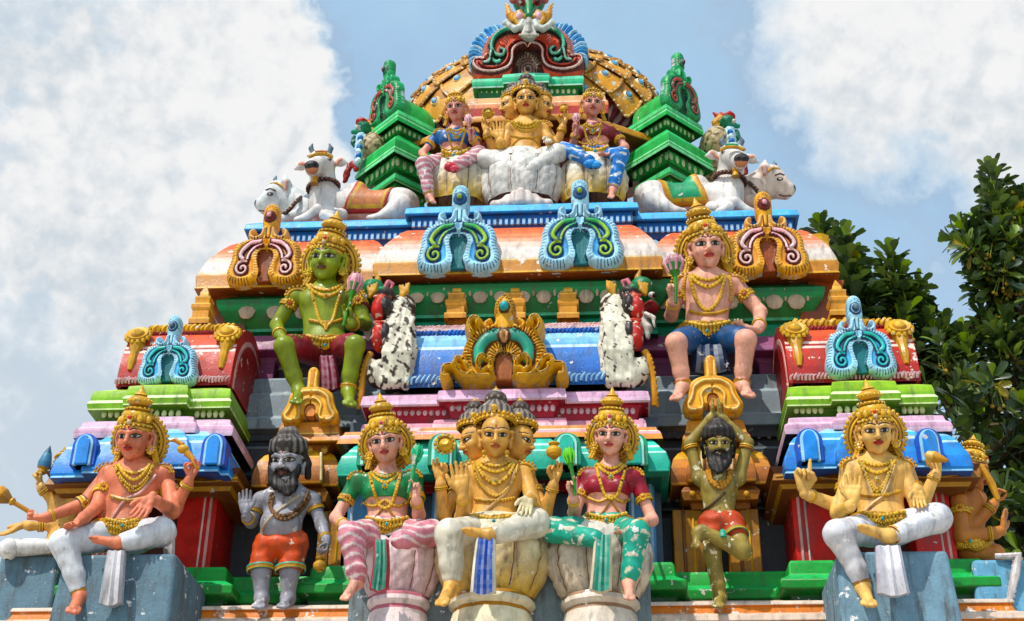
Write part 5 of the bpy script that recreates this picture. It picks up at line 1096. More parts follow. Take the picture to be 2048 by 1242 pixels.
J3 = f.limb([(338, 975, -.02), (345, 1022, -.10), (312, 1002, -.34), (302, 996, -.38)], [17, 17, 12, 10]); f.hand('open', J3[-1], (-.32, -.35, -.95), (.1, -1, .1), 62)
f.limb([(278, 1075, -.02), (320, 1066, -.18), (240, 1086, -.40)], [32, 27, 15]); f.foot((236, 1086, -.40), (186, 1078, -.44), 11)
f.limb([(222, 1075, -.05), (128, 1086, -.36), (152, 1160, -.30), (160, 1186, -.28)], [32, 25, 17, 14]); f.foot((162, 1190, -.28), (146, 1222, -.44), 14)
f.head((270, 880, -.12), 99, yaw=-5, pitch=12, roll=2); f.body()
f.cloth('trousers', [([(278, 1070, -.02), (322, 1064, -.18), (250, 1084, -.38)], [34, 29, 18]), ([(222, 1070, -.05), (128, 1086, -.36), (150, 1152, -.31), (156, 1176, -.29)], [34, 27, 19, 17]), ('e', (250, 1078, .0), (58, 46, 30))], 'd2d3d6', fold=.35)
f.crown(1.0, 1.0, 6); f.halo(.88); f.earrings('c8907c'); f.locks()
garland(f, 268, 930, 0, [(32, 16, 3), (30, 30, 3.4), (38, 44, 2.6), (40, 52, 2.2)], (262, 978, '8a2a20')).build('necklace', f.t, GM())
mb = MB(); f.drape(mb, [(312, 950), (280, 985), (250, 1000), (222, 1040)], 3, 'd0a098'); f.drape(mb, [(222, 992), (245, 999), (268, 1000), (300, 992), (316, 985)], 4, 'b5862c', bead=3); f.shoulder_pads(mb, (216, 948, -.02), 24); f.shoulder_pads(mb, (328, 950, -.02), 24); mb.build('body_chain', f.t, GM())
mb = MB(); f.ring(mb, (214, 948, 0), (196, 1012, -.08), .55, 17, 8, med=9); f.ring(mb, (168, 1008, .02), (96, 1034, -.12), .05, 17, 9, col='5c4a38', med=8); f.ring(mb, (330, 950, .05), (350, 1016, -.02), .5, 18, 8, med=10); mb.build('armband', f.t, GM())
mb = MB(); f.ring(mb, (350, 1016, -.02), (376, 966, -.12), .9, 12, 4); f.ring(mb, (168, 1008, .02), (96, 1034, -.12), .9, 11, 4); f.ring(mb, (128, 1086, -.36), (160, 1186, -.28), .97, 16, 3, col='4a3a34'); mb.build('bangle', f.t, GM())
f.belt([1042, 1054, 1066], 34, 246); seated_cloth_panel(f, [(232, 1102), (226, 1150), (220, 1206)], 42, 'cdc9cc', 'a8a4a8', -.92)
mb = MB(); mb.tube([P(x, y, -.40) for x, y in ((332, 1030), (338, 1080), (338, 1122))], [.03, .045, .04], 'd6d2ce', 8); mb.build('shawl', f.t)
mb = MB(); A, B = P(70, 1030, -.64), P(2, 990, -.70); ax = (B-A)/np.linalg.norm(B-A); u = f.u; t = thing('mace', 'gold mace held out at far left by the red four-armed statue', 'mace', A)
mb.tube([A-ax*30*u, A, B-ax*30*u], [3*u, 5*u, 5*u], 'a8741e', 8); mb.lathe(B-ax*34*u, ax, [(5*u, 0, 'gold'), (9*u, 6*u, 'd2a040'), (7*u, 10*u, 'gold_deep'), (17*u, 28*u, 'c08a2c'), (18*u, 40*u, 'c9962f'), (12*u, 54*u, 'gold'), (3*u, 62*u, 'd2a040'), (.001, 66*u, 'd2a040')], 18, lobes=(8, .06)); mb.build('mace_head', t, paint(.4, .4))
t = thing('ornament_staff', 'small gold bird-shaped ornament in the raised hand of the red four-armed statue', 'ornament', P(394, 940, -.68)); mb = MB()
mb.tube([P(396, 938, -.68), P(384, 916, -.68), P(374, 906, -.67)], [4*u, 6*u, 8*u], 'c08a2c', 8); mb.ball(P(366, 898, -.66), (13*u, 9*u, 10*u), 'd0a03a', 10); mb.tube([P(366, 890, -.66), P(350, 880, -.66), P(340, 882, -.66)], [6*u, 5*u, 2*u], 'b8802a', 6); mb.build('ornament_head', t, paint(.4, .4))
# --- A2: yellow statue on the left flank
f = Fig('seated_statue', 'yellow statue facing away left, half hidden behind the red four-armed statue', .15, 'skin_gold', (120, 1100))
f.torso((132, 988, 0), (112, 1000, .1), (150, 1000, -.05), (128, 1015), (126, 1050), (122, 1085), 34, belly=.2)
f.limb([(116, 1000, 0), (112, 1010, -.02), (84, 978, -.1), (80, 968, -.1)], [13, 12, 10, 9]); f.hand('fist', f.J((80, 968, -.1)), (-.1, -.1, 1), (-.9, -.4, 0), 44)
f.limb([(116, 1010, 0), (112, 1050, -.02), (60, 1052, -.1), (48, 1050, -.1)], [14, 13, 10, 9]); f.hand('open', f.J((46, 1050, -.1)), (-.8, -.1, -.5), (.2, -.5, .9), 52)
f.limb([(122, 1090, 0), (96, 1096, -.05), (100, 1140, 0)], [24, 18, 13]); f.head((132, 962, 0), 78, yaw=-75, pitch=8); f.body(); f.crown(.8, 1.0); f.halo(.8)
mb = MB(); f.ring(mb, (112, 1010, -.02), (84, 978, -.1), .85, 10, 4); f.ring(mb, (112, 1050, 0), (60, 1052, -.1), .6, 11, 6, col='5c4a38'); mb.build('bangle', f.t, GM())
mb = MB(); A, B = P(86, 938, .05), P(101, 890, .05); ax = (B-A)/np.linalg.norm(B-A); u = f.u; mb.lathe(A, ax, [(5*u, -12*u, 'gold'), (10*u, -8*u, 'c9962f'), (9*u, 0, 'gold'), (13*u, 2*u, '3f6f8c'), (14*u, 14*u, '4a7c96'), (9*u, 34*u, '2e566e'), (.001, 54*u, '2a4a5e')], 18); tag(mb.build('dagger', None, paint(.4, .4)), 'blue pointed dagger held upright at the far left edge of the tower', 'dagger')
slab('grey blue block at the far left edge below the yellow flank statue', 2, 118, 1108, 1330, .0, 1.2, '5d7683', tp=.05)
mb = MB(); mb.tube([P(x, y, -.05) for x, y in ((112, 1092), (60, 1094), (22, 1096))], [.05, .07, .07], 'd3cfcc', 12); mb.ball(P(18, 1098, -.08), .085, 'dcd8d4', 12); tag(mb.build('scroll_bolster', None, paint(.8, .5)), 'white rolled bolster on top of the far left grey block', 'bolster')
# --- B: grey bearded sage, standing
f = Fig('standing_statue', 'grey ash-smeared bearded sage in orange shorts holding a small pot', -.06, 'skin_grey', (562, 1208))
f.torso((578, 972, -.02), (522, 1000, .02), (624, 1000, .02), (572, 1006), (564, 1048), (562, 1084), 50, belly=1.15)
w1 = f.limb([(522, 1000, .02), (502, 1044, .02), (494, 1034, -.1), (491, 1026, -.14)], [15, 14, 11, 9]); f.hand('open', w1[-1], (-.1, -.15, 1), (.2, -1, 0), 52)
w2 = f.limb([(626, 1000, .02), (644, 1052, .02), (652, 1078, -.05), (654, 1086, -.06)], [15, 14, 10, 9]); f.hand('hold', w2[-1], (-.15, -.2, -1), (-.8, -.5, 0), 42, flip=True)
for q in (((530, 1090, 0), (522, 1145, -.03), (524, 1196, 0), (516, 1213, -.14)), ((592, 1090, 0), (580, 1145, -.03), (576, 1196, 0), (566, 1213, -.14))): f.limb(q[:3], [25, 21, 15]); f.foot(q[2], q[3], 13)
f.head((576, 928, -.08), 100, yaw=-7, pitch=10, roll=3, sk='9c9aa0', lips='7a3a34'); f.body(paint(.75, .4, (.62, .58, .54), dirt_amt=.6))
f.cloth('shorts', [([(534, 1086, 0), (523, 1132, -.02)], [27, 25]), ([(590, 1084, 0), (581, 1132, -.02)], [28, 26]), ('e', (562, 1094, .0), (50, 40, 24))], 'c8501a', fold=.5, mat=paint(.55, .45, (.74, .66, .5)))
mb = MB()
for q, r in (((522, 1138, -.02), 27), ((581, 1138, -.02), 29)): f.ring(mb, (q[0], q[1]-8, q[2]), (q[0], q[1]+8, q[2]), .5, r, 6, col='2fa890')
f.drape(mb, [(548, 1080), (547, 1110), (548, 1140)], 6, '3fb8a0', sdf=f.s); mb.build('green_hem', f.t)
def beard(f, tip, n=13, col='17120f', wide=.26, hair=None, bun=True):
    s = Sdf(); H = f.H; T_ = P(tip[0], tip[1], f.Y+(tip[2] if len(tip) > 2 else -.18)); ct = f.hl((0, -.36, -.40))
    for k in range(n):
        a = (k/(n-1)*2-1); p0 = f.hl((a*.34, -.20-.14*(1-abs(a)), -.12-.12*(1-a*a))); p1 = f.hl((a*.25, -.36+.05*abs(a), -.46)); e = T_+np.array([a*.13*H, .02*abs(a), abs(a)*.14*H]); s.path([p0, p1, (p1+e)/2+np.array([a*.03*H, -.02*H, 0]), e], [.06*H, .085*H, .07*H, .03*H], ('17120f', '2a2320')[k % 2] if col == '17120f' else col, .02)
    for q in (-1, 1): s.path([f.hl((0, -.45, -.165)), f.hl((q*.11, -.42, -.17)), f.hl((q*.20, -.33, -.27))], [.035*H, .04*H, .03*H], col, .01)
    V, Q, C = s.mesh(.0085, noise=lambda X: .003*np.sin(X[..., 0]*150+X[..., 2]*20)); mesh_obj('beard', V, [Q], C, paint(.35, .55, (.3, .26, .24)), f.t, sharp=0)
def hair_up(f, top, cols=('2a2422', '6d6660'), bun=.24):
    s = Sdf(); H = f.H
    for k in range(-8, 9):
        a = k*.2; p0 = f.hl((_s(a)*.40, -.34*_c(a)+.06, .26)); p1 = f.hl((_s(a)*.36, -.30*_c(a)+.05, .44)); p2 = f.hl((_s(a)*.14, -.10*_c(a)+.05, .60)); s.path([p0, p1, p2], [.055*H, .065*H, .06*H], cols[k % 2], .01)
    s.ell(f.hl((0, .08, .28)), (.41*H, .43*H, .30*H), cols[0], .03)
    for q in (-1, 1): s.path([f.hl((q*.38, -.04, .26)), f.hl((q*.42, .12, -.05)), f.hl((q*.40, .2, -.35))], [.06*H, .09*H, .07*H], cols[0], .02)
    B = P(top[0], top[1], f.Y-.06); b0 = f.hl((0, .05, .62)); nb = 4
    for k in range(nb):
        p = b0+(B-b0)*k/(nb-1); r = bun*H*(1-.55*k/(nb-1)); s.ell(p, (r, r, r*.62), cols[(k+1) % 2], .015)
    V, Q, C = s.mesh(.0085, noise=lambda X: .0025*np.sin(X[..., 0]*130+X[..., 1]*60)); mesh_obj('hair', V, [Q], C, paint(.5, .5, (.5, .46, .42)), f.t, sharp=0)
beard(f, (574, 990)); hair_up(f, (586, 858))
mb = MB()
for dx in (0, 1):
    pts = [(544, 985), (540, 1012), (556, 1030), (580, 1028), (606, 1006), (616, 984)]
    f.drape(mb, [(x+dx*3, y+dx*7) for x, y in pts], 3.2, '5a3c24', bead=3.6, col2='7a5636')
f.drape(mb, [(530, 1088), (524, 1060), (545, 1030), (600, 990)], 3, 'b8a890'); mb.build('bead_necklace', f.t, paint(.4, .5))
mb = MB(); f.ring(mb, (522, 1000, .02), (502, 1044, .02), .5, 14, 5, col='5a3c24'); f.ring(mb, (626, 1000, .02), (644, 1052, .02), .35, 15, 5, col='5a3c24'); f.ring(mb, (644, 1052, .02), (652, 1078, -.05), .85, 10, 4); f.ring(mb, (502, 1044, .02), (494, 1034, -.1), .7, 11, 3); mb.build('armband', f.t, GM())
pot('small brass pot hanging from the hand of the grey bearded sage', (640, 1130), -.12, 14)
# --- C, D, E on lotus seats
lotus_seat('pinkish white lotus seat under the statue in green blouse', 798, 1085, 1198, 150, -.52, ('e0cfce', 'd8b6ba', 'b86a78'), foot=1, dep=.75)
lotus_seat('yellow stained lotus seat under the golden three-faced statue', 984, 1072, 1200, 206, -.55, ('ddd2b4', 'd0a648', 'a8762a'), foot=1, dep=.75)
lotus_seat('cream worn lotus seat under the statue in maroon blouse', 1200, 1080, 1200, 188, -.52, ('d6cabb', 'c9b69e', '9a7a60'), foot=1, dep=.75)
def goddess(name, label, Y, sk, blouse, leg, foot, hd, H, yaw, roll, sh, ch, wa, pe, w, armL, armR, handL, handR, legL, legR, toe, side, crown=1.0, nk=None, folds=.5, legmix=None, mini=False, jew='2ba0a8'):
    f = Fig(name, label, Y, sk, foot); nk = nk or (hd[0], hd[1]+H*.58)
    f.torso((nk[0], nk[1], -.02), sh[0], sh[1], ch, wa, pe, w, bust=1)
    k = w/48
    a = f.limb(armL, [13*k, 13*k, 10*k, 8.5*k]); b = f.limb(armR, [13*k, 13*k, 10*k, 8.5*k])
    f.hand(*handL[:1], a[-1], *handL[1:]); f.hand(*handR[:1], b[-1], *handR[1:])
    for lg in (legL, legR): f.limb(lg, [27*k, 22*k, 15*k, 12*k][:len(lg)])
    f.foot(toe[0], toe[1], 11*k)
    f.head(hd, H, yaw=yaw, pitch=13, roll=roll, lips='b0484a'); f.body()
    X = f.ts; bs = Sdf(); bs.p = [p for p in X.p]
    zt = f.ch[2]+.62*(f.neck[2]-f.ch[2]); zlo = f.ch[2]-.42*w*f.u
    cl = lambda Q: np.maximum(np.maximum(Q[..., 2]-zt+np.abs(Q[..., 0]-f.ch[0])*-.25, zlo-Q[..., 2]), -1)
    for q, arm in ((0, armL), (1, armR)): A, B = f.J(arm[0]), f.J(arm[1]); bs.cone(A, A+(B-A)*.52, 14.5*k*f.u, 14*k*f.u, blouse, .03)
    bs.p = [p[:6]+(c(blouse),)+p[7:] for p in bs.p]
    V, Q, C = bs.mesh(.0095, .007, cl); mesh_obj('blouse', V, [Q], C, paint(.35, .35), f.t, sharp=0)
    pr = [(lg[:len(lg)], [29*k, 24*k, 17*k, 14*k][:len(lg)]) for lg in (legL, legR)]+[('e', pe, (w*1.0, w*.66, w*.55))]
    f.cloth('leggings', pr, leg, fold=folds, stripe=legmix)
    f.crown(crown, 1.0, 0, jew='b03060'); 
    if not mini: f.halo(.86)
    f.earrings(); f.locks()
    cx, ny = nk[0], nk[1]+3
    mb = garland(f, cx, ny, 0, [(20*k, 9*k, 2.6*k), (27*k, 20*k, 3*k)], (cx, ny+26*k, jew))
    for s_ in (-1, 1): f.drape(mb, [(cx+s_*30*k, ny+2), (cx+s_*22*k, ny+34*k), (cx+s_*12*k, ny+62*k), (cx, ny+70*k)], 3*k, 'c0932f', bead=3*k); f.drape(mb, [(cx+s_*46*k, ch[1]+18*k), (cx+s_*22*k, ch[1]+26*k), (cx, ch[1]+14*k)], 2.6*k, 'b98a2e', bead=2.4*k); f.drape(mb, [(cx, ch[1]+22*k), (cx+s_*12*k, wa[1]), (cx+s_*34*k, wa[1]+26*k)], 1.8*k, '9a6c20')
    f.shoulder_pads(mb, (sh[0][0], sh[0][1], -.02), 19*k); f.shoulder_pads(mb, (sh[1][0], sh[1][1], -.02), 19*k); mb.build('necklace', f.t, GM())
    mb = MB()
    for arm in (armL, armR): f.ring(mb, arm[0], arm[1], .52, 15*k, 6*k, med=7*k); f.ring(mb, arm[1], arm[2], .86, 10*k, 6*k)
    f.ring(mb, legL[-2] if side < 0 else legR[-2], legL[-1] if side < 0 else legR[-1], .95, 13*k, 4*k); mb.build('bangle', f.t, GM())
    f.belt([pe[1]-16*k, pe[1]-5*k, pe[1]+6*k], 40*k, pe[0]); return f
f = goddess('seated_statue', 'goddess statue in green blouse and pink leggings holding a green lotus bud', -.55, 'skin_pink', '0f7a48', 'c9808c', (790, 1090), (770, 888, -.10), 92, -1, -7, ((716, 962), (826, 958)), (774, 985), (776, 1026), (774, 1056), 50,
    [(714, 962, .02), (672, 1036, .0), (688, 1050, -.22), (698, 1054, -.28)], [(828, 960, .02), (838, 1030, -.06), (833, 1002, -.24), (832, 994, -.26)], ('relax', (.75, -.3, -.6), (.2, -.5, .8), 48, True), ('pinch', (-.1, -.1, 1), (-.25, -1, 0), 44),
    [(752, 1066, 0), (702, 1070, -.38), (712, 1140, -.36), (714, 1160, -.35)], [(796, 1066, 0), (862, 1066, -.18), (800, 1080, -.42)], ((714, 1164, -.35), (690, 1196, -.46)), -1, legmix=('ddc9c6', 95, .55), folds=.9)
seated_cloth_panel(f, [(762, 1080), (762, 1130), (757, 1176)], 34, '0f8068', 'a8283c', -1.0, name='cloth_strip')
bud('green lotus bud in the hand of the statue in green blouse', (816, 986), (838, 890), -.84, 11, ('168a54', '1fa06a', '2ab080'))
f = Fig('seated_statue', 'golden three-faced four-armed statue with white trousers in the middle of the lower row', -.58, 'skin_gold', (985, 1090))
f.torso((991, 918, -.02), (940, 944, 0), (1050, 944, 0), (991, 962), (988, 1012), (985, 1050), 58, belly=.15)
a1 = f.limb([(936, 946, .06), (888, 1030, .02), (882, 970, -.08), (880, 958, -.09)], [16, 15, 11, 9]); f.hand('pinch', a1[-1], (-.1, -.1, 1), (.2, -1, 0), 52)
a2 = f.limb([(940, 950, -.02), (924, 1036, -.08), (926, 996, -.28), (925, 986, -.30)], [16, 16, 12, 10]); f.hand('open', a2[-1], (-.15, -.12, 1), (.1, -1, .1), 68, True)
a3 = f.limb([(1052, 946, .06), (1090, 1028, .02), (1106, 974, -.08), (1109, 962, -.09)], [16, 15, 11, 9]); f.hand('pinch', a3[-1], (.15, -.1, 1), (-.2, -1, 0), 50, True)
a4 = f.limb([(1050, 950, -.02), (1072, 1026, -.10), (1060, 1000, -.30), (1057, 994, -.32)], [16, 16, 12, 10]); f.hand('open', a4[-1], (-.2, -.3, -1), (.1, -1, .1), 52, col='d9c9a0')
f.limb([(965, 1062, 0), (900, 1068, -.40), (904, 1140, -.36), (905, 1162, -.35)], [32, 27, 19, 14]); f.foot((905, 1168, -.35), (884, 1206, -.5), 14)
f.limb([(1015, 1062, 0), (1070, 1046, -.22), (985, 1070, -.48)], [32, 27, 15]); f.foot((978, 1070, -.48), (932, 1062, -.52), 12)
f.head((953, 886, .06), 86, yaw=-68, pitch=10, lips='b0603c'); f.head((1036, 886, .06), 86, yaw=68, pitch=10, lips='b0603c'); f.head((991, 876, -.12), 92, yaw=6, pitch=13, lips='b0603c'); f.body()
f.cloth('trousers', [([(965, 1062, 0), (900, 1068, -.40), (903, 1130, -.37), (904, 1152, -.36)], [34, 29, 22, 19]), ([(1015, 1062, 0), (1070, 1046, -.22), (995, 1068, -.46)], [34, 29, 18]), ('e', (988, 1068, 0), (60, 46, 30))], 'd3cbb8', fold=.35)
def three_hair(f, top, side, k=1.0):
    for (px, py, dz, r), nm in zip(((top[0], top[1], -.05, 1.0),)+side, ('hair', 'hair', 'hair')):
        s = Sdf(); o = P(px, py, f.Y+dz); H = f.H*r
        for j in range(-9, 10):
            a = j*.19; s.path([o+np.array([_s(a)*.44, -.40*_c(a), -.02])*H, o+np.array([_s(a)*.38, -.36*_c(a), .22])*H, o+np.array([_s(a)*.2, -.18*_c(a), .42])*H], [.05*H, .06*H, .05*H], ('4a3f3a', '8d847a')[j % 2], .008)
        s.ell(o+(0, .03*H, .12*H), (.38*H, .36*H, .32*H), '3a302c', .02); s.ell(o+(0, 0, .56*H), (.27*H, .27*H, .20*H), '4a3c36', .01)
        for j in range(10): a = j*.628; s.cone(o+np.array([_c(a)*.27, _s(a)*.27, .5])*H, o+np.array([_c(a)*.12, _s(a)*.12, .72])*H, .035*H, .03*H, '75695f', .006)
        V, Q, C = s.mesh(.008); hr = mesh_obj(nm, V, [Q], C, paint(.5, .5, (.6, .56, .5)), f.t, sharp=0)
        mb = MB(); mb.lathe(o, (0, 0, 1), [(.47*H, -.16*H, 'gold'), (.5*H, -.12*H, 'd2a444'), (.49*H, -.05*H, 'gold'), (.47*H, 0, 'd2a444'), (.43*H, .03*H, 'gold_deep')], 28)
        for j in range(-7, 8): a = j*.24; mb.ball(o+np.array([_s(a)*.5, -.5*_c(a), .0])*H, .05*H, ('d9b050', 'b5832a')[j % 2], 6); mb.ball(o+np.array([_s(a)*.5, -.5*_c(a), -.1])*H, .04*H, 'c9982f', 5)
        mb.ball(o+np.array([0, -.5, .1])*H, .09*H, 'd2a444', 8); mb.build('tiara', hr, GM()); mb = MB(); mb.lathe(o, (0, 0, 1), [(.13*H, .70*H, 'gold'), (.10*H, .78*H, 'd2a444'), (.03*H, .86*H, 'gold'), (.001, .92*H, 'gold')], 12); mb.build('hair_finial', hr, GM())
three_hair(f, (991, 840), ((949, 851, .08, .84), (1040, 851, .08, .84)))
for xx, yy in ((968, 905), (1014, 905)): mb = MB(); p = P(xx, yy, f.Y-.16); mb.ball(p, 6*f.u, 'c2923a', 8); mb.ball(p-(0, 0, 8*f.u), 4*f.u, 'd9b050', 6); mb.build('earring', f.t, GM())
mb = garland(f, 991, 924, 0, [(26, 8, 3), (36, 20, 3), (40, 44, 3.4)], (991, 962, '2ba0a8'))
for s_ in (-1, 1): f.shoulder_pads(mb, (995+s_*54, 945, -.03), 24); f.drape(mb, [(991+s_*44, 930), (991+s_*36, 960), (991+s_*14, 986), (991, 992)], 3, 'b98a2e', bead=2.6)
f.drape(mb, [(950, 998), (975, 1001), (1000, 1001), (1030, 996)], 3.4, 'a87a28', bead=3); f.drape(mb, [(1030, 940), (1015, 980), (985, 1010), (960, 1034)], 3, 'c8a070'); mb.build('necklace', f.t, GM())
mb = MB(); f.ring(mb, (936, 946, .06), (888, 1030, .02), .45, 16, 7, med=9); f.ring(mb, (1052, 946, .06), (1090, 1028, .02), .45, 16, 7, med=9)
for a, b in (((888, 1030, .02), (882, 970, -.08)), ((924, 1036, -.08), (926, 996, -.28)), ((1090, 1028, .02), (1106, 974, -.08)), ((1072, 1026, -.1), (1060, 1000, -.3))): f.ring(mb, a, b, .9, 11, 4)
mb.build('bangle', f.t, GM()); f.belt([1034, 1044, 1055], 42, 988)
seated_cloth_panel(f, [(972, 1076), (968, 1130), (966, 1184)], 46, '1c4aa0', 'cfc9ba', -1.08, name='cloth_strip')
rosette('gold toothed rosette above the raised hand of the golden three-faced statue, lower row', (890, 888), -.70, 20)
pot('gold pot balanced on the raised hand of the golden three-faced statue, lower row', (1108, 902), -.72, 16)
f = goddess('seated_statue', 'goddess statue in maroon blouse and teal leggings holding a green bud', -.55, 'skin_pink', '8a1a2c', '1f9a82', (1200, 1090), (1222, 874, -.10), 88, -6, 5, ((1176, 954), (1268, 954)), (1213, 977), (1212, 1018), (1212, 1048), 48,
    [(1174, 956, .02), (1148, 1026, -.06), (1147, 998, -.26), (1146, 990, -.28)], [(1272, 956, .02), (1304, 1040, .0), (1276, 1050, -.24), (1268, 1052, -.28)], ('pinch', (-.1, -.1, 1), (.25, -1, 0), 44, True), ('relax', (-.7, -.3, -.65), (-.2, -.5, .8), 50),
    [(1190, 1060, 0), (1108, 1060, -.18), (1190, 1078, -.42)], [(1238, 1060, 0), (1274, 1066, -.38), (1262, 1140, -.36), (1256, 1158, -.35)], ((1256, 1164, -.35), (1259, 1196, -.5)), 1, legmix=('cfc6b0', 60, .82), folds=.5)
seated_cloth_panel(f, [(1206, 1070), (1204, 1125), (1201, 1178)], 40, '179078', 'c9bba0', -1.0, name='cloth_strip')
bud('bright green bud in the hand of the statue in maroon blouse', (1150, 990), (1136, 896), -.86, 11, ('2f8a2a', '58b024', '74c030'))
# --- F: olive ascetic, arms raised
f = Fig('standing_statue', 'olive brown ascetic standing on one leg with joined hands raised overhead', -.06, 'skin_olive', (1440, 1208))
f.torso((1437, 946, -.02), (1400, 958, 0), (1477, 958, 0), (1438, 980), (1438, 1018), (1440, 1048), 38)
f.limb([(1398, 956, 0), (1380, 886, -.02), (1420, 838, -.08), (1425, 828, -.09)], [14, 13, 10, 7.5]); f.limb([(1478, 956, 0), (1495, 886, -.02), (1446, 838, -.08), (1439, 828, -.09)], [14, 13, 10, 7.5])
f.hand('open', f.J((1425, 830, -.09)), (.05, 0, 1), (1, -.2, 0), 38, True); f.hand('open', f.J((1440, 830, -.09)), (-.05, 0, 1), (-1, -.2, 0), 38)
f.limb([(1424, 1056, 0), (1424, 1104, -.06), (1436, 1170, -.02), (1440, 1190, 0)], [24, 19, 15, 12]); f.foot((1440, 1194, 0), (1436, 1212, -.16), 12)
f.limb([(1466, 1056, -.02), (1486, 1102, -.14), (1404, 1062, -.20), (1396, 1064, -.2)], [24, 19, 13, 12]); f.foot((1396, 1066, -.2), (1391, 1092, -.24), 10)
f.head((1437, 892, -.08), 78, yaw=-1, pitch=10, lips='5a2a24'); f.body(paint(.95, .42, (.74, .66, .44), dirt_amt=.5)); beard(f, (1437, 946)); hair_up(f, (1436, 836), ('1a1614', '3a322e'), .2)
f.cloth('loincloth', [([(1424, 1046, 0), (1424, 1072, -.03)], [27, 25]), ([(1462, 1046, 0), (1472, 1068, -.06)], [27, 25]), ('e', (1440, 1046, 0), (40, 34, 18))], 'b0431e', fold=.6, mat=paint(.85, .5, (.74, .68, .5)))
mb = MB(); f.drape(mb, [(1444, 1034), (1445, 1056), (1446, 1074)], 5, '2fa890', sdf=f.s); f.ring(mb, (1468, 1066, -.06), (1476, 1080, -.1), .5, 25, 4, col='2fa070'); mb.build('green_hem', f.t)
mb = MB()
for dx in (0, 1, 2): f.drape(mb, [(1414+dx*3, 942), (1420+dx*2, 962), (1440, 976-dx*6), (1458-dx*2, 962), (1464-dx*3, 942)], 3.4, 'a8701e', bead=3.6, col2='c08a34')
f.drape(mb, [(1402, 1022), (1420, 1012), (1450, 985)], 2.2, '4a3a24'); mb.build('bead_necklace', f.t, paint(.4, .45))
mb = MB(); f.ring(mb, (1398, 956, 0), (1380, 886, -.02), .86, 13, 5, col='9a5a24'); f.ring(mb, (1478, 956, 0), (1495, 886, -.02), .86, 13, 5, col='9a5a24'); f.ring(mb, (1380, 886, -.02), (1420, 838, -.08), .95, 8, 3, col='9a5a24'); f.ring(mb, (1495, 886, -.02), (1446, 838, -.08), .95, 8, 3, col='9a5a24'); mb.build('armband', f.t, GM())
# --- G: yellow four-armed man
f = Fig('seated_statue', 'pale yellow four-armed statue in white trousers seated on the right blue block', -.50, 'skin_yel', (1770, 1105))
f.torso((1754, 915, -.02), (1700, 936, 0), (1808, 936, 0), (1754, 954), (1760, 1004), (1764, 1044), 58, belly=.15)
b1 = f.limb([(1694, 940, .06), (1684, 1016, .02), (1618, 990, -.10), (1608, 980, -.12)], [16, 17, 12, 9]); f.hand('point', b1[-1], (.02, -.1, 1), (.3, -1, 0), 72)
b2 = f.limb([(1700, 945, -.02), (1676, 1026, -.06), (1700, 1012, -.26), (1706, 1004, -.28)], [16, 16, 12, 10]); f.hand('open', b2[-1], (.1, -.12, 1), (-.3, -1, .1), 62, True)
b3 = f.limb([(1814, 940, .06), (1842, 1014, .02), (1870, 950, -.08), (1874, 940, -.09)], [16, 16, 11, 9]); f.hand('hold', b3[-1], (-.1, -.1, 1), (-.4, -1, 0), 52, True)
b4 = f.limb([(1808, 946, -.02), (1838, 1020, -.08), (1836, 984, -.30), (1834, 978, -.32)], [16, 16, 12, 10]); f.hand('open', b4[-1], (-.05, -.25, -1), (.1, -1, .1), 50)
f.limb([(1790, 1056, 0), (1874, 1036, -.20), (1784, 1070, -.46)], [31, 26, 14]); f.foot((1776, 1072, -.46), (1722, 1056, -.50), 13)
f.limb([(1738, 1058, 0), (1676, 1068, -.38), (1716, 1146, -.32), (1724, 1168, -.31)], [31, 25, 16, 13]); f.foot((1726, 1174, -.31), (1738, 1208, -.48), 14)
f.head((1752, 868, -.12), 95, yaw=-6, pitch=13, lips='c02a24'); f.body()
f.cloth('trousers', [([(1790, 1056, 0), (1874, 1036, -.20), (1796, 1068, -.44)], [33, 28, 18]), ([(1738, 1058, 0), (1676, 1068, -.38), (1713, 1138, -.33), (1721, 1160, -.31)], [33, 27, 18, 16]), ('e', (1764, 1062, 0), (60, 46, 28))], 'd6d4d8', fold=.3)
f.crown(1.02, .98, -7, col='c8952c'); f.halo(.9); f.earrings('d0a060'); f.locks()
mb = garland(f, 1754, 922, 0, [(28, 9, 3), (36, 24, 3), (34, 56, 2.6), (28, 62, 2.6)], (1754, 958, '9ab0b8'))
for s_ in (-1, 1): f.shoulder_pads(mb, (1754+s_*52, 938, -.03), 24); f.drape(mb, [(1754+s_*30, 926), (1754+s_*20, 958), (1754+s_*10, 986)], 3, 'd8c090', bead=2.4)
f.drape(mb, [(1706, 984), (1735, 990), (1770, 990), (1800, 982)], 3.6, 'b98a2e', bead=3.2); f.drape(mb, [(1790, 930), (1770, 985), (1745, 1008), (1722, 1030)], 3, 'd0a870'); mb.build('necklace', f.t, GM())
mb = MB(); f.ring(mb, (1694, 940, .06), (1684, 1016, .02), .5, 17, 8, med=9); f.ring(mb, (1814, 940, .06), (1842, 1014, .02), .5, 17, 8, med=9)
for a, b in (((1684, 1016, .02), (1618, 990, -.10)), ((1676, 1026, -.06), (1700, 1012, -.26)), ((1842, 1014, .02), (1870, 950, -.08)), ((1838, 1020, -.08), (1836, 984, -.30))): f.ring(mb, a, b, .9, 11, 4)
f.ring(mb, (1716, 1146, -.32), (1724, 1168, -.31), .9, 15, 4, col='6d3040'); f.ring(mb, (1874, 1036, -.2), (1784, 1070, -.46), .97, 15, 4, col='7a2a34'); mb.build('bangle', f.t, GM())
f.belt([1028, 1040, 1052], 44, 1764); seated_cloth_panel(f, [(1776, 1092), (1782, 1140), (1788, 1186)], 56, 'd0cdd4', 'b5b0ba', -.98)
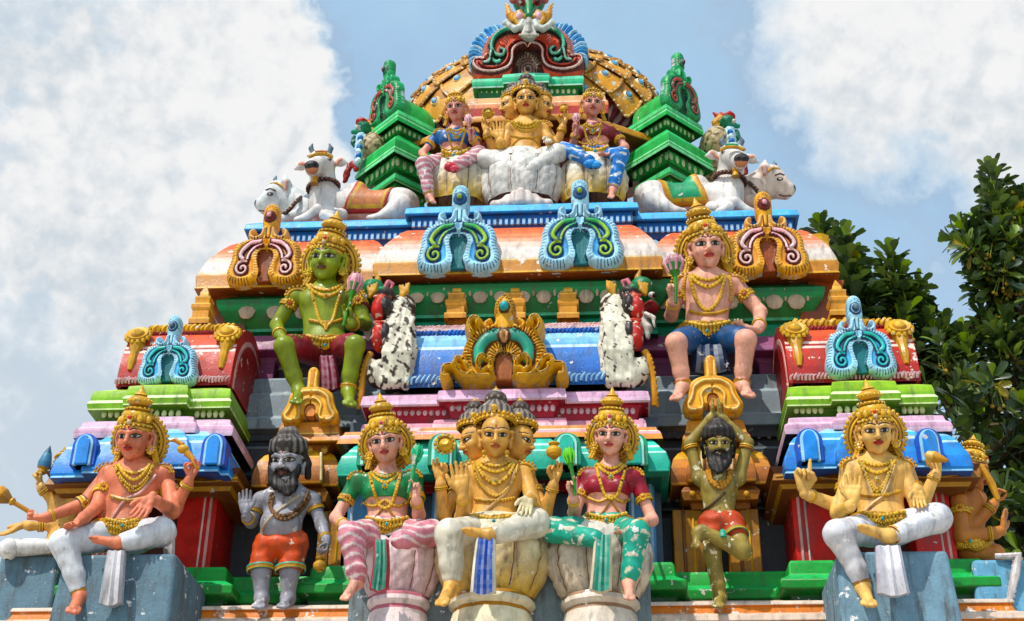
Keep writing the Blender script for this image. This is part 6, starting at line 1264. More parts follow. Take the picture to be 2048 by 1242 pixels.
u = f.u; mb = MB(); A = P(1868, 914, -.72); mb.lathe(A, (.75, -.3, -.4), [(.001, -20*u, 'c9a050'), (9*u, -14*u, 'd9b468'), (12*u, 0, 'c08a34'), (8*u, 14*u, 'b5802a'), (4*u, 26*u, 'a8741e'), (.001, 30*u, 'a8741e')], 14); tag(mb.build('conch_shell', None, paint(.3, .35)), 'gold conch shell in the raised hand of the pale yellow four-armed statue', 'shell')
# --- H: orange statue on the right flank
f = Fig('seated_statue', 'orange brown statue facing right on the right flank before the tree', .25, 'skin_brown', (1950, 1120))
f.torso((1936, 978, 0), (1920, 994, -.05), (1960, 996, .1), (1936, 1012), (1938, 1060), (1944, 1096), 36, belly=.3)
f.limb([(1918, 1000, -.08), (1926, 1072, -.12), (1990, 1066, -.16), (2004, 1060, -.16)], [18, 17, 12, 10]); f.hand('open', f.J((2006, 1060, -.16)), (.25, 0, 1), (.9, -.4, 0), 48)
f.limb([(1930, 1000, -.02), (1950, 1050, -.08), (1984, 1012, -.12), (1990, 1004, -.12)], [16, 14, 11, 9]); f.hand('hold', f.J((1992, 1002, -.12)), (.3, 0, 1), (.8, -.5, 0), 40)
f.limb([(1944, 1100, 0), (1990, 1108, -.05), (1996, 1150, 0)], [26, 20, 14]); f.head((1942, 946, -.02), 84, yaw=72, pitch=8, lips='8a2a24'); f.body(); f.crown(.8, .95); f.halo(.74)
mb = MB(); f.ring(mb, (1918, 1000, -.08), (1926, 1072, -.12), .35, 18, 7, med=8); f.ring(mb, (1926, 1072, -.12), (1990, 1066, -.16), .85, 12, 4); f.ring(mb, (1950, 1050, -.08), (1984, 1012, -.12), .85, 11, 4); mb.build('bangle', f.t, GM()); f.belt([1080, 1090], 26, 1940)
mb = MB(); f.drape(mb, [(1918, 985), (1930, 1010), (1950, 1020)], 3, 'gold', bead=3); f.drape(mb, [(1922, 1000), (1945, 1030), (1955, 1050)], 2.4, 'gold'); mb.build('necklace', f.t, GM())
mb = MB(); mb.tube([P(1962, 930, .1), P(1984, 968, .1), P(1996, 1000, .1)], [.02, .03, .02], 'b8862c', 8); tag(mb.build('sceptre', None, paint(.3, .4)), 'slim gold sceptre held by the orange brown statue on the right flank', 'sceptre')
slab('pale blue block at the right edge under the orange brown flank statue', 1944, 2050, 1118, 1330, .02, 1.2, '6aa0bc', tp=.05)
mb = MB()
for k in range(9): y = 1112+k*11; mb.tube([P(2030-k*1.5, y, -.0), P(2044-k*2.2, y+5, -.03)], [.035, .012], ('d8d0d0', 'c9b4b4')[k % 2], 6)
mb.tube([P(1990, 1112, -.0), P(2036, 1112, -.02), P(2030, 1150, -.02), P(2018, 1204, -.02)], [.02, .04, .035, .02], 'd3cac8', 8)
tag(mb.build('fringed_drape', None, paint(.7, .5)), 'white fringed drape over the pale blue block at the right edge', 'drape')
# --- I, J: the two men of the middle tier
f = Fig('seated_statue', 'green skinned seated statue in dark red shorts holding a pink lotus', .50, 'skin_green', (650, 770))
f.torso((652, 566, -.02), (592, 594, 0), (708, 590, 0), (650, 612), (648, 656), (650, 688), 54)
c1 = f.limb([(586, 596, 0), (554, 650, .02), (560, 672, -.18), (566, 676, -.24)], [17, 15, 12, 9]); f.hand('relax', c1[-1], (.75, -.35, -.4), (.1, -.5, .85), 50, True)
c2 = f.limb([(714, 592, 0), (730, 648, .0), (702, 648, -.26), (697, 642, -.28)], [17, 15, 12, 10]); f.hand('pinch', c2[-1], (-.1, -.1, 1), (-.2, -1, 0), 42)
f.limb([(628, 700, 0), (568, 692, -.34), (588, 752, -.24), (597, 778, -.22)], [28, 21, 17, 13]); f.foot((598, 782, -.22), (592, 804, -.36), 12)
f.limb([(676, 700, 0), (711, 690, -.34), (700, 750, -.26), (697, 776, -.24)], [28, 21, 17, 13]); f.foot((697, 782, -.24), (699, 808, -.38), 13)
f.head((654, 524, -.10), 98, yaw=-5, pitch=10, roll=4, lips='6d4a24', sk='8a9838'); f.body(paint(.3, .33, (.6, .58, .36), dirt_amt=.45))
f.cloth('shorts', [([(628, 700, 0), (582, 694, -.26)], [31, 26]), ([(676, 700, 0), (702, 692, -.26)], [31, 26]), ('e', (651, 702, 0), (54, 44, 26))], '7d1c24', fold=.5, mat=paint(.3, .4))
seated_cloth_panel(f, [(654, 712), (658, 746), (660, 776)], 40, '7a1c3c', '5a1228', .30, name='hanging_cloth')
f.crown(1.0, 1.0, 10); f.halo(.92); f.earrings('a8a03a'); f.locks()
mb = garland(f, 652, 570, 0, [(32, 10, 3.4), (38, 22, 3.4)], (652, 592, 'b05a5a'))
for s_ in (-1, 1): f.shoulder_pads(mb, (652+s_*56, 596, -.03), 24); f.drape(mb, [(652+s_*34, 572), (652+s_*22, 608), (652+s_*13, 640), (652, 654)], 3.2, 'c0a040', bead=3)
f.drape(mb, [(618, 640), (640, 644), (665, 644), (686, 638)], 3, 'b98a2e', bead=2.6); f.drape(mb, [(652, 645), (652, 658)], 4, 'b98a2e', bead=3); mb.build('necklace', f.t, GM())
mb = MB(); f.ring(mb, (586, 596, 0), (554, 650, .02), .28, 17, 6, med=10); f.ring(mb, (714, 592, 0), (730, 648, 0), .3, 17, 6, med=10); f.ring(mb, (554, 650, .02), (560, 672, -.18), .8, 12, 4); f.ring(mb, (730, 648, 0), (702, 648, -.26), .85, 12, 4); f.ring(mb, (700, 750, -.26), (697, 776, -.24), .9, 14, 4); mb.build('armband', f.t, GM())
f.belt([676, 688, 700, 710], 38, 651)
bud('pink topped lotus held by the green skinned statue', (686, 652), (715, 548), .18, 15, ('3f7d1d', 'c9a0a0', 'd08a98'))
f = Fig('seated_statue', 'pink skinned seated statue in dark blue shorts holding a pink flower', .50, 'skin_pink', (1414, 760))
f.torso((1415, 546, -.02), (1370, 566, 0), (1468, 566, 0), (1416, 584), (1414, 634), (1414, 664), 54, belly=.15)
d1 = f.limb([(1364, 568, 0), (1342, 632, .0), (1346, 604, -.22), (1346, 598, -.24)], [16, 14, 11, 9]); f.hand('pinch', d1[-1], (0, -.1, 1), (.25, -1, 0), 48, True)
d2 = f.limb([(1472, 568, 0), (1520, 624, .02), (1518, 654, -.20), (1512, 660, -.24)], [17, 15, 12, 10]); f.hand('relax', d2[-1], (-.9, -.25, .05), (-.1, -.4, .9), 52)
f.limb([(1392, 676, 0), (1352, 686, -.34), (1362, 744, -.26), (1366, 768, -.24)], [28, 22, 17, 13]); f.foot((1366, 772, -.24), (1352, 796, -.38), 13)
f.limb([(1438, 676, 0), (1492, 680, -.34), (1486, 742, -.26), (1484, 766, -.24)], [28, 22, 17, 13]); f.foot((1484, 770, -.24), (1497, 790, -.38), 13)
f.head((1412, 500, -.10), 98, yaw=3, pitch=10, roll=-4, lips='a84038'); f.body()
f.cloth('shorts', [([(1392, 676, 0), (1362, 684, -.26)], [31, 27]), ([(1438, 676, 0), (1480, 680, -.26)], [31, 27]), ('e', (1414, 678, 0), (54, 44, 26))], '1b4a78', fold=.4, mat=paint(.3, .4))
seated_cloth_panel(f, [(1418, 690), (1420, 720), (1421, 744)], 76, '122c50', '0e2038', .34, name='hanging_cloth')
f.crown(1.0, 1.0, -9); f.halo(.88); f.earrings(); f.locks()
mb = garland(f, 1415, 550, 0, [(28, 10, 3.4), (34, 24, 3.4)], (1415, 572, 'b03a2c'))
for s_ in (-1, 1): f.shoulder_pads(mb, (1418+s_*52, 570, -.03), 24); f.drape(mb, [(1415+s_*36, 552), (1415+s_*26, 590), (1415+s_*14, 612), (1415, 622)], 3.6, 'c0932f', bead=3.4); f.drape(mb, [(1415+s_*44, 552), (1415+s_*48, 580), (1415+s_*46, 600)], 3, 'b98a2e', bead=2.8)
f.drape(mb, [(1380, 622), (1400, 627), (1430, 627), (1454, 620)], 3.4, 'b98a2e', bead=2.6); mb.build('necklace', f.t, GM())
mb = MB(); f.ring(mb, (1472, 568, 0), (1520, 624, .02), .42, 16, 7, med=10); f.ring(mb, (1364, 568, 0), (1342, 632, 0), .4, 15, 6, med=8); f.ring(mb, (1342, 632, 0), (1346, 604, -.22), .85, 11, 4); f.ring(mb, (1520, 624, .02), (1518, 654, -.2), .85, 12, 4); f.ring(mb, (1362, 744, -.26), (1366, 768, -.24), .9, 14, 4, col='b05a3a'); f.ring(mb, (1486, 742, -.26), (1484, 766, -.24), .9, 14, 4, col='b05a3a'); mb.build('armband', f.t, GM())
f.belt([648, 660, 672, 682], 44, 1414)
bud('ragged pink flower on a green stem held by the pink skinned statue', (1352, 606), (1348, 512), .18, 18, ('2f7a2a', 'b88a88', 'c890a0'))
# --- K, L, M: the upper trio
lotus_seat('wide white lotus seat under the upper three-faced statue', 1043, 332, 410, 148, 1.22, ('d8d3cc', 'c9c2ba', '9a8f88'), dep=.72, waist=.92)
lotus_seat('yellow based white lotus seat under the upper left goddess', 912, 336, 412, 118, 1.26, ('d6d0c4', 'c9a23a', '9a7a44'), dep=.72, waist=.95)
lotus_seat('yellow based white lotus seat under the upper right goddess', 1186, 334, 408, 122, 1.26, ('d6d0c4', 'c9a23a', '9a7a44'), dep=.72, waist=.95)
mb = MB(); o = P(1042, 402, .95); V = []; s = Sdf()
for k in range(-3, 4): a = k*.26; s.cone(o+(k*.085, .02*abs(k), .0), o+(k*.065, -.02+.03*abs(k), .10-.016*k*k*.5), .05, .035, 'd8c8c0', .03)
V, Q, C = s.mesh(.009); tag(mesh_obj('lotus_petal', V, [Q], C, paint(.6, .5)), 'pinkish stone petal lying on the blue ledge before the wide white lotus', 'petal')
f = Fig('seated_statue', 'golden three-faced statue with crossed white legs on the uppermost lotus', 1.22, 'skin_gold', (1043, 330))
f.torso((1051, 240, -.02), (1018, 258, 0), (1088, 258, 0), (1052, 264), (1051, 290), (1048, 310), 38, belly=.5)
g1 = f.limb([(1014, 258, .06), (986, 298, .02), (974, 270, -.06), (973, 264, -.07)], [11, 10, 8, 6.5]); f.hand('pinch', g1[-1], (-.05, -.1, 1), (.2, -1, 0), 36)
g2 = f.limb([(1018, 262, -.02), (1004, 302, -.06), (1001, 284, -.20), (1000, 280, -.21)], [11, 11, 9, 7.5]); f.hand('open', g2[-1], (-.1, -.1, 1), (.1, -1, .1), 44, True)
g3 = f.limb([(1090, 258, .06), (1114, 290, .02), (1125, 256, -.06), (1126, 250, -.07)], [11, 10, 8, 6.5]); f.hand('pinch', g3[-1], (.1, -.1, 1), (-.2, -1, 0), 36, True)
g4 = f.limb([(1088, 262, -.02), (1104, 292, -.06), (1098, 278, -.2), (1097, 274, -.21)], [11, 11, 9, 8]); f.hand('relax', g4[-1], (-.1, -.3, -.9), (.1, -1, .1), 32, col='d8cdb8')
f.limb([(1030, 318, 0), (972, 318, -.14), (1036, 340, -.22)], [18, 16, 10]); f.limb([(1066, 318, 0), (1116, 306, -.14), (1058, 340, -.24)], [18, 16, 10])
f.head((1022, 217, .05), 60, yaw=-62, pitch=8); f.head((1083, 217, .05), 60, yaw=62, pitch=8); f.head((1052, 206, -.08), 64, yaw=2, pitch=10); f.body()
f.cloth('trousers', [([(1030, 318, 0), (972, 318, -.14), (1036, 340, -.22)], [20, 18, 12]), ([(1066, 318, 0), (1116, 306, -.14), (1058, 340, -.24)], [20, 18, 12]), ('e', (1047, 326, 0), (38, 28, 14))], 'd6d2ca', fold=.3)
three_hair(f, (1052, 186), ((1026, 196, .07, .8), (1080, 196, .07, .8)))
mb = MB()
for hw, dr, r in ((18, 6, 2.6), (26, 12, 3), (30, 20, 2.6)): f.drape(mb, [(1052-hw, 243), (1052-hw*.5, 243+dr*.8), (1052, 243+dr), (1052+hw*.5, 243+dr*.8), (1052+hw, 243)], r, 'c0932f', bead=r)
for s_ in (-1, 1): f.drape(mb, [(1052, 276), (1052+s_*16, 280), (1052+s_*30, 296), (1052+s_*30, 310)], 1.8, 'a87a28')
f.drape(mb, [(1022, 272), (1040, 276), (1064, 276), (1084, 272)], 2, 'b98a2e'); f.shoulder_pads(mb, (1018, 258, -.02), 16); f.shoulder_pads(mb, (1088, 258, -.02), 16); mb.build('necklace', f.t, GM())
mb = MB()
for a, b in (((986, 298, .02), (974, 270, -.06)), ((1004, 302, -.06), (1001, 284, -.2)), ((1114, 290, .02), (1125, 256, -.06))): f.ring(mb, a, b, .85, 8, 3)
mb.build('bangle', f.t, GM()); f.belt([302, 308, 314], 26, 1048)
rosette('small gold rosette above the raised hand of the uppermost statue', (976, 226), 1.12, 12); pot('small gold pot in the raised hand of the uppermost statue', (1128, 218), 1.12, 9)
f = goddess('seated_statue', 'upper left goddess statue with blue blouse and striped pinkish leg', 1.24, 'skin_rose', '1a5c98', 'c0808a', (912, 340), (912, 220, -.08), 57, -6, -2, ((880, 270), (946, 268)), (908, 284), (908, 302), (908, 316), 30,
    [(876, 270, .02), (845, 306, .0), (850, 318, -.14), (852, 320, -.16)], [(948, 268, .02), (955, 296, -.04), (945, 278, -.14), (943, 274, -.15)], ('relax', (.6, -.3, -.7), (.2, -.5, .8), 28, True), ('pinch', (-.1, -.1, 1), (-.25, -1, 0), 28),
    [(894, 322, 0), (848, 328, -.24), (856, 374, -.22), (859, 388, -.21)], [(924, 322, 0), (958, 308, -.12), (916, 328, -.26)], ((859, 392, -.21), (866, 404, -.3)), -1, .55, mini=True, legmix=('dcc8c4', 110, .4), folds=.5)
mb = MB(); mb.ball(P(900, 334, .92), (.06, .05, .05), 'b02838', 10); mb.ball(P(908, 338, .91), (.05, .04, .04), 'c04050', 8); mb.build('sash', f.t)
bud('pale pink bud in the hand of the upper left goddess', (940, 282), (936, 230), 1.06, 7, ('a86a5a', 'd8b8bc', 'd0a0a8'))
f = goddess('seated_statue', 'upper right goddess statue with dark red bodice and blue leggings', 1.24, 'skin_rose', '701a20', '1f6fb4', (1190, 340), (1185, 211, -.08), 57, 6, 2, ((1158, 264), (1224, 264)), (1191, 272), (1189, 294), (1190, 308), 30,
    [(1156, 264, .02), (1146, 288, -.04), (1151, 268, -.14), (1152, 264, -.15)], [(1228, 264, .02), (1250, 294, .0), (1226, 306, -.16), (1222, 308, -.18)], ('pinch', (0, -.1, 1), (.25, -1, 0), 28, True), ('relax', (-.8, -.3, -.4), (-.2, -.5, .8), 30),
    [(1176, 314, 0), (1128, 300, -.12), (1178, 320, -.26)], [(1206, 314, 0), (1242, 310, -.24), (1230, 360, -.22), (1226, 374, -.21)], ((1225, 378, -.21), (1222, 394, -.3)), 1, .5, mini=True, legmix=('d3d6d8', 60, .88), folds=.5)
mb = MB(); mb.ball(P(1182, 328, .92), (.075, .05, .05), '2a7cc0', 10); mb.ball(P(1192, 330, .91), (.06, .04, .04), '3f8fd0', 8); mb.build('sash', f.t)
bud('pale pink bud in the hand of the upper right goddess', (1150, 274), (1153, 228), 1.06, 7, ('a86a5a', 'd8b8bc', 'd0a0a8'))
# ================================================================== bulls, masks, small beasts
def bull_front(label, Y, sg, x0, dy, cloth):
    """lying bull, head turned to the viewer; sg=1 body runs to the right"""
    f = Fig('lying_bull', label, Y, 'd8cfc8', (x0, 438+dy), cat='bull'); s, u = f.s, f.u
    J = lambda x, y, d=0: P(x0+sg*(x-642), y+dy, Y+d)
    W, S = 'd9d2cc', 'cfc2b8'
    s.ell(J(642, 326, -.0), (25*u, .15, 25*u), W, .04); s.cone(J(640, 328, -.06), J(625, 333, -.30), 25*u, 16*u, W, .05); s.cone(J(638, 346, -.02), J(626, 342, -.27), 16*u, 12*u, S, .04)
    s.ell(J(623, 331, -.36), (15*u, .04, 10*u), '2a2523', .02); s.ell(J(624, 340, -.34), (13*u, .04, 6*u), 'b87a5a', .02)
    for e in (-1, 1):
        s.ell(J(640+e*17, 317, -.13), (7*u, .03, 4.5*u), '1c1614', .008); s.ell(J(640+e*17, 316.5, -.155), (4.2*u, .012, 1.6*u), 'c9c4bc', 0); s.path([J(640+e*10, 311, -.13), J(640+e*18, 308, -.12), J(640+e*25, 312, -.08)], [2.4*u]*3, 'cfc4b8', .005)
        s.cone(J(623+e*6, 328, -.395), J(623+e*6.5, 329, -.40), 2.4*u, 2.4*u, '0c0a0a', 0)
        a = J(642+e*22, 326, .02); b = J(642+e*40, 328+(4 if e < 0 else -4), .0); t_ = J(642+e*52, 334+(4 if e < 0 else -8), .0); s.path([a, b, t_], [6*u, 9.5*u, 3*u], W, .02); s.path([J(642+e*30, 328, -.03), b-(0, .035, 0)], [3*u, 4.5*u], 'd39a86', .01)
        s.path([J(642+e*16, 306, .02), J(642+e*20, 297, .01), J(642+e*17, 288, -.01)], [6*u, 5*u, 2*u], '5f6d78', .012)
    s.cone(J(644, 345, .06), J(652, 424, .08), 26*u, 34*u, W, .06); s.cone(J(640, 358, -.02), J(644, 418, -.06), 10*u, 15*u, W, .06)
    s.ell(J(712, 386, .12), (24*u, .12, 22*u), W, .05); s.cone(J(668, 412, .10), J(800, 416, .14), 32*u, 33*u, W, .06); s.ell(J(800, 408, .12), (40*u, .2, 30*u), W, .05)
    s.path([J(664, 428, -.06), J(636, 419, -.16), J(612, 436, -.14), J(594, 440, -.14)], [15*u, 11*u, 9*u, 7*u], W, .025); s.path([J(682, 430, -.05), J(650, 431, -.18), J(668, 438, -.2)], [14*u, 11*u, 8*u], W, .02)
    s.path([J(800, 412, -.02), J(776, 428, -.10), J(752, 436, -.12), J(738, 436, -.12)], [24*u, 14*u, 8*u, 6*u], W, .025)
    V, Q, C = s.mesh(.0095); mesh_obj('body', V, [Q], C, paint(.55, .5, (.80, .77, .74), dirt_amt=.5), f.t, sharp=0)
    f.ts = s
    mb = MB(); A, B = J(645, 366, .02), J(648, 384, .03); ax = (B-A)/np.linalg.norm(B-A); o = (A+B)/2; e1 = np.cross(ax, (0, 1, 0)); e1 /= np.linalg.norm(e1); e2 = np.cross(ax, e1)
    for k in range(26): an = 2*math.pi*k/26; d = e1*_c(an)+e2*_s(an)*1.08; mb.ball(o+d*31*u, (6*u, 6*u, 5*u), ('4a2420', '5f2f28', '3a2422')[k % 3], 6); mb.ball(o+d*34.5*u, 2*u, 'b5a080', 5)
    p = o+np.array([-sg*6*u, -.26, -12*u]); cr = mb.build('collar', f.t, paint(.4, .45)); mb = MB(); mb.ball(p, 6.5*u, 'b5852f', 8); mb.lathe(p-(0, 0, 16*u), (0, 0, 1), [(.001, 0, 'gold_deep'), (8*u, 0, 'gold'), (7*u, 4*u, 'c9983a'), (5*u, 10*u, 'gold'), (2*u, 14*u, 'gold_deep')], 12); mb.build('bell', cr, GM())
    mb = MB(); tp = [(x0+sg*(x-642), y+dy) for x, y in ((618, 314), (630, 309), (642, 308), (654, 309), (664, 315))]; f.drape(mb, tp, 3, 'b98a2e', bead=2.6, sdf=s); f.drape(mb, [(a, b-5) for a, b in tp[1:-1]], 2.4, cloth[0], sdf=s); mb.build('brow_band', f.t, GM())
    cl = Sdf(); cl.p = list(s.p); lo, hi = J(690, 372)[0], J(772, 372)[0]; lo, hi = min(lo, hi), max(lo, hi); zc = J(730, 414, -.08)[2]
    V, Q, C = cl.mesh(.0095, .013, lambda X: np.maximum(np.maximum(lo-X[..., 0]+(X[..., 2]-zc)*.3*sg, X[..., 0]-hi+(X[..., 2]-zc)*.3*-sg), zc-X[..., 2]))
    C[:] = c(cloth[0]); ed = np.minimum(np.minimum(np.abs(V[:, 0]-lo+(V[:, 2]-zc)*-.3*sg), np.abs(hi-V[:, 0]+(V[:, 2]-zc)*.3*sg)), V[:, 2]-zc); C[ed < .06] = c(cloth[1]); C[ed < .028] = c(cloth[2])
    mesh_obj('saddle_cloth', V, [Q], C, paint(.5, .45, (.75, .7, .6)), f.t, sharp=0)
bull_front('white bull with rust saddle cloth lying left of the upper trio, facing outward', 1.28, 1, 642, 0, ('c07a50', 'c9a24a', 'a83a3a'))
bull_front('white bull with green saddle cloth lying right of the upper trio, facing outward', 1.28, -1, 1464, -14, ('1f9a6a', 'd0a840', 'c9862a'))
def bull_side(label, Y, sg, x0, y0, tone):
    """bull behind, head in profile; offsets from the eye, sg=1 faces left"""
    f = Fig('lying_bull', label, Y, tone, (x0+sg*60, y0+52), cat='bull'); s, u = f.s, f.u; J = lambda x, y, d=0: P(x0+sg*x, y0+y, Y+d)
    s.cone(J(18, 0), J(-12, 20), 29*u, 17*u, tone, .05); s.cone(J(20, 22), J(-10, 32), 18*u, 10*u, tone, .04); s.ball(J(-17, 22), 12*u, tone, .03); s.ell(J(-24, 20, 0), (7*u, 11*u, 8*u), '2a2624', .015); s.path([J(-22, 33, -.1), J(-8, 34, -.12), J(2, 31, -.13)], [2*u]*3, '5a3a34', 0)
    s.ell(J(0, 0, -.155), (7*u, .02, 4*u), '17120f', .006); s.ell(J(-1, -.5, -.172), (3.5*u, .008, 1.4*u), 'c9c4bc', 0); s.path([J(-8, -8, -.13), J(0, -11, -.15), J(9, -8, -.16)], [2*u]*3, '4a4038', .004)
    s.path([J(30, -8, -.10), J(31, -22, -.12), J(30, -37, -.10)], [6*u, 10*u, 2.5*u], tone, .02); s.path([J(30, -12, -.165), J(31, -24, -.175)], [3*u, 5*u], 'c9a298', .008); s.path([J(28, -10, .14), J(30, -24, .16)], [7*u, 3*u], tone, .02); s.path([J(14, -20, .05), J(10, -29, .05), J(13, -36, .05)], [5*u, 4*u, 1.5*u], '6a747c', .01)
    s.cone(J(32, 10, .02), J(80, 40, .05), 31*u, 38*u, tone, .06); s.cone(J(80, 42, .05), J(120, 46, .4), 38*u, 40*u, tone, .06); s.path([J(60, 44, -.1), J(30, 50, -.14)], [16*u, 12*u], tone, .03)
    V, Q, C = s.mesh(.0095); mesh_obj('body', V, [Q], C, paint(.5, .5, (.80, .77, .74), dirt_amt=.5), f.t, sharp=0)
    mb = MB()
    pts = spline([J(66, 4, -.08), J(52, 16, -.22), J(38, 32, -.24), J(24, 42, -.15)], 6)
    mb.tube(pts, 4.5*u, '3a2a24', 7)
    for k, p in enumerate(pts[::2]): mb.ball(p-(0, 3.6*u, 0), 3*u, ('8a5a3a', 'b5a080')[k % 2], 6)
    mb.build('collar', f.t); mb = MB(); pts = spline([J(2, -20, -.10), J(16, -21, -.15), J(27, -14, -.16)], 5); mb.tube(pts, 3*u, 'b98a2e', 6); mb.build('brow_band', f.t, GM())
bull_side('pale grey bull in left profile behind the bull with the rust saddle cloth', 1.55, 1, 540, 388, 'cdd0d0')
bull_side('pinkish white bull in right profile behind the bull with the green saddle cloth', 1.55, -1, 1560, 358, 'd9c6b8')
# lion-faced end gables of the central barrel roof
def peel(X, f, th): return (np.sin(X[:, 0]*f+2*np.sin(X[:, 2]*f*.7))+np.sin(X[:, 1]*f*1.1+1.7*np.sin(X[:, 2]*f*.9+X[:, 0]*f*.5))+np.sin(X[:, 2]*f*1.3+X[:, 1]*f*.6)) > th
def gable(label, sg, x0, dy, peel_th=1.6):
    f = Fig('lion_gable', label, .25, 'd6cfbf', (x0, 775+dy), cat='gable mask'); s, u = f.s, f.u; J = lambda x, y, d=0: P(x0+sg*(x-785), y+dy, .25+d); DK = '3a2a20'; WH = 'd6cfbb'
    s.cone(J(806, 612, .30), J(796, 752, .30), 26*u, 42*u, DK, .05); s.cone(J(800, 640, .8), J(795, 750, .8), 34*u, 44*u, DK, .05); s.cone(J(800, 622, .10), J(800, 740, .08), 16*u, 26*u, DK, .04)
    s.ell(J(802, 690, .10), (32*u, .16, 86*u), WH, .04); s.ell(J(786, 700, .06), (24*u, .10, 66*u), DK, .03); s.ell(J(800, 630, .08), (22*u, .13, 40*u), WH, .04)
    for k in range(7):                                        # long shallow folds of the mane
        x = 776+k*8; s.path([J(x+4, 600+10*abs(k-3), -.02), J(x-3+3*_s(k*2), 650, -.07), J(x-6, 705, -.09), J(x-8+4*_s(k), 764, -.05)], [4*u, 6*u, 6.5*u, 5*u], WH, .016)
    s.path([J(824, 660, .0), J(826, 700, -.01), J(820, 745, .0), J(812, 772, .0)], [8*u, 9*u, 10*u, 9*u], WH, .02)
    s.path([J(742, 722, .02), J(752, 745, .0), J(770, 764, -.02), J(806, 768, -.02)], [8*u, 17*u, 14*u, 10*u], WH, .03); s.ell(J(760, 758, .05), (26*u, .12, 18*u), DK, .03); s.ell(J(760, 738, .02), (18*u, .09, 20*u), WH, .03)
    for (y, r) in ((620, 28), (676, 33)):
        s.ell(J(758, y, -.02), (15*u, .10, r*u), 'b5281c', .008); s.ell(J(773, y-2, .0), (15*u, .12, (r-1)*u), '241a18', .008); s.path([J(750, y-r+2, -.06), J(764, y-r+0, -.08), J(780, y-r+3, -.05)], [3.5*u]*3, 'b03a2c', .004)
    s.ell(J(772, 592, .0), (20*u, .10, 16*u), '2a1f1c', .02); s.ell(J(762, 600, -.06), (9*u, .05, 9*u), 'c05a44', .01); s.ell(J(765, 584, -.02), (11*u, .08, 9*u), '157a4c', .01); s.path([J(770, 575, .02), J(776, 564, .03), J(786, 568, .03), J(782, 578, .02)], [5*u, 5*u, 4*u, 3*u], 'b5606a', .006)
    for xx in (744, 808):
        for k in range(4): s.cone(J(xx-4+k*3, 592-k*3, .03), J(xx-8+k*6, 572-k*2, .04), 5*u, 2.5*u, 'b9872c', .01)
    # the face looks outwards along the ridge
    s.ell(J(748, 592, .40), (30*u, .22, 30*u), '157a4c', .03); s.cone(J(744, 604, .4), J(722, 616, .36), 15*u, 10*u, '1a8a56', .03); s.ell(J(730, 622, .33), (17*u, .14, 9*u), '8a1c24', .015); s.ball(J(727, 594, .24), 8*u, 'd9d2c8', .005); s.ball(J(722, 594, .22), 5*u, '17120f', 0)
    s.path([J(738, 632, .3), J(724, 640, .26), J(722, 660, .26)], [6*u, 5*u, 2*u], 'd6d0c4', .008); s.path([J(746, 640, .36), J(735, 660, .34), J(736, 680, .34)], [10*u, 9*u, 4*u], 'c9c2b8', .02)
    for k in range(5): s.cone(J(756, 560, .3+k*.07), J(750, 542, .3+k*.07), 7*u, 3*u, ('b9872c', 'a83a34')[k % 2], .02)
    V, Q, C = s.mesh(.0095, noise=lambda X: .004*np.sin(X[..., 0]*62+X[..., 2]*28)*np.sin(X[..., 2]*47+X[..., 1]*30))
    wh = np.abs(C-c(WH)).sum(1) < .02; dk = np.abs(C-c(DK)).sum(1) < .02; x_, z_ = V[:, 0], V[:, 2]; n_ = np.sin(x_*62+2.6*np.sin(z_*21)+1.7*np.sin(z_*47+1))+.9*np.sin(z_*33+2*np.sin(x_*41))+.7*np.sin(x_*130+z_*60)*np.sin(z_*95-x_*35)
    C[wh & (n_ > peel_th)] = c(DK); C[dk & peel(V, 52, .9)] = c(WH); C[(C[:, 0] > .3) & (C[:, 1] < .05) & peel(V, 70, 1.6)] = c('c9a894')
    mesh_obj('mane', V, [Q], C, paint(.5, .5, (.70, .66, .56), dirt_amt=.5), f.t, sharp=0)
    mb = MB(); pts = spline([J(743, 706, .0), J(734, 722, .0), J(727, 750, .02), J(722, 790, .03), J(721, 815, .05)], 6); mb.tube(pts, 6.5*u, 'c58a1c', 8)
    for p in pts[::2]: mb.ball(p-np.array([sg*5*u, .0, 0]), 4*u, 'd9a52c', 6)
    mb.build('serrated_rim', f.t, GM())
gable('black and white peeling lion gable with red lobes, left end of the blue barrel roof', 1, 785, 0, .75)
gable('white flaking lion gable with red lobes, right end of the blue barrel roof', -1, 1246, -4)
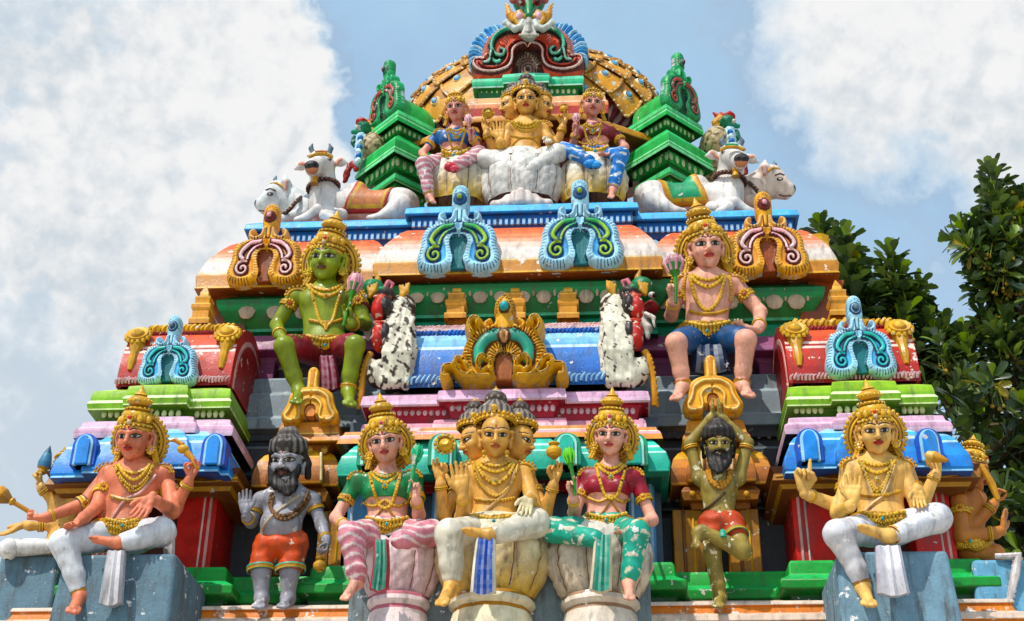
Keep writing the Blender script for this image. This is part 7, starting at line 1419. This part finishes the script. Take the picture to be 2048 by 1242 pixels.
def small_beast(label, sg, x0, dy):
    f = Fig('crouching_beast', label, 1.95, 'b8a070', (x0, 335+dy), cat='beast'); s, u = f.s, f.u; J = lambda x, y, d=0: P(x0+sg*(x-730), y+dy, 1.95+d); T_ = 'b5a27c'
    s.ell(J(748, 296), (26*u, .16, 34*u), T_, .05); s.cone(J(752, 300, .2), J(760, 345, .3), 30*u, 36*u, T_, .05); s.ell(J(728, 258, -.02), (15*u, .11, 14*u), '157a5a', .03); s.ell(J(724, 247, -.05), (13*u, .09, 9*u), 'a82420', .015); s.cone(J(722, 262, -.05), J(706, 264, -.06), 8*u, 5*u, '1a8a6a', .02); s.ball(J(714, 254, -.11), 4*u, 'd9d2c0', 0)
    s.path([J(708, 274, -.05), J(706, 285, -.05), J(710, 296, -.04)], [4*u, 5*u, 3*u], '12604a', .01); s.path([J(742, 248), J(750, 258), J(748, 280)], [7*u, 8*u, 5*u], 'c08a2c', .02)
    for k in range(4): s.cone(J(732+k*6, 246-(k % 2)*3), J(734+k*7, 238), 5*u, 2*u, ('b5862c', 'a82420')[k % 2], .01)
    s.path([J(722, 274, -.08), J(718, 300, -.10), J(716, 326, -.08)], [10*u, 9*u, 8*u], 'a9c9d4', .02)
    for k in range(6): s.ball(J(721-k, 276+k*9, -.15), 6*u, ('2a6fb0', 'cfe0e4')[k % 2], .006)
    s.path([J(700, 330, -.05), J(694, 346, -.04), J(690, 362, -.02)], [5*u, 7*u, 5*u], '8a2420', .01); s.path([J(706, 326, -.06), J(712, 338, -.05)], [5*u, 6*u], 'b03a30', .01)
    V, Q, C = s.mesh(.0095, noise=lambda X: .005*np.sin(X[..., 0]*80)*np.sin(X[..., 2]*80)); m = np.abs(C-c(T_)).sum(1) < .02; C[m & peel(V, 60, .9)] = c('6d5a3c')
    mesh_obj('scaly_body', V, [Q], C, paint(.4, .5), f.t, sharp=0)
small_beast('small tan scaly beast with a red crest, left of the left green turret', 1, 730, 0)
small_beast('small tan scaly beast with a red crest, right of the right green turret', -1, 1452, -12)
# a yellow carved boss behind the right end of the eave
mb = MB(); o = P(1643, 552, 1.25); u = pm(1.25, 560); mb.lathe(o, (0, 0, 1), [(10*u, 0, 'gold'), (22*u, 10*u, 'c9921c'), (26*u, 40*u, 'd9a020'), (20*u, 75*u, 'd9a824'), (24*u, 85*u, 'e0b030'), (.001, 92*u, 'c9921c')], 20, lobes=(9, .08)); mb.build('side_boss', T, GM())
# ================================================================== tree on the right
t = thing('broadleaf_tree', 'dark green broad-leaved fruiting tree rising behind the right side of the tower', 'tree', (8.2, 6.5, 0))
leaf = bpy.data.materials.new('leaf'); leaf.use_nodes = True; n_ = leaf.node_tree; b = n_.nodes['Principled BSDF']; at = n_.nodes.new('ShaderNodeAttribute'); at.attribute_name = 'Col'; n_.links.new(at.outputs['Color'], b.inputs['Base Color']); b.inputs['Roughness'].default_value = .36; b.inputs['Specular IOR Level'].default_value = .6
nzz = n_.nodes.new('ShaderNodeTexNoise'); nzz.inputs['Scale'].default_value = 40; bp = n_.nodes.new('ShaderNodeBump'); bp.inputs['Strength'].default_value = .15; bp.inputs['Distance'].default_value = .01; n_.links.new(nzz.outputs[0], bp.inputs['Height']); n_.links.new(bp.outputs[0], b.inputs['Normal'])
trl = n_.nodes.new('ShaderNodeBsdfTranslucent'); mxs = n_.nodes.new('ShaderNodeMixShader'); mxs.inputs[0].default_value = .28; n_.links.new(at.outputs['Color'], trl.inputs['Color']); n_.links.new(b.outputs[0], mxs.inputs[1]); n_.links.new(trl.outputs[0], mxs.inputs[2]); n_.links.new(mxs.outputs[0], n_.nodes['Material Output'].inputs[0])
LV, LQ, LC = [], [], []; ln = 0
def add_leaf(p, d, up, L_, wd, col):
    global ln
    d = d/np.linalg.norm(d); s_ = np.cross(d, up); s_ = s_/(np.linalg.norm(s_)+1e-9); nn_ = np.cross(s_, d); bend = RNG.uniform(-.25, .1)
    prof = ((0, .06), (.25, .34), (.5, .72), (.75, 1.0), (.92, .78), (1.0, .12)); V = []
    for q, ww in prof:
        ce = p+d*L_*q+nn_*(bend*L_*q*q)
        V += [ce-s_*wd*ww+nn_*wd*ww*.30, ce, ce+s_*wd*ww+nn_*wd*ww*.30]
    for i in range(5):
        for j in (0, 1): a = ln+i*3+j; LQ.append((a, a+1, a+4, a+3)); LC.append(col*(1.0 if j else .93))
    LV.extend(V); ln += 18
GREENS = [np.array(hx(h)) for h in ('33441f', '3d5026', '2a3a1b', '495a2a', '314226', '526432', '647434')]
def rosette_leaves(p, axis, n, L_, open_=1.0, young=.1):
    axis = axis/np.linalg.norm(axis); e1 = np.cross(axis, (.3, .2, .93)); e1 /= np.linalg.norm(e1); e2 = np.cross(axis, e1)
    for k in range(n):
        an = k*2.4+RNG.uniform(-.3, .3); fr = k/n; tilt = math.radians(18+70*(1-fr)*open_+RNG.uniform(-8, 12)); r = e1*_c(an)+e2*_s(an)
        d = axis*_c(tilt)+r*_s(tilt); col = GREENS[RNG.integers(0, 7)]*RNG.uniform(.8, 1.6)
        if fr > .75 and RNG.random() < young*4: col = np.array(hx('7f9a2a'))*RNG.uniform(.8, 1.2)
        if RNG.random() < .012: col = np.array(hx('b59a20'))
        add_leaf(p-axis*L_*.5*(1-fr), d, axis+r*.2, L_*RNG.uniform(.75, 1.1)*(1-.25*fr), L_*.155*RNG.uniform(.85, 1.2), col)
tips = []
def cluster(px, py, Y, ax, n=14, L_=.30, spike=0, young=.1):
    p = P(px, py, Y); ax = np.array(ax, float); tips.append((p, ax))
    for k in range(spike+1): rosette_leaves(p-ax/np.linalg.norm(ax)*k*.17, ax, n, L_*(1+.12*k), 1.0+.12*k, young)
for a in ((1642, 452, 4.2, (-.1, 0, 1), 2), (1668, 468, 4.4, (.2, 0, 1), 1), (1690, 470, 4.0, (0, 0, 1), 5), (1708, 520, 4.1, (.1, -.2, 1), 3), (1722, 560, 4.2, (.4, -.3, .8), 2), (1684, 560, 4.3, (-.3, -.2, .8), 2), (1780, 505, 4.2, (0, -.1, 1), 3), (1768, 545, 4.3, (-.5, -.2, .8), 2), (1800, 545, 4.1, (.3, -.3, .9), 2), (1838, 568, 4.3, (.5, 0, .9), 2),
          (1828, 592, 4.2, (.8, -.2, .5), 2), (1740, 590, 4.0, (.2, -.5, .6), 2), (1770, 600, 4.2, (-.2, -.5, .7), 2), (1705, 610, 4.1, (.0, -.5, .8), 2), (1815, 622, 4.0, (.4, -.4, .7), 2), (1850, 640, 4.2, (.3, -.2, 1), 2), (1892, 650, 4.4, (.0, -.2, 1), 2), (1925, 668, 4.2, (-.2, -.2, 1), 2), (1966, 632, 4.4, (0, -.1, 1), 2), (2010, 640, 4.2, (.2, -.2, 1), 2), (1990, 660, 4.0, (-.4, -.3, .8), 2),
          (1980, 340, 4.4, (-.05, 0, 1), 4), (1992, 395, 4.2, (.1, -.1, 1), 4), (2020, 420, 4.3, (.4, -.1, .8), 2), (2044, 390, 4.5, (.3, 0, .9), 3), (1962, 440, 4.2, (-.4, -.2, .8), 2), (1925, 452, 4.3, (-.5, 0, .8), 2), (1905, 478, 4.2, (-.9, -.1, .2), 2), (1930, 492, 4.0, (-.7, -.4, .1), 2), (1958, 490, 4.1, (-.2, -.6, .5), 2), (1990, 470, 4.0, (0, -.6, .7), 3), (2020, 480, 4.0, (.2, -.6, .6), 3), (2045, 470, 4.2, (.4, -.4, .7), 3), (1975, 530, 4.1, (-.4, -.6, -.1), 2), (2010, 535, 4.0, (.1, -.7, .1), 2), (2040, 540, 4.1, (.2, -.6, .1), 2), (1950, 520, 4.2, (-.5, -.4, -.1), 1),
          (1840, 610, 4.4, (0, -.3, 1), 1), (1870, 665, 4.2, (-.2, -.4, .8), 2), (1812, 665, 4.5, (-.3, -.3, .9), 2)):
    cluster(*a[:4], n=16, spike=a[4])
from itertools import product
for _ in range(430):                              # the body of the crown
    px, py = RNG.uniform(1800, 2500), RNG.uniform(640, 1300)
    if px < 1850 and py > 800: px += 90
    if py < 660+60*abs(math.sin(px*.02)): continue
    cluster(px, py, RNG.uniform(3.4, 6.5), (RNG.uniform(-.7, .5), RNG.uniform(-.9, .1), RNG.uniform(-.1, 1)), n=11, L_=RNG.uniform(.24, .34), spike=int(RNG.integers(0, 2)), young=.05)
for _ in range(84): cluster(RNG.uniform(2060, 2600), RNG.uniform(350, 660), RNG.uniform(3.8, 6.5), (RNG.uniform(-.5, .5), RNG.uniform(-.7, .2), RNG.uniform(.1, 1)), n=12, spike=1)
for _ in range(200): p = np.array([RNG.uniform(5.6, 11), RNG.uniform(4.6, 9.5), RNG.uniform(5, 11)]); rosette_leaves(p, np.array([RNG.uniform(-.6, .6), RNG.uniform(-.6, .6), .8]), 11, .34)
mesh_obj('crown', np.array(LV), [np.array(LQ)], np.array(LC), leaf, t, sharp=0, domain='FACE')
mb = MB(); root = np.array([8.2, 6.5, 0.]); fork = np.array([7.6, 6.0, 5.2]); mb.tube(spline([root, root+(.1, -.1, 2.), fork-(0, 0, 1), fork], 6), np.linspace(.42, .27, 19), '4a3f33', 14); mb.build('trunk', t, paint(.3, .8, dirt_amt=.5))
mb = MB(); hubs = [P(1900, 1000, 5.2), P(2050, 850, 5.0), P(2050, 650, 5.2), P(1850, 720, 4.8), P(2200, 600, 5.4), P(2100, 1050, 5.2)]
for h in hubs: mb.tube(spline([fork, (fork+h)/2+(RNG.uniform(-.3, .3), 0, -.2), h], 6), np.linspace(.2, .06, 13), '4a3f33', 9)
for i, (p, ax) in enumerate(tips):
    h = min(hubs, key=lambda q: np.linalg.norm(q-p)); base = p-ax/np.linalg.norm(ax)*.9
    if i < 48 or i % 3 == 0: mb.tube(spline([h, (h+base)/2+(0, 0, -.12), base, p-ax/np.linalg.norm(ax)*.1], 4), np.linspace(.05, .012, 13), '56472f', 6)
mb.build('branch', t, paint(.3, .8))
mb = MB()
for i in range(150):
    p, ax = tips[RNG.integers(0, len(tips))] if i > 60 else tips[RNG.integers(20, 48)]
    for k in range(3):
        q = p-ax/np.linalg.norm(ax)*.25+np.array([RNG.uniform(-.16, .16), -.08+RNG.uniform(-.16, .1), -RNG.uniform(.12, .28)]); mb.ball(q, .024*RNG.uniform(.8, 1.2), ('8a7a2c', '6d5a24', 'a8842c', '5f6a24')[k], 6); mb.tube([q, (q+p)/2+(0, 0, .03), p-ax/np.linalg.norm(ax)*.25], .005, '7a8a3a', 4)
tag(mb.build('fruit', t, paint(.1, .5)), kind='stuff')
# repeats share a group
GROUPS = dict(seated_statue='painted seated statues', standing_statue='painted standing statues', lotus_pedestal='lotus seats under the statues', corner_shrine='corner miniature shrines', niche_shrine='ochre niche shrines', lying_bull='white bulls beside the upper trio',
              corner_turret='green corner turrets', lion_gable='lion gables of the blue barrel roof', crouching_beast='small scaly beasts beside the turrets', lotus_bud='flower buds held by the statues', water_pot='pots held by the statues', rosary_wheel='gold rosettes above raised hands')
for o in list(SC.objects):
    if o.parent is None and o.name.split('.')[0] in GROUPS: o['group'] = GROUPS[o.name.split('.')[0]]
